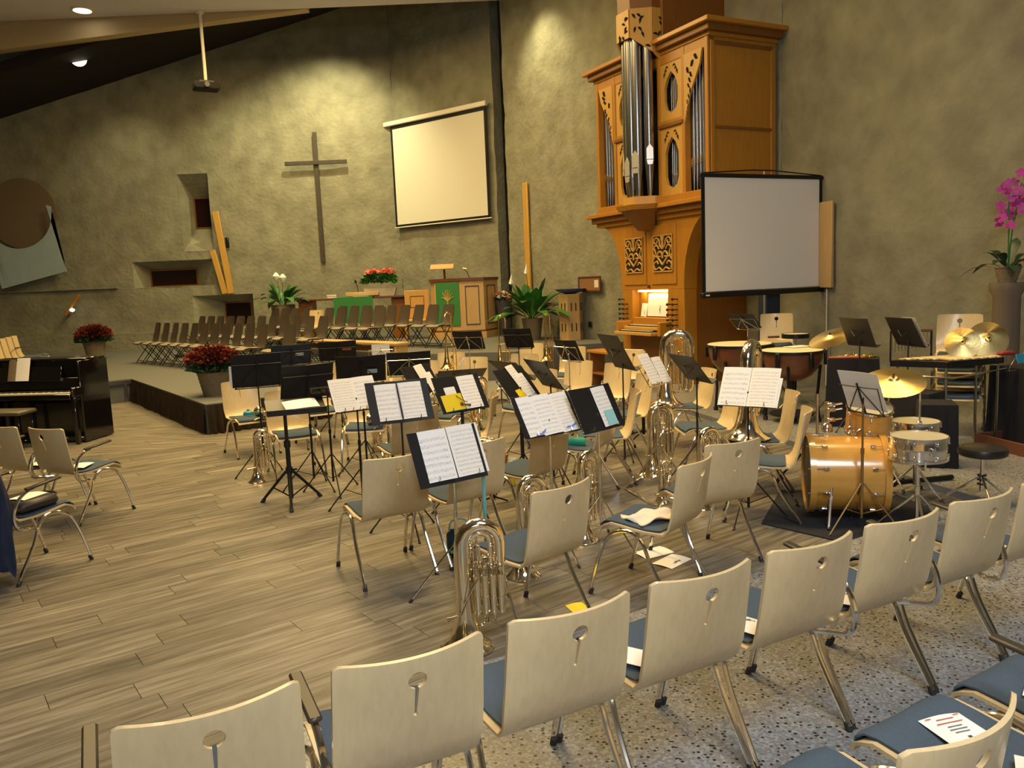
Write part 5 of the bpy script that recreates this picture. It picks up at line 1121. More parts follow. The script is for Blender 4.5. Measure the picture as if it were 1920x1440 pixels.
# ------------------------------------------------------------------ pipe organ
og = thing('pipe_organ', 'tall oak pipe organ with carved panels standing at the plaster wall', 'organ', (1.821, 15.519, TZ), rad(-63.5))
XZ = frame(Vector((1, 0, 0)), Vector((0, 0, 1)), Vector((0, -1, 0)))     # prism local (x, z), extruded towards the viewer (-y)
def bx(name, x0, x1, y0, y1, z0, z1, m='oak', parent=None, bev=0.008):
    b = MB(); c = ((x0 + x1) / 2, (y0 + y1) / 2, (z0 + z1) / 2 - TZ); s = (x1 - x0, y1 - y0, z1 - z0)
    b.bbox(c, s, bev) if bev else b.box(c, s); return b.build(name, MT[m], parent or og, True, 30)
def front_poly(name, poly, y0, y1, m='oak', parent=None):
    b = MB(); b.prism([(x, z - TZ) for x, z in poly], -y1, -y0, XZ); return b.build(name, MT[m], parent or og, True, 30)
def flare(x0, z0, x1, z1, n=8):
    # concave quarter curve from the narrow foot to the wide top
    return [(x0 + (x1 - x0) * (1 - math.cos(t)), z0 + (z1 - z0) * math.sin(t)) for t in (PI / 2 * k / n for k in range(n + 1))]
XL, XR = 0.68, 2.48
right_f = flare(XR, 1.75, 3.12, 2.88); left_f = flare(XL, 1.75, 0.03, 2.88)
front_poly('case_body', [(XL, TZ), (XR, TZ)] + right_f + left_f[::-1], 0.27, 1.36, 'oak_dark')
front_poly('upper_front_board', [(XL, 1.68), (XR, 1.68)] + right_f + left_f[::-1], 0.0, 0.27)
bx('stile', XL, 1.00, 0.0, 0.27, TZ, 1.68); bx('stile', 2.04, XR, 0.0, 0.27, TZ, 1.68); bx('lower_front_board', 1.00, 2.04, 0.0, 0.27, TZ, 1.18)
for x0, x1 in ((0.78, 1.46), (1.62, 2.30)):
    # carved double doors above the keyboards
    d = bx('carved_door', x0, x1, -0.02, 0.0, 1.76, 2.78, 'oak', bev=0.01)
    cx = (x0 + x1) / 2; g0, g1, h0, h1 = cx - 0.27, cx + 0.27, 1.97, 2.60
    bx('grille_back', g0, g1, -0.026, -0.02, h0, h1, 'opening_shade', d, 0)  # black sheet stands in for the shade behind the fretwork
    b = MB(); gy = -0.034
    def sc(pts, r=0.016, sm=4):
        for s in (-1, 1): b.tube([(cx + s * x * 0.27, gy, h0 + (z + 1) / 2 * (h1 - h0) - TZ) for x, z in pts], r, 5, smooth=sm)
    sc([(0.0, -0.95), (0.35, -0.75), (0.75, -0.85), (0.9, -0.55), (0.6, -0.40), (0.45, -0.55)]); sc([(0.0, -0.6), (0.3, -0.35), (0.55, -0.1), (0.3, 0.12), (0.05, 0.0), (0.0, -0.25)], 0.018)
    sc([(0.9, -0.3), (0.7, 0.05), (0.85, 0.35), (0.55, 0.45), (0.35, 0.25)]); sc([(0.0, 0.25), (0.25, 0.45), (0.35, 0.75), (0.7, 0.85), (0.85, 0.62), (0.6, 0.55), (0.5, 0.72)]); sc([(0.12, 0.95), (0.0, 0.6), (0.0, 0.35)], 0.02)
    sc([(0.95, -0.98), (0.97, 0.0), (0.95, 0.98)], 0.012, 2); sc([(0.0, -0.97), (0.97, -0.97)], 0.012, 0); sc([(0.0, 0.97), (0.97, 0.97)], 0.012, 0); sc([(0.2, -0.15), (0.75, -0.15), (0.95, -0.05)], 0.013)
    o = b.build('fretwork', MT['oak_light'], d)
bx('door_knob', 1.525, 1.555, -0.05, 0.0, 1.70, 1.76, 'wood_red', bev=0.006)
# console: niche with lamp and music desk, two manuals, stops
bx('niche_back', 1.00, 2.04, 0.24, 0.27, 1.18, 1.68, 'oak_light', bev=0)
bx('music_desk', 1.02, 2.02, 0.10, 0.13, 1.14, 1.20, 'oak_dark'); bx('desk_board', 1.02, 1.22, 0.16, 0.24, 1.20, 1.66, 'orange_paint' if False else 'oak', bev=0.004)
lamp = bx('desk_lamp', 1.10, 1.98, 0.06, 0.12, 1.635, 1.665, 'desk_lamp', bev=0)
ld = bpy.data.lights.new('organ_desk_light', 'AREA'); ld.shape = 'RECTANGLE'; ld.size = 0.8; ld.size_y = 0.06; ld.energy = 2.2; ld.color = (1, 0.78, 0.38)
lo = bpy.data.objects.new('organ_desk_light', ld); COL.objects.link(lo); lo.parent = lamp; lo.location = (1.54, 0.09, 1.62 - TZ); lo.rotation_euler = (0.25, 0, 0)
for z, y0, x0, x1 in ((1.03, -0.20, 0.98, 2.06), (0.945, -0.36, 0.92, 2.02)):
    k = bx('manual', x0, x1, y0, 0.0, z - 0.055, z, 'oak_light', bev=0.006)
    bx('keys', x0 + 0.07, x1 - 0.07, y0 + 0.05, y0 + 0.17, z, z + 0.016, 'leather_dark', k, 0)
    b = MB()
    for i in range(28):
        if i % 7 not in (2, 6): b.box((x0 + 0.10 + i * (x1 - x0 - 0.2) / 28, y0 + 0.13, z + 0.022 - TZ), (0.012, 0.08, 0.012))
    b.build('sharps', MT['ivory'], k)
bx('key_cheek', 0.90, 0.98, -0.30, 0.0, 0.88, 1.12, 'oak'); bx('key_cheek', 2.04, 2.12, -0.24, 0.0, 0.88, 1.12, 'oak')
bx('knee_board', 1.0, 2.0, -0.06, 0.0, 0.15, 0.88, 'oak_dark')
for s, xs in ((0, (0.74, 0.86)), (1, (2.16, 2.30))):
    for i in range(7):
        for j, x in enumerate(xs):
            if (i in (0, 6)) and j == (1 if s == 0 else 0): continue
            z = 0.98 + i * 0.088; b = MB(); b.cyl((x, 0.0, z - TZ), (x, -0.10, z - TZ), 0.010, n=8); b.lathe([(0.012, 0.0), (0.024, 0.01), (0.022, 0.03), (0.0, 0.036)], 10, (x, -0.09, z - TZ), drum_axis((0, -1, 0))); b.build('stop_knob', MT['leather_dark'], og)
# lower cornice
for z0, z1, o_ in ((2.86, 2.94, 0.05), (2.94, 3.04, 0.12), (3.04, 3.11, 0.19)):
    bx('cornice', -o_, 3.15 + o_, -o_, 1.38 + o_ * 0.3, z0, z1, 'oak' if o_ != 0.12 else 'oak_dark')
# upper case
bx('case_back', 0.05, 3.10, 0.34, 1.36, 3.11, 5.52, 'opening_shade', bev=0)  # solid box, its black colour stands in for the shaded case interior
for x0 in (0.0, 3.09): 
    p = bx('side_panel', x0, x0 + 0.06, 0.0, 1.38, 3.11, 5.52, 'oak', bev=0.004)
bx('side_rail', 3.145, 3.165, 0.08, 1.30, 4.15, 4.20, 'oak_dark'); bx('side_rail', 3.145, 3.165, 0.08, 1.30, 5.40, 5.46, 'oak_dark'); bx('side_stile', 3.145, 3.165, 0.02, 0.10, 3.15, 5.46, 'oak'); bx('side_stile', 3.145, 3.165, 1.26, 1.36, 3.15, 5.46, 'oak')
for x0, x1 in ((0.0, 0.08), (0.56, 0.64), (1.20, 1.27), (1.88, 1.95), (2.51, 2.59), (3.07, 3.15)): bx('post', x0, x1, -0.03, 0.10, 3.11, 5.52, 'oak')
bx('base_rail', 0.0, 3.15, -0.04, 0.10, 3.11, 3.24, 'oak'); bx('top_rail', 0.0, 3.15, -0.02, 0.10, 5.36, 5.52, 'oak')
PIPE = {}
def pipe(x, y, r, z0, zm, z1, m='tin', gold=True, nm='pipe', ang=-PI / 2):
    b = MB(); b.tube([(x, y, z0 - TZ), (x, y, zm - 0.04 - TZ), (x, y, zm - TZ), (x, y, z1 - TZ)], [r * 0.35, r * 0.95, r, r], 12); o = b.build(nm, MT[m], og)
    d = Vector((math.cos(ang), math.sin(ang), 0)); c = Vector((x, y, 0)) + d * (r + 0.001); hh = r * 2.6
    b = MB(); t_ = Vector((-d.y, d.x, 0)); w = r * 0.66
    b.add([c - t_ * w + Vector((0, 0, zm - TZ)), c + t_ * w + Vector((0, 0, zm - TZ)), c + t_ * w + Vector((0, 0, zm + hh * 0.8 - TZ)), c + Vector((0, 0, zm + hh * 1.15 - TZ)), c - t_ * w + Vector((0, 0, zm + hh * 0.8 - TZ))], [(0, 1, 2, 3, 4)])
    b.add([c - t_ * w - Vector((0, 0, TZ - zm + 0.012)), c + t_ * w - Vector((0, 0, TZ - zm + 0.012)), c + t_ * w * 0.7 - Vector((0, 0, TZ - zm + r)), c - t_ * w * 0.7 - Vector((0, 0, TZ - zm + r))], [(0, 1, 2, 3)])
    k = b.build('mouth', MT['tin_gold'] if gold else MT['pipe_mouth'], o, False); md = k.modifiers.new('s', 'SOLIDIFY'); md.thickness = 0.004
    return o
for side in (0, 1):
    for i in range(6):
        f = (i + 0.5) / 6; x = (0.08 + 0.48 * f) if side == 0 else (3.07 - 0.48 * f)
        pipe(x, 0.12, 0.037, 3.2, 3.66 + 0.10 * (1 - f), 5.40)
    # carved triangle hanging at the top of the outer flat
    xi, xo = (0.56, 0.12) if side == 0 else (2.59, 3.03); s = 1 if side == 0 else -1
    tri = [(xi, 5.38), (xo, 5.38), (xo + s * 0.06, 5.15), (xi - s * 0.14, 4.75), (xi, 4.32)]
    if side == 1: pass
    po = tri if s > 0 else tri[::-1]
    po = po[::-1] if s > 0 else po[::-1]
    ct = front_poly('carved_spandrel', po, -0.035, 0.0, 'oak_light')
    rr = random.Random(5 + side); b = MB()
    for k in range(11):
        f = k / 10; zc = 5.28 - f * 0.80; wd = 0.36 * (1 - f) + 0.03; xx = xi - s * (0.05 + wd * rr.uniform(0.15, 0.75)); a = rr.uniform(0, PI); l = 0.055 * (1 - 0.6 * f)
        P = [(xx + l * math.cos(a) * t_, -0.037, zc + l * math.sin(a) * t_ + 0.02 * math.sin(t_ * 3) - TZ) for t_ in (-1, -0.3, 0.3, 1)]
        b.tube(P, [0.006, 0.020 * (1.2 - f), 0.022 * (1.2 - f), 0.006], 6, smooth=2)
    b.build('hole_shade_scroll', MT['opening_shade'], ct)  # raised black scrolls, painted as the dark of pierced holes
    # panels with pointed openings and small pipes behind
    x0, x1 = (0.64, 1.20) if side == 0 else (1.95, 2.51); xm = (x0 + x1) / 2; w2 = (x1 - x0) / 2
    for z0, z1 in ((3.24, 4.34), (4.46, 5.38)):
        h = z1 - z0; e = w2 * 0.62
        op = [(xm, z0 + 0.10), (xm + e * 0.75, z0 + 0.17), (xm + e, z0 + 0.30), (xm + e, z1 - 0.42), (xm + e * 0.6, z1 - 0.26), (xm, z1 - 0.16), (xm - e * 0.6, z1 - 0.26), (xm - e, z1 - 0.42), (xm - e, z0 + 0.30), (xm - e * 0.75, z0 + 0.17)]
        out = [(xm, z0), (x1, z0), (x1, z0 + 0.30), (x1, z1 - 0.42), (x1, z1), (xm, z1), (x0, z1), (x0, z1 - 0.42), (x0, z0 + 0.30), (x0, z0)]
        b = MB(); n = len(op)
        for yy in (-0.01, 0.04): b.v += [(x, yy, z - TZ) for x, z in op] + [(x, yy, z - TZ) for x, z in out]
        for k in range(n):
            j = (k + 1) % n; b.f += [(k, j, n + j, n + k), (2 * n + k, 3 * n + k, 3 * n + j, 2 * n + j), (k, 2 * n + k, 2 * n + j, j)]
        pn = b.build('pierced_panel', MT['oak_light'], og, False)
        b = MB()
        for s2 in (-1, 1):
            for k in range(3): b.tube([(xm + s2 * e * (0.35 + 0.22 * k), -0.014, z1 - 0.10 - 0.05 * k - TZ), (xm + s2 * e * (0.55 + 0.2 * k), -0.014, z1 - 0.07 - 0.05 * k - TZ), (xm + s2 * e * (0.75 + 0.12 * k), -0.014, z1 - 0.12 - 0.06 * k - TZ)], [0.004, 0.013, 0.004], 5, smooth=2)
        b.build('hole_shade_scroll', MT['opening_shade'], pn)  # black scrolls on the board stand in for shaded cut-outs
        for k in range(7):
            f = k / 6 - 0.5; pipe(xm + f * 2 * e * 0.86, 0.12, 0.020, z0 + 0.02, z0 + 0.28 + 0.35 * f * f, z1 - 0.08)
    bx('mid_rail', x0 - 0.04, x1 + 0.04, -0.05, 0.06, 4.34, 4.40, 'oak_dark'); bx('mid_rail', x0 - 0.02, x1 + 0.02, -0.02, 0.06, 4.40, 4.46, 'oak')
# protruding central tower
tc_x = 1.575
for k, a in enumerate((-150, -115, -90, -65, -30)):
    rr_ = 0.33; aa = rad(a); r = (0.085, 0.095, 0.105, 0.095, 0.085)[k]; zm = (3.86, 3.74, 3.62, 3.74, 3.86)[k]
    pipe(tc_x + rr_ * math.cos(aa) * 0.95, rr_ * math.sin(aa) - 0.02, r, 3.2, zm, 6.25, gold=False, nm='tower_pipe', ang=aa)
def tower_poly(o): return [(tc_x - 0.34 - o, 0.02), (tc_x - 0.34 - o, -0.12 - o), (tc_x - 0.16 - o * 0.4, -0.42 - o), (tc_x + 0.16 + o * 0.4, -0.42 - o), (tc_x + 0.34 + o, -0.12 - o), (tc_x + 0.34 + o, 0.02)]
def tslab(name, z0, z1, o0, o1, m='oak'):
    a, c = tower_poly(o0), tower_poly(o1); n = len(a); b = MB(); b.add([(x, y, z0 - TZ) for x, y in a] + [(x, y, z1 - TZ) for x, y in c], [tuple(range(n)), tuple(range(2 * n - 1, n - 1, -1))] + [(i, n + i, n + (i + 1) % n, (i + 1) % n) for i in range(n)]); return b.build(name, MT[m], og, True, 20)
tslab('tower_bracket', 2.70, 3.04, -0.22, 0.06, 'oak_dark'); tslab('tower_cornice', 3.04, 3.12, 0.10, 0.14, 'oak'); tslab('tower_base', 3.12, 3.26, 0.02, 0.02, 'oak_light')
tslab('tower_entablature', 6.25, 6.95, 0.03, 0.05, 'oak_dark'); tslab('tower_crown', 6.95, 7.2, 0.12, 0.26, 'oak')
b = MB()
tp = tower_poly(0.035)
for i in range(1, 5):
    a, c = Vector((*tp[i - 1], 0)) if i > 0 else None, Vector((*tp[i], 0))
for i in range(0, 5):
    a, c = Vector((tp[i][0], tp[i][1], 0)), Vector((tp[i + 1][0], tp[i + 1][1], 0)); dz = (0.78, 0.62, 0.42, 0.62, 0.78)[i]; da, dc = ((0.85, 0.70), (0.70, 0.45), (0.45, 0.45), (0.45, 0.70), (0.70, 0.85))[i]
    n_ = (c - a).cross(Vector((0, 0, 1))).normalized()
    vs = [a + Vector((0, 0, 6.28 - TZ)), c + Vector((0, 0, 6.28 - TZ)), c + Vector((0, 0, 6.28 - dc - TZ)), a + Vector((0, 0, 6.28 - da - TZ))]
    bb = MB(); bb.add(vs + [v + n_ * 0.03 for v in vs], ((0, 1, 2, 3), (7, 6, 5, 4), (0, 4, 5, 1), (1, 5, 6, 2), (2, 6, 7, 3), (3, 7, 4, 0))); cv = bb.build('carved_apron', MT['oak_light'], og, False)
    rr = random.Random(i + 20); sb = MB()
    for k in range(8):
        f = rr.uniform(0.15, 0.85); zz = 6.23 - rr.uniform(0.08, 0.9) * (da * (1 - f) + dc * f); p = a.lerp(c, f) + n_ * 0.033; ang = rr.uniform(0, PI); dd = (c - a).normalized() * math.cos(ang) + Vector((0, 0, 1)) * math.sin(ang)
        sb.tube([p - dd * 0.05 + Vector((0, 0, zz - TZ)), p + Vector((0, 0, zz - TZ + 0.012)), p + dd * 0.05 + Vector((0, 0, zz - TZ))], [0.004, 0.022, 0.004], 6, smooth=2)
    sb.build('hole_shade_scroll', MT['opening_shade'], cv)  # apron is solid, black scrolls give the shade of pierced carving
# main cornices and the raised centre box
for x0, x1 in ((0.0, 1.20), (1.95, 3.15)):
    for z0, z1, o_ in ((5.52, 5.58, 0.04), (5.58, 5.68, 0.12), (5.68, 5.75, 0.20)):
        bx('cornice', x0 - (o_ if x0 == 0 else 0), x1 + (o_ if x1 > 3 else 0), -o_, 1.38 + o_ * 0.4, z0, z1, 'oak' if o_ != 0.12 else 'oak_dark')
bx('centre_box', 1.14, 2.02, 0.0, 1.38, 5.5, 7.1, 'oak_dark')
# things at the organ
def at_organ(name, label, cat, m, x, y, z, w, h, tilt=0.2, rz=0.0, cl=False):
    t = thing(name, label, cat); t.matrix_world = Matrix.Translation((1.821, 15.519, TZ)) @ Matrix.Rotation(rad(-63.5), 4, 'Z') @ Matrix.Translation((x, y, z - TZ)) @ Matrix.Rotation(PI / 2 - tilt, 4, 'X') @ Matrix.Rotation(rz, 4, 'Z')
    link('page', page_mesh(w, h, m), t)
    if cl: clef(t, h * 0.35, (w * 0.15, -h * 0.2, 0.008))
    return t
at_organ('sheet_music', 'large white sheet glowing on the organ music desk', 'sheet music', 'paper', 1.62, 0.10, 1.40, 0.56, 0.40, 0.10, 0, True)
at_organ('leaflet', 'small white leaflet with a clef on the organ music desk', 'leaflet', 'paper', 1.24, 0.09, 1.31, 0.17, 0.24, 0.15, -0.05, True)
# bench with books
bn = thing('organ_bench', 'brown wooden organ bench with green shelf in front of the keys', 'bench', (1.75, 13.35, TZ), rad(-63.5))
MB().bbox((0, 0, 0.60), (1.25, 0.34, 0.05), 0.01).build('seat', MT['oak'], bn)
for s in (-1, 1): MB().bbox((s * 0.56, 0, 0.29), (0.05, 0.32, 0.57), 0.01).build('side', MT['oak_dark'], bn)
MB().bbox((0, 0, 0.22), (1.08, 0.28, 0.03), 0.006).build('shelf', MT['oak_dark'], bn)
t = thing('music_book', 'thick white music book lying on the organ bench', 'book', (1.95, 12.95, TZ + 0.626), rad(-40)); MB().bbox((0, 0, 0.018), (0.36, 0.27, 0.035), 0.004).build('pages', MT['paper'], t); MB().box((0, 0, 0.0), (0.37, 0.28, 0.006)).build('cover', MT['wood_red'], t); MB().box((0, 0, 0.038), (0.37, 0.28, 0.004)).build('cover', MT['paper'], t)
# ------------------------------------------------------------------ choir chairs on the stage
def choir_meshes():
    P = [(-0.15, 0.90), (-0.135, 0.84), (-0.10, 0.70), (-0.06, 0.58), (-0.02, 0.49), (0.04, 0.455), (0.14, 0.45), (0.28, 0.465), (0.38, 0.46), (0.42, 0.435)]
    W_ = [0.15, 0.175, 0.185, 0.19, 0.18, 0.195, 0.215, 0.22, 0.215, 0.20]; nx = 6; vs = []; fs = []
    for side in (0, 1):
        for (y, z), w in zip(P, W_):
            for k in range(nx + 1):
                u = 2 * k / nx - 1; vs.append((u * w, y + 0.035 * u * u * (1 if z > 0.5 else 0.2) + (0.010 if side else 0) * -1, z + 0.012 * u * u * (z < 0.5) - 0.010 * side))
    n1 = len(P) * (nx + 1)
    for i in range(len(P) - 1):
        for k in range(nx): q = i * (nx + 1) + k; fs += [(q, q + 1, q + nx + 2, q + nx + 1), (n1 + q, n1 + q + nx + 1, n1 + q + nx + 2, n1 + q + 1)]
    for k in range(nx): q = (len(P) - 1) * (nx + 1) + k; fs += [(k, n1 + k, n1 + k + 1, k + 1), (q, q + 1, n1 + q + 1, n1 + q)]
    for i in range(len(P) - 1): q = i * (nx + 1); fs += [(q, q + nx + 1, n1 + q + nx + 1, n1 + q), (q + nx, n1 + q + nx, n1 + q + 2 * nx + 1, q + 2 * nx + 1)]
    m = MB(); m.add(vs, fs); shell = m.mesh('shell', MT['choir_shell'])
    m = MB(); vs = []; fs = []
    for i, (y, z) in enumerate(((0.03, 0.466), (0.14, 0.464), (0.28, 0.478), (0.38, 0.472), (0.415, 0.452))):
        for k in range(7): u = 2 * k / 6 - 1; vs.append((u * 0.19, y, z + 0.012 * u * u))
    for i in range(4):
        for k in range(6): q = i * 7 + k; fs.append((q, q + 7, q + 8, q + 1))
    n = len(vs); vs += [(x, y, z - 0.010) for x, y, z in vs]; fs += [tuple(i + n for i in f[::-1]) for f in fs]
    m.add(vs, fs); seat = m.mesh('seat_pad', MT['choir_seat'])
    legs = []
    for s in (-1, 1):
        for a, b in (((s * 0.19, 0.06, 0.445), (s * 0.205, 0.40, 0.0)), ((s * 0.19, 0.30, 0.445), (s * 0.205, -0.04, 0.0))):
            m = MB(); m.tube([a, b], 0.010, 6); legs.append(m.mesh('leg', MT['black_metal']))
    m = MB(); m.tube([(-0.2, 0.36, 0.06), (0.2, 0.36, 0.06)], 0.008, 6); m.tube([(-0.2, 0.0, 0.06), (0.2, 0.0, 0.06)], 0.008, 6); bar = m.mesh('cross_bar', MT['black_metal'])
    return shell, seat, legs, bar
CS, CP, CL, CB = choir_meshes()
def choir_chair(loc, yaw, label, group):
    t = thing('choir_chair', label, 'chair', loc, yaw, group); link('shell', CS, t); link('seat_pad', CP, t)
    for l in CL: link('leg', l, t)
    link('cross_bar', CB, t); return t
def choir_row(n, x, y, z, group, label, skip=(), dxy=(-0.354, 0.354), first=None, last=None):
    for i in range(n):
        if i in skip: continue
        lb = first if (i == 0 and first) else last if (i == n - 1 and last) else label + ', ' + ORD[i] + ' from its near end'
        choir_chair((x + dxy[0] * i, y + dxy[1] * i, z), rad(135 + R_.uniform(-4, 4)), lb, group)
choir_row(13, -4.0, 14.25, STG, 'front row of brown choir chairs', 'brown shell chair in the front choir row', (1,), first='brown shell chair at the near end of the front choir row, above the navy folder', last='brown shell chair at the far left end of the front choir row')
choir_row(12, -3.75, 15.75, STG + 0.08, 'second row of brown choir chairs', 'brown shell chair in the second choir row', first='brown shell chair at the near end of the second choir row', last='brown shell chair at the far end of the second choir row')
choir_row(10, -2.8, 17.0, POD, 'third row of brown choir chairs', 'brown shell chair in the third choir row', (5,), first='brown shell chair at the near end of the third choir row', last='brown shell chair at the far end of the third choir row')
choir_row(9, -1.35, 16.95, POD, 'rear row of brown choir chairs', 'brown shell chair in the rear choir row', first='brown shell chair directly before the green pulpit cloth', last='brown shell chair at the far end of the rear choir row')
m = MB(); a_ = rad(135); m.box((-5.6, 17.45, STG + 0.039), (6.6, 0.85, 0.078), a_); tag(m.build('floor_riser', MT['carpet'], smooth=False), kind='structure')
chair((-4.57, 18.77, POD), rad(150), 'single pale beech chair standing among the brown choir chairs')
bn = thing('long_bench', 'long pale wooden bench in front of the third choir row', 'bench', (-3.35, 16.42, STG), rad(135))
MB().bbox((0, 0, 0.41), (3.7, 0.34, 0.05), 0.008).build('seat', MT['wood_pale'], bn)
for x in (-1.78, 0.0, 1.78): MB().bbox((x, 0, 0.195), (0.06, 0.30, 0.39), 0.008).build('leg', MT['wood_pale'], bn)
MB().bbox((0, 0, 0.30), (3.5, 0.03, 0.10), 0.004).build('rail', MT['oak_dark'], bn)
# ------------------------------------------------------------------ podium furniture
pu_ = thing('pulpit', 'pale wooden panelled pulpit with a dark rim and green cloth', 'pulpit', (-0.9, 19.8, POD))
PP = [(-1.80, 19.60), (-1.15, 19.28), (-0.59, 19.30), (-0.26, 20.1), (-0.5, 20.8), (-1.5, 20.8), (-1.95, 20.2)]
def pex(o, z0, z1, nm, m):
    cx, cy = -0.95, 20.05; b = MB(); b.prism([((x - cx) * o + cx + 0.9, (y - cy) * o + cy - 19.8) for x, y in PP], z0 - POD, z1 - POD); return b.build(nm, MT[m], pu_, True, 25)
pex(1.0, 0.78, 1.99, 'body', 'wood_pale'); pex(1.04, 1.99, 2.06, 'rim', 'wood_red'); pex(1.08, 0.60, 0.76, 'plinth', 'wood_pale'); pex(1.06, 0.76, 0.80, 'base_moulding', 'wood_red')
def pface(i, name, m, u0, u1, z0, z1, off=0.012, par=None):
    a, c = Vector((PP[i][0] + 0.9, PP[i][1] - 19.8, 0)), Vector((PP[i + 1][0] + 0.9, PP[i + 1][1] - 19.8, 0)); d = c - a; n = d.cross(Vector((0, 0, 1))).normalized()
    q = a + d * (u0 + u1) / 2 + n * off; b = MB(); b.box((q.x, q.y, (z0 + z1) / 2 - POD), (d.length * (u1 - u0), 0.012, z1 - z0), math.atan2(d.y, d.x)); return b.build(name, MT[m], par or pu_, False)
for i in (1, 2):
    for u0, u1, z0, z1 in ((0.2, 0.23, 0.95, 1.85), (0.77, 0.80, 0.95, 1.85), (0.2, 0.8, 0.93, 0.95), (0.2, 0.8, 1.85, 1.87)): pface(i, 'inlay_strip', 'leather_dark', u0, u1, z0, z1, 0.003)
gc = pface(0, 'pulpit_cloth', 'green_cloth', 0.06, 0.96, 0.92, 1.96, 0.014); gc.parent = None; gc.location = (-0.9, 19.8, POD); tag(gc, 'green pulpit cloth with a pale tree emblem', 'cloth')
a, c = Vector((PP[0][0], PP[0][1], 0)), Vector((PP[1][0], PP[1][1], 0)); dd = (c - a).normalized(); nn = dd.cross(Vector((0, 0, 1))).normalized(); mid = a.lerp(c, 0.52) + nn * 0.024
b = MB()
def TP(x, z): p = mid + dd * x; return (p.x + 0.9, p.y - 19.8, z - POD)
b.tube([TP(0.0, 1.10), TP(0.0, 1.40), TP(0.0, 1.55)], [0.040, 0.022, 0.018], 6)
for x1, z1, x2, z2 in ((-0.10, 1.66, -0.14, 1.72), (0.10, 1.66, 0.13, 1.70), (-0.05, 1.70, -0.06, 1.78), (0.05, 1.70, 0.07, 1.78), (-0.14, 1.60, -0.17, 1.60), (0.13, 1.60, 0.16, 1.62), (0, 1.7, 0.0, 1.8)): b.tube([TP(0, 1.50), TP(x1 * 0.6, 1.58), TP(x1, z1), TP(x2, z2)], [0.016, 0.012, 0.010, 0.012], 5, smooth=2)
b.build('tree_emblem', MT['oak_light'], gc)
t = thing('reading_board', 'thin wooden reading board above the pulpit', 'reading stand', (-1.62, 20.0, 2.06)); MB().bbox((0, 0, 0.30), (0.58, 0.34, 0.03), 0.006, m=RM(0.35)).build('board', MT['wood_pale'], t); MB().cyl((0.05, 0.05, 0.0), (0.05, 0.02, 0.30), 0.025, n=8).build('post', MT['wood_red'], t)
t = thing('pulpit_microphone', 'small microphone on a thin arm above the pulpit', 'microphone', (-0.95, 19.9, 2.06)); b = MB(); b.tube([(0, 0.1, 0), (-0.05, 0.0, 0.15), (-0.15, -0.05, 0.24)], 0.010, 6, smooth=3); b.build('arm', MT['wood_red'], t); MB().cyl((-0.15, -0.05, 0.24), (-0.05, -0.06, 0.22), 0.022, n=8).build('capsule', MT['ivory'], t)
# baptismal font
t = thing('baptismal_font', 'hexagonal wooden font with dark slits beside the peace lily', 'font', (1.36, 17.55, POD), 0.2)
b = MB(); b.lathe([(0.27, 0.0), (0.265, 0.02), (0.265, 0.96), (0.28, 0.98), (0.28, 1.0)], 6); b.build('column', MT['wood_pale'], t)
for k in range(6):
    a = PI / 6 + k * PI / 3; d = Vector((math.cos(a), math.sin(a), 0)); e = Vector((-d.y, d.x, 0))
    for s in (-1, 1):
        for z in (0.28, 0.72): p = d * 0.231 + e * s * 0.05; b = MB(); b.box((p.x, p.y, z), (0.012, 0.022, 0.17), a); b.build('slit', MT['leather_dark'], t)
t = thing('glass_bowl', 'wide dark blue glass bowl on top of the wooden font', 'bowl', (1.36, 17.55, POD + 1.0)); b = MB(); b.lathe([(0.0, 0.0), (0.10, 0.0), (0.26, 0.05), (0.33, 0.10), (0.345, 0.11), (0.33, 0.112), (0.24, 0.06), (0.09, 0.015), (0, 0.012)], 28, caps=False); b.build('body', MT['blue_glass'], t)
# communion table with things
TBH = 1.70
t = thing('communion_table', 'long dark wooden table behind the choir chairs', 'table', (-4.05, 20.9, POD)); MB().bbox((0, 0, TBH - POD - 0.03), (2.75, 0.7, 0.05), 0.01).build('top', MT['wood_red'], t)
for x in (-1.2, 1.2): MB().bbox((x, 0, (TBH - POD - 0.06) / 2), (0.35, 0.5, TBH - POD - 0.06), 0.01).build('leg', MT['oak_dark'], t)
t = thing('table_runner', 'green cloth with white edge hanging over the long table', 'cloth', (-3.95, 20.6, POD)); MB().box((0, 0.15, TBH - POD + 0.004), (1.0, 0.75, 0.008)).build('top_cloth', MT['green_cloth'], t, False); MB().box((0, -0.06 - 0.19, TBH - POD - 0.35), (1.0, 0.010, 0.70)).build('front_fall', MT['green_cloth'], t, False); MB().box((0.2, -0.20, TBH - POD + 0.011), (0.40, 0.12, 0.006)).build('white_edge', MT['paper'], t, False)
t = thing('table_lectern', 'shallow wooden book desk with a microphone on the long table', 'lectern', (-3.75, 20.75, TBH + 0.01)); MB().bbox((0, 0, 0.06), (0.85, 0.4, 0.10), 0.01).build('desk', MT['wood_pale'], t); b = MB(); b.tube([(-0.15, 0.1, 0.1), (-0.16, 0.08, 0.25), (-0.18, 0.0, 0.36)], 0.010, 6, smooth=3); k = b.build('microphone_arm', MT['black_metal'], t); MB().cyl((-0.18, 0.0, 0.35), (-0.185, -0.02, 0.42), 0.025, n=8).build('microphone', MT['black_metal'], k)
for i, (x, z) in enumerate(((-4.55, 0.0), (-4.56, 0.045))):
    t = thing('hymn_book', ('lower', 'upper')[i] + ' of two pale hymn books stacked left of the book desk', 'book', (x, 20.72, TBH + z), 0.1 * i); MB().bbox((0, 0, 0.02), (0.24, 0.18, 0.04), 0.004).build('pages', MT['paper'], t); MB().box((0, 0, 0.041), (0.25, 0.19, 0.004)).build('cover', MT['print_red'] if i == 0 else MT['ivory'], t)
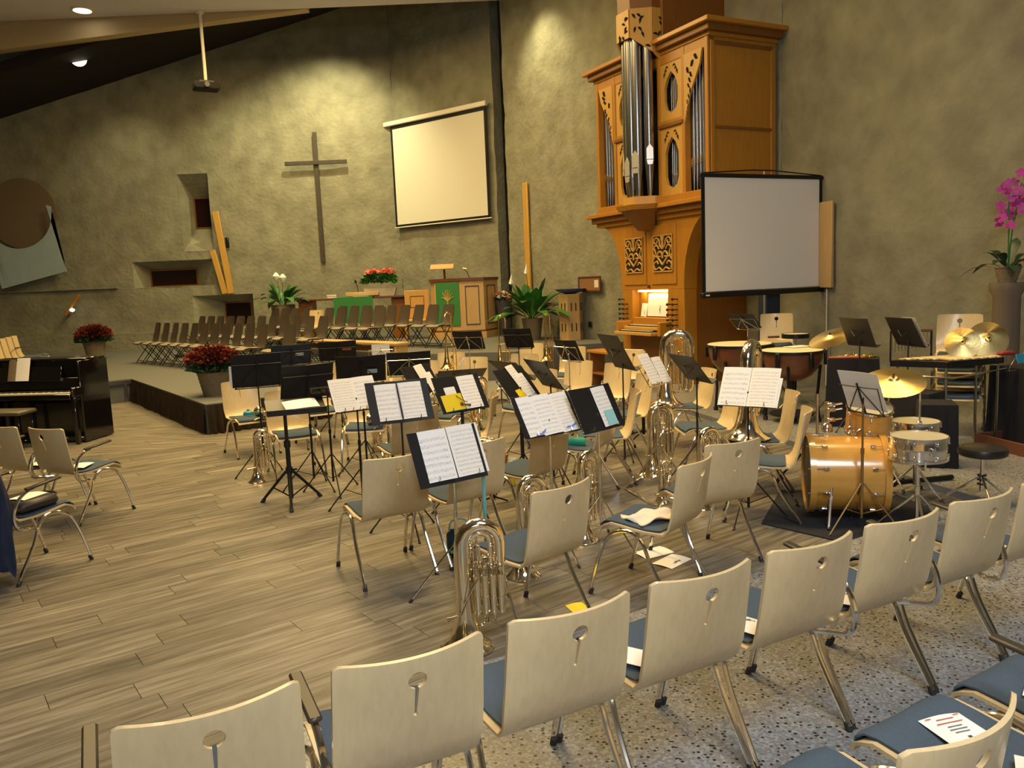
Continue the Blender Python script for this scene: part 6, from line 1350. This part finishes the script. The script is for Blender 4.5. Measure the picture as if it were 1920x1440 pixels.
def leafy(parent, n, L0, L1, w, spread, z0, m='leaf', seed=1, name='leaf', droop=0.5, sep=True):
    rr = random.Random(seed)
    for i in range(n):
        a = rr.uniform(0, 2 * PI); L_ = rr.uniform(L0, L1); el = rr.uniform(0.40, 1.35); d = Vector((math.cos(a), math.sin(a), 0)); P = []
        for k in range(7):
            t_ = k / 6; r_ = L_ * t_ * math.cos(el) * (1 + 0.2 * t_); z = L_ * t_ * math.sin(el) - droop * L_ * t_ ** 3 * 0.55 * math.cos(el) - 0.10 * L_ * max(0, t_ - 0.6); P.append(d * (r_ + spread * 0.2) + Vector((0, 0, z0 + z)))
        s = Vector((-d.y, d.x, 0)); b = MB(); vs = []; fs = []
        ws = (0.06, 0.08, 0.35, 0.85, 1.0, 0.75, 0.02)
        for k, p in enumerate(P): q = w * ws[k] / 2; vs += [p - s * q + Vector((0, 0, 0.12 * q)), p, p + s * q + Vector((0, 0, 0.12 * q))]
        for k in range(6): j = k * 3; fs += [(j, j + 1, j + 4, j + 3), (j + 1, j + 2, j + 5, j + 4)]
        b.add(vs, fs); o = b.build(name, MT[m], parent, True, 180)
def pot_mesh(parent, r0, r1, h, m='wicker', n=22, ribs=6):
    prof = [(0.0, 0.0), (r0, 0.0)]
    for k in range(ribs * 2 + 1): f = k / (ribs * 2); prof.append((r0 + (r1 - r0) * f + (0.006 if k % 2 else 0), 0.01 + (h - 0.02) * f))
    prof += [(r1 + 0.012, h - 0.01), (r1 + 0.012, h), (r1 - 0.02, h), (r1 - 0.03, h - 0.05), (0, h - 0.05)]
    b = MB(); b.lathe(prof, n, caps=False); return b.build('pot', MT[m], parent)
t = thing('peace_lily', 'large peace lily in a tall woven pot beside the pulpit', 'plant', (0.52, 18.05, POD)); pot_mesh(t, 0.17, 0.235, 0.48); leafy(t, 48, 0.65, 1.20, 0.24, 0.3, 0.46, seed=3, droop=0.8); 
for k, (x, y, h_) in enumerate(((-0.1, 0, 1.62), (-0.45, -0.1, 1.40))): b = MB(); b.tube([(x * 0.3, y, 0.46), (x * 0.7, y, h_ * 0.7), (x, y, h_ - 0.1)], 0.008, 5, smooth=2); f_ = b.build('flower_stem', MT['leaf'], t); b = MB(); b.add([(x - 0.05, y, h_ - 0.12), (x, y - 0.03, h_ - 0.14), (x + 0.05, y, h_ - 0.10), (x + 0.02, y, h_ + 0.10)], [(0, 1, 3), (1, 2, 3)]); b.build('white_spathe', MT['white_flower'], f_)
t = thing('peace_lily', 'peace lily with two white blooms left of the long table', 'plant', (-5.85, 20.75, POD)); pot_mesh(t, 0.22, 0.30, 0.98, 'wicker'); leafy(t, 36, 0.55, 0.95, 0.22, 0.3, 0.96, seed=8, droop=0.9)
for k, (x, h_) in enumerate(((-0.10, 1.70), (0.07, 1.66))): b = MB(); b.tube([(0, -0.05, 0.95), (x * 0.8, -0.08, h_ - 0.12)], 0.008, 5); f_ = b.build('flower_stem', MT['leaf'], t); b = MB(); b.lathe([(0.0, -0.14), (0.07, -0.06), (0.09, 0.02), (0.05, 0.08), (0, 0.12)], 8, (x, -0.08, h_)); b.build('white_spathe', MT['white_flower'], f_)
# pink flowers in a white planter
t = thing('flower_planter', 'long white planter with pink blossoms on the table', 'planter', (-3.30, 20.75, TBH + 0.0)); b = MB(); b.add([(-0.36, -0.10, 0), (0.36, -0.10, 0), (0.36, 0.10, 0), (-0.36, 0.10, 0), (-0.42, -0.13, 0.20), (0.42, -0.13, 0.20), (0.42, 0.13, 0.20), (-0.42, 0.13, 0.20)], ((3, 2, 1, 0), (4, 5, 6, 7), (0, 1, 5, 4), (1, 2, 6, 5), (2, 3, 7, 6), (3, 0, 4, 7))); b.build('box', mat('planter_grey', (0.50, 0.46, 0.36), 0.7), t)
def tuft(parent, name, m, c, rad_, n, sz, seed, flat=0.7, up=True):
    rr = random.Random(seed); b = MB(); c = Vector(c)
    for i in range(n):
        a, e = rr.uniform(0, 2 * PI), math.asin(rr.uniform(-0.15 if up else -1, 1)); q = rad_ * rr.uniform(0.55, 1.0); d = Vector((math.cos(a) * math.cos(e), math.sin(a) * math.cos(e), math.sin(e) * flat)); p = c + d * q
        u = Vector((rr.uniform(-1, 1), rr.uniform(-1, 1), rr.uniform(-1, 1))).normalized(); w = d.cross(u).normalized() if d.cross(u).length > 0.01 else Vector((1, 0, 0)); s = sz * rr.uniform(0.6, 1.3)
        b.add([p - w * s * 0.5, p + u * s * 0.25, p + w * s * 0.5, p + d * s], [(0, 1, 3), (1, 2, 3), (0, 3, 2)])
    o = b.build(name, MT[m], parent, False); o['kind'] = 'stuff'; return o
for k, x in enumerate((-0.20, 0.18)): tuft(t, 'leaves', 'leaf', (x, 0, 0.38), 0.24, 260, 0.10, 30 + k, 0.9); tuft(t, 'blossoms', 'pink_flower', (x + 0.04, -0.03, 0.58), 0.17, 130, 0.08, 40 + k, 0.6)
# clergy chair and vase
t = thing('clergy_chair', 'square pale wooden armchair left of the pulpit', 'armchair', (-2.30, 20.1, POD), 0.1); MB().bbox((0, 0.2, 0.85), (0.62, 0.05, 0.72), 0.01).build('backrest', MT['oak_light'], t)
for s in (-1, 1): MB().bbox((s * 0.30, -0.1, 0.32), (0.06, 0.55, 0.64), 0.01).build('side', MT['oak_light'], t); MB().bbox((s * 0.32, -0.12, 0.72), (0.07, 0.56, 0.05), 0.01).build('armrest', MT['wood_red'], t)
MB().bbox((0, -0.08, 0.46), (0.56, 0.5, 0.07), 0.02).build('seat', MT['oak_light'], t)
for z, x, w, h in ((1.06, 0, 0.34, 0.012), (0.78, 0, 0.34, 0.012), (0.92, -0.17, 0.012, 0.28), (0.92, 0.17, 0.012, 0.28)): MB().box((x, 0.172, z), (w, 0.008, h)).build('inlay_strip', MT['leather_dark'], t, False)
t = thing('floor_vase', 'dark grey vase with red and white flowers right of the pulpit', 'vase', (-0.13, 19.9, POD)); b = MB(); b.lathe([(0.0, 0), (0.12, 0), (0.13, 0.3), (0.20, 0.75), (0.22, 0.88), (0.20, 0.88), (0.1, 0.5), (0, 0.4)], 16, caps=False); b.build('body', mat('vase_grey', (0.06, 0.06, 0.075), 0.6), t); tuft(t, 'blossoms', 'white_flower', (0, 0, 0.95), 0.20, 60, 0.09, 60); tuft(t, 'red_blossoms', 'print_red', (0, 0, 0.93), 0.21, 70, 0.09, 61); tuft(t, 'leaves', 'leaf_dark', (0, 0, 0.88), 0.20, 80, 0.10, 62)
# ------------------------------------------------------------------ red flower tubs
for i, (x, y, s, lb) in enumerate(((-4.42, 11.75, 1.0, 'woven tub of red flowers on the near corner of the stage'), (-10.55, 20.2, 1.15, 'woven tub of red flowers against the rear wall, left of the choir'))):
    t = thing('flower_tub', lb, 'planter', (x, y, STG), 0.3 * i, 'woven tubs of red flowers'); t.scale = (s, s, s); pot_mesh(t, 0.165, 0.235, 0.36 if i == 0 else 0.40)
    b = MB(); b.tube([(-0.22, -0.06, 0.34), (-0.16, -0.10, 0.42), (-0.08, -0.13, 0.42), (-0.02, -0.16, 0.34)], 0.012, 6, smooth=3); b.build('handle', MT['wicker'], t)
    tuft(t, 'leaves', 'leaf_dark', (0, 0, 0.42), 0.36, 1100, 0.07, 70 + i, 0.55); tuft(t, 'blossoms', 'red_flower', (0, 0, 0.52), 0.37, 1500, 0.055, 80 + i, 0.62)
# ------------------------------------------------------------------ piano on the left
pn = thing('upright_piano', 'glossy black upright piano on the left beside the stage', 'piano', (-6.48, 11.0, 0), rad(-8)); K = 'piano_black'
MB().bbox((0, 0.06, 0.58), (1.46, 0.34, 1.06), 0.012).build('body', MT[K], pn); MB().bbox((0, 0.05, 1.12), (1.52, 0.40, 0.03), 0.008).build('lid', MT[K], pn)
for s in (-1, 1):
    MB().bbox((s * 0.745, -0.02, 0.56), (0.035, 0.60, 1.10), 0.01).build('side_panel', MT[K], pn); MB().bbox((s * 0.735, -0.30, 0.70), (0.055, 0.36, 0.14), 0.02).build('cheek', MT[K], pn); MB().bbox((s * 0.735, -0.44, 0.32), (0.06, 0.06, 0.62), 0.01).build('leg', MT[K], pn)
MB().bbox((0, -0.30, 0.645), (1.42, 0.36, 0.07), 0.01).build('key_bed', MT[K], pn); k = MB().box((0, -0.40, 0.69), (1.36, 0.14, 0.02)).build('white_keys', MT['ivory'], pn, False)
b = MB()
for i in range(52):
    if i % 7 not in (1, 4): b.box((-0.67 + 0.0262 * i, -0.365, 0.708), (0.012, 0.085, 0.016))
b.build('black_keys', MT['rubber'], k, False)
MB().bbox((0, -0.16, 0.79), (1.40, 0.03, 0.16), 0.006, m=RM(-0.25)).build('fallboard', MT[K], pn); MB().bbox((-0.1, -0.15, 0.93), (0.95, 0.025, 0.22), 0.006, m=RM(-0.28)).build('music_desk', MT[K], pn); MB().bbox((0, -0.12, 0.30), (1.40, 0.02, 0.5), 0.006).build('kick_panel', MT[K], pn); MB().bbox((0, -0.10, 0.05), (1.46, 0.44, 0.06), 0.01).build('plinth', MT[K], pn)
for x in (-0.06, 0.06): MB().bbox((x, -0.36, 0.06), (0.03, 0.16, 0.012), 0.004).build('pedal', MT['gold_brass'], pn)
t = thing('sheet_music', 'pale music book standing on the piano desk', 'sheet music'); t.matrix_world = Matrix.Translation((-6.48, 11.0, 0)) @ Matrix.Rotation(rad(-8), 4, 'Z') @ Matrix.Translation((-0.17, -0.185, 1.00)) @ Matrix.Rotation(rad(74), 4, 'X'); link('page', page_mesh(0.20, 0.32, 'paper'), t)
o = link('page', page_mesh(0.12, 0.30, 'mural_red'), t); o.location = (-0.16, -0.01, -0.002)
t = thing('piano_bench', 'low black piano bench with a pale worn seat', 'bench', (-6.72, 10.35, 0), rad(-8)); MB().bbox((0, 0, 0.49), (0.78, 0.34, 0.06), 0.02).build('seat', MT['bench_top'], t)
for x in (-0.33, 0.33):
    for y in (-0.12, 0.12): MB().bbox((x, y, 0.23), (0.045, 0.045, 0.46), 0.006).build('leg', MT[K], t)
# jacket, bag and leaflets on the aisle chairs
jb = MB(); vs = []; fs = []; nr = 28
lev = [(0.915, -0.135, 0.05, 0.010), (0.905, -0.13, 0.17, 0.045), (0.88, -0.12, 0.245, 0.065), (0.78, -0.11, 0.265, 0.070), (0.64, -0.09, 0.275, 0.072), (0.52, -0.085, 0.28, 0.074), (0.40, -0.10, 0.285, 0.076), (0.28, -0.11, 0.29, 0.080), (0.18, -0.12, 0.295, 0.085), (0.13, -0.12, 0.295, 0.085)]
for i, (z, yc, hw, hd) in enumerate(lev):
    for k in range(nr):
        a = 2 * PI * k / nr; f = 1 + 0.05 * math.sin(5 * a + i * 0.8) * (i > 2) + 0.04 * math.sin(9 * a - i) * (i > 4)
        vs.append((hw * math.copysign(abs(math.cos(a)) ** 0.7, math.cos(a)) * f, yc + hd * math.sin(a) * f, z - (0.03 * math.sin(3 * a + 1) + 0.02 * math.sin(8 * a)) * (i >= 8)))
for i in range(len(lev) - 1):
    for k in range(nr): fs.append((i * nr + k, (i + 1) * nr + k, (i + 1) * nr + (k + 1) % nr, i * nr + (k + 1) % nr))
fs.append(tuple(range(nr))); jb.add(vs, fs); jk = thing('jacket', 'dark blue jacket hung over an aisle chair back', 'jacket', (o3.x, o3.y, 0), ya); jb.build('body', MT['jacket_blue'], jk, True, 80)
b = MB(); b.tube([(-0.20, -0.10, 0.905), (0.0, -0.16, 0.925), (0.20, -0.10, 0.905)], 0.016, 8, smooth=3); b.build('collar', MT['leather_dark'], jk)
def on_seat(o, yaw, lx, ly, lz): c, s = math.cos(yaw), math.sin(yaw); return (o[0] + lx * c - ly * s, o[1] + lx * s + ly * c, lz)
t = thing('handbag', 'flat black leather bag on the seat of the jacket chair', 'bag', on_seat(o3, ya, 0.02, 0.20, 0.462), ya); MB().bbox((0, 0, 0.04), (0.36, 0.30, 0.08), 0.03).build('body', MT['leather_dark'], t); b = MB(); b.tube([(-0.1, 0.15, 0.05), (-0.06, 0.20, 0.06), (0.06, 0.20, 0.06), (0.1, 0.15, 0.05)], 0.008, 6, smooth=3); b.build('handle', MT['leather_dark'], t)
leaflet('white leaflet lying on the black bag', on_seat(o3, ya, 0.06, 0.20, 0.545), ya + 0.2, 0.15, 0.21, 'paper'); leaflet('white leaflet on the aisle chair nearest to the piano', on_seat(o1, ya, 0.05, 0.16, 0.468), ya + 0.5, 0.15, 0.21, 'paper'); leaflet('white leaflet on the half cut aisle chair', on_seat(o2, ya, 0.12, 0.15, 0.468), ya + 0.4, 0.15, 0.21, 'paper')
# programmes on the foreground seats
for i, lx, ly, rz_, w, h, cl, lb in ((3, -0.12, 0.16, 0.5, 0.12, 0.19, 0, 'white programme on the seat beside the orange keyhole chair'), (4, -0.12, 0.14, 0.3, 0.13, 0.18, 1, 'programme with a treble clef, half under the chair left of the bass drum'),
                                 (5, -0.13, 0.10, 0.5, 0.13, 0.18, 1, 'programme with a clef on the seat before the snare drum'), (7, -0.12, 0.14, 0.4, 0.13, 0.17, 0, 'white programme near the right edge, upper of two'), (6, -0.14, 0.20, 0.3, 0.13, 0.17, 0, 'white programme peeking out before the drum stool chair')):
    p = rowA + rstep * i; leaflet(lb, on_seat(p, ry, lx, ly, TZ + 0.468), ry + rz_, w, h, 'programme' if i == 7 else 'paper', has_clef=bool(cl))
t = leaflet('printed programme with red and grey lines on the lower right seat', (1.277, 2.215, TZ + 0.466), rad(14), 0.148, 0.130, 'paper', name='programme')
for k, (x, y, w, m) in enumerate(((0, 0.040, 0.06, 'print_red'), (-0.05, 0.052, 0.02, 'print_red'), (0.05, 0.052, 0.02, 'print_red'), (0, 0.02, 0.09, 'print_red'), (0, 0.0, 0.05, 'grey_edge'), (0, -0.015, 0.06, 'grey_edge'), (0, -0.03, 0.05, 'grey_edge'), (0.0, -0.058, 0.012, 'print_dark'))): MB().box((x, y, 0.0088), (w, 0.004 if k != 7 else 0.010, 0.0006)).build('print_line', MT[m], t, False)
leaflet('white programme on the seat at the bottom right corner', on_seat((1.387, 1.964), rad(31), 0.02, -0.0, TZ + 0.470), rad(60), 0.12, 0.17, 'paper'); leaflet('white programme at the right edge beside the dark armrest', on_seat((1.83, 2.22), rad(31), -0.05, 0.20, TZ + 0.47), rad(50), 0.12, 0.17, 'paper')
# orange patch seen through one keyhole: an orange card on the floor behind it
b = MB(); b.box((0, 0, 0), (0.21, 0.15, 0.004)); o = b.build('orange_card', MT['orange_paint']); tag(o, 'orange card behind the chair with the orange keyhole', 'card'); o.location = (0.99, 4.24, 0.003); o.rotation_euler = (0, 0, 0.5)
# ------------------------------------------------------------------ things on the walls
t = thing('wall_cross', 'tall dark metal cross on the rear wall', 'cross', (-5.29, 23.18, 4.5)); MB().bbox((0, 0.03, 0.03), (0.12, 0.05, 3.64), 0.008).build('upright', MT['cross_metal'], t); MB().bbox((0, -0.03, 1.0), (1.76, 0.05, 0.11), 0.008).build('crossbar', MT['cross_metal'], t)
fn = Vector((-fd.y, fd.x)) * -1
def onfold(s, z, off): p = FA + fd * s + Vector((fd.y, -fd.x)) * off; return (p.x, p.y, z)
fa = math.atan2(fd.y, fd.x)
t = thing('wall_screen', 'lowered projection screen with white casing left of the organ wall', 'projection screen', onfold(1.68, 3.6, 0.14), fa)
MB().bbox((-0.03, 0, 2.87), (3.74, 0.13, 0.13), 0.02).build('casing', MT['casing_white'], t); MB().box((0.07, 0, 1.36), (3.34, 0.006, 2.70)).build('fabric', MT['screen_white'], t, False)
for x in (-1.63, 1.77): MB().box((x, -0.002, 1.38), (0.07, 0.010, 2.80)).build('border', MT['folder_black'], t, False)
MB().box((0.07, -0.002, 2.76), (3.46, 0.010, 0.10)).build('border', MT['folder_black'], t, False); MB().box((0.07, -0.002, 0.04), (3.46, 0.010, 0.06)).build('border', MT['folder_black'], t, False); MB().bbox((0.07, 0, -0.005), (3.56, 0.03, 0.03), 0.008).build('bottom_bar', MT['casing_white'], t)
t = thing('projector', 'dark projector hanging on a long white pole from the ceiling', 'projector', (-7.15, 20.2, 6.95)); MB().bbox((0, 0, 0), (0.60, 0.42, 0.17), 0.03, 0.5).build('body', MT['black_cloth'], t); MB().cyl((0, 0, 0.14), (0, 0, CZ - 6.95 - 0.01), 0.04, n=12).build('pole', MT['casing_white'], t); MB().bbox((0, 0, 0.11), (0.36, 0.24, 0.05), 0.01, 0.5).build('mount', MT['black_metal'], t); MB().cyl((0.10, -0.22, 0), (0.12, -0.26, 0), 0.06, n=14).build('lens', MT['vinyl_black'], t); MB().cyl((0, 0, CZ - 6.95 - 0.05), (0, 0, CZ - 6.95 - 0.005), 0.09, n=14).build('ceiling_plate', MT['casing_white'], t)
# tilted pale blue panel with a round bite
t = thing('wall_artwork', 'pale blue tilted panel with a round bite on the rear wall', 'artwork', (0, 22.95, 0)); cc = Vector((-13.80, 4.44)); r_ = 1.0
TR, BR_, BL = Vector((-12.93, 4.62)), Vector((-12.56, 2.75)), Vector((-14.45, 2.33)); TL = TR + BL - BR_
arc = [cc + Vector((math.cos(a), math.sin(a))) * r_ for a in (rad(8 - 196 * k / 24) for k in range(25))]
b = MB(); top = [(p.x, p.y) for p in [TR] + arc + [TL]]; n = len(top)
bot = [(BR_.x + (BL.x - BR_.x) * k / (n - 1), BR_.y + (BL.y - BR_.y) * k / (n - 1)) for k in range(n)]
for yy in (0.0, 0.04): b.v += [(x, yy, z) for x, z in top] + [(x, yy, z) for x, z in bot]
for k in range(n - 1): b.f += [(k, k + 1, n + k + 1, n + k), (2 * n + k, 3 * n + k, 3 * n + k + 1, 2 * n + k + 1), (k, 2 * n + k, 2 * n + k + 1, k + 1), (n + k, n + k + 1, 3 * n + k + 1, 3 * n + k)]
b.f += [(0, n, 3 * n, 2 * n), (n - 1, 2 * n + n - 1, 3 * n + n - 1, n + n - 1)]; b.build('panel', MT['mural_blue'], t, False)
b = MB(); b.lathe([(0.0, 0.0), (0.99, 0.0), (0.99, 0.03), (0.0, 0.03)], 40, (cc.x, 0.30, cc.y), RM(PI / 2)); b.build('disc', MT['mural_red'], t)
b = MB()
for x in (-13.9, -13.3): b.tube([(x, 0.05, 3.0), (x + 0.02, 0.34, 3.0)], 0.02, 6)
b.build('wall_bracket', MT['black_metal'], t)
t = thing('candle_arm', 'slanted wooden wall arm with a small pale light', 'wall light', (-12.55, 23.0, 1.75)); b = MB(); b.tube([(0.24, 0, 0.30), (-0.20, 0, -0.24)], 0.045, 8); b.build('arm', MT['oak'], t); MB().lathe([(0, -0.06), (0.06, -0.03), (0.07, 0.02), (0, 0.06)], 12, (0.05, -0.08, -0.10)).build('light', MT['candle_glow'], t); b = MB(); b.tube([(-0.20, 0, -0.24), (-0.24, 0.30, -0.24)], 0.03, 6); b.build('bracket', MT['wood_red'], t)
for nm, lb, a, c, w in (('leaning_board', 'longer of two wooden boards leaning beside the niche', (-8.25, 4.26), (-7.99, 1.93), 0.17), ('leaning_board', 'shorter of two wooden boards leaning beside the niche', (-8.40, 3.17), (-8.15, 1.93), 0.15)):
    d = Vector((c[0] - a[0], 0, c[1] - a[1])); o = MB().bbox((0, 0, 0), (w, 0.06, d.length), 0.006).build(nm, MT['oak_light']); o.location = ((a[0] + c[0]) / 2, 23.15 if w > 0.16 else 23.08, (a[1] + c[1]) / 2); o.rotation_euler = (0, math.atan2(-d.x, -d.z) + 0 * PI, 0); tag(o, lb, 'board', 'boards leaning beside the niche')
o = MB().bbox((0, 0, 0), (0.10, 0.08, 0.30), 0.02).build('wall_hook', MT['black_metal']); o.location = (-8.0, 23.2, 3.38); tag(o, 'small dark hook beside the leaning boards', 'hook')
wd = (Vector(WB) - Vector(WA)).normalized(); wn = Vector((wd.y, -wd.x)); wa = math.atan2(wd.y, wd.x)
def onorg(s, off): p = Vector(WA) + wd * s + wn * off; return p
p = onorg(0.88, 0.06); o = MB().bbox((0, 0, 0), (0.20, 0.05, 3.65), 0.01, 0.0).build('wall_lath', MT['oak_light']); o.location = (p.x, p.y, 2.43); o.rotation_euler = (0, 0, wa); tag(o, 'tall pale wooden lath on the wall above the peace lily', 'lath')
p = onorg(3.25, 0.07); t = thing('notice_board', 'small brown framed notice board left of the organ', 'notice board', (p.x, p.y, 1.80), wa); MB().box((0, 0, 0), (0.72, 0.012, 0.28)).build('panel', mat('cork', (0.25, 0.12, 0.045), 0.8), t, False); MB().box((0.24, -0.008, 0.0), (0.14, 0.004, 0.16)).build('pinned_note', MT['cloth_white'], t, False)
for x, z, w, h in ((0, 0.15, 0.76, 0.03), (0, -0.15, 0.76, 0.03), (-0.37, 0, 0.03, 0.30), (0.37, 0, 0.03, 0.30)): MB().box((x, -0.006, z), (w, 0.03, h)).build('frame', MT['wood_red'], t, False)
p = onorg(3.2, 0.05); o = MB().bbox((0, 0, 0), (0.09, 0.03, 0.12), 0.006).build('wall_socket', MT['black_metal']); o.location = (p.x, p.y, 0.92); o.rotation_euler = (0, 0, wa); tag(o, 'small black socket low on the wall left of the organ', 'socket')
wd2 = (Vector(WC) - Vector(WB)).normalized(); wn2 = Vector((wd2.y, -wd2.x)); p = Vector(WB) + wd2 * 1.06 + wn2 * 0.06; o = MB().bbox((0, 0, 0), (0.30, 0.05, 1.30), 0.01).build('wall_lath', MT['wood_pale']); o.location = (p.x, p.y, 2.27); o.rotation_euler = (0, 0, math.atan2(wd2.y, wd2.x)); tag(o, 'short wooden lath on the wall right of the portable screen', 'lath')
b = MB(); b.cyl((0, 0, 0.1), (0, 0, 1.6), 0.008, n=6); o = b.build('wall_cable', MT['casing_white']); o.location = (p.x + 0.02, p.y, 0.0); tag(o, 'thin pale cable running down the wall below the short lath', 'cable')
# orchid on a tall pedestal at the right edge
t = thing('orchid', 'magenta orchid with dark leaves on a pedestal at the right edge', 'plant', (5.72, 9.15, 1.66)); pot_mesh(t, 0.09, 0.13, 0.18, 'wicker', 16, 3); leafy(t, 16, 0.28, 0.50, 0.11, 0.1, 0.14, 'leaf_dark', 12, droop=1.2)
rr = random.Random(4)
for k, (x, y, h_) in enumerate(((-0.05, -0.05, 1.0), (0.12, 0.0, 1.12))):
    b = MB(); b.tube([(0, 0, 0.15), (x * 0.3, y * 0.3, 0.6), (x, y, h_)], 0.008, 6, smooth=3); sm = b.build('flower_stem', MT['leaf'], t)
    for i in range(11):
        f = i / 10; c = Vector((x + rr.uniform(-0.13, 0.10), y + rr.uniform(-0.12, 0.08), h_ + 0.10 - 0.46 * f)); b = MB(); up_ = Vector((rr.uniform(-0.8, 0), -1, rr.uniform(-0.1, 0.4))).normalized(); e1 = up_.cross(Vector((0, 0, 1))).normalized(); e2 = e1.cross(up_)
        for q in range(5):
            a = q * 2 * PI / 5 + rr.random(); d = e1 * math.cos(a) + e2 * math.sin(a); s_ = e1 * -math.sin(a) + e2 * math.cos(a); b.add([c, c + d * 0.035 + s_ * 0.028 + up_ * 0.008, c + d * 0.065, c + d * 0.035 - s_ * 0.028 + up_ * 0.008], [(0, 1, 2, 3)])
        bl = b.build('blossom', MT['orchid'], t, True, 180)
t = thing('pedestal', 'tall round plaster-coloured pedestal under the orchid', 'pedestal', (5.72, 9.15, TZ)); b = MB(); b.lathe([(0.0, 0), (0.20, 0), (0.20, 0.06), (0.15, 0.10), (0.14, 1.45), (0.18, 1.52), (0.18, 1.60), (0, 1.60)], 24); b.build('column', mat('pedestal_brown', (0.20, 0.15, 0.10), 0.8), t)
# ceiling lamps that show
t = thing('ceiling_lamp', 'glowing round downlight set in the pale ceiling edge', 'lamp', (-9.75, 19.75, CZ - 0.02)); MB().lathe([(0.0, 0.0), (0.20, 0.0), (0.20, 0.015), (0, 0.015)], 24).build('glass', MT['lamp_glow'], t); b = MB(); b.lathe([(0.20, -0.01), (0.235, -0.01), (0.235, 0.02), (0.20, 0.02), (0.20, -0.01)], 24, caps=False); b.build('rim', MT['casing_white'], t)
t = thing('spot_lamp', 'glaring spot lamp in the dark roof gap', 'lamp', (-10.74, 21.3, 8.05)); mm = drum_axis(Vector((0.42, -0.78, -0.46))); MB().lathe([(0.0, 0.0), (0.19, 0.0), (0.19, -0.02), (0, -0.02)], 24, (0, 0, 0), mm).build('glass', MT['lamp_glow'], t); b = MB(); b.lathe([(0.20, 0.03), (0.215, 0.03), (0.17, -0.35), (0.0, -0.35)], 20, (0, 0, 0), mm, caps=False); b.build('housing', MT['black_metal'], t); b = MB(); b.tube([mm @ Vector((0, 0, -0.30)), (-0.1, 0.15, 0.3), (-0.1, 0.15, 0.5)], 0.02, 6); b.build('bracket', MT['black_metal'], t)
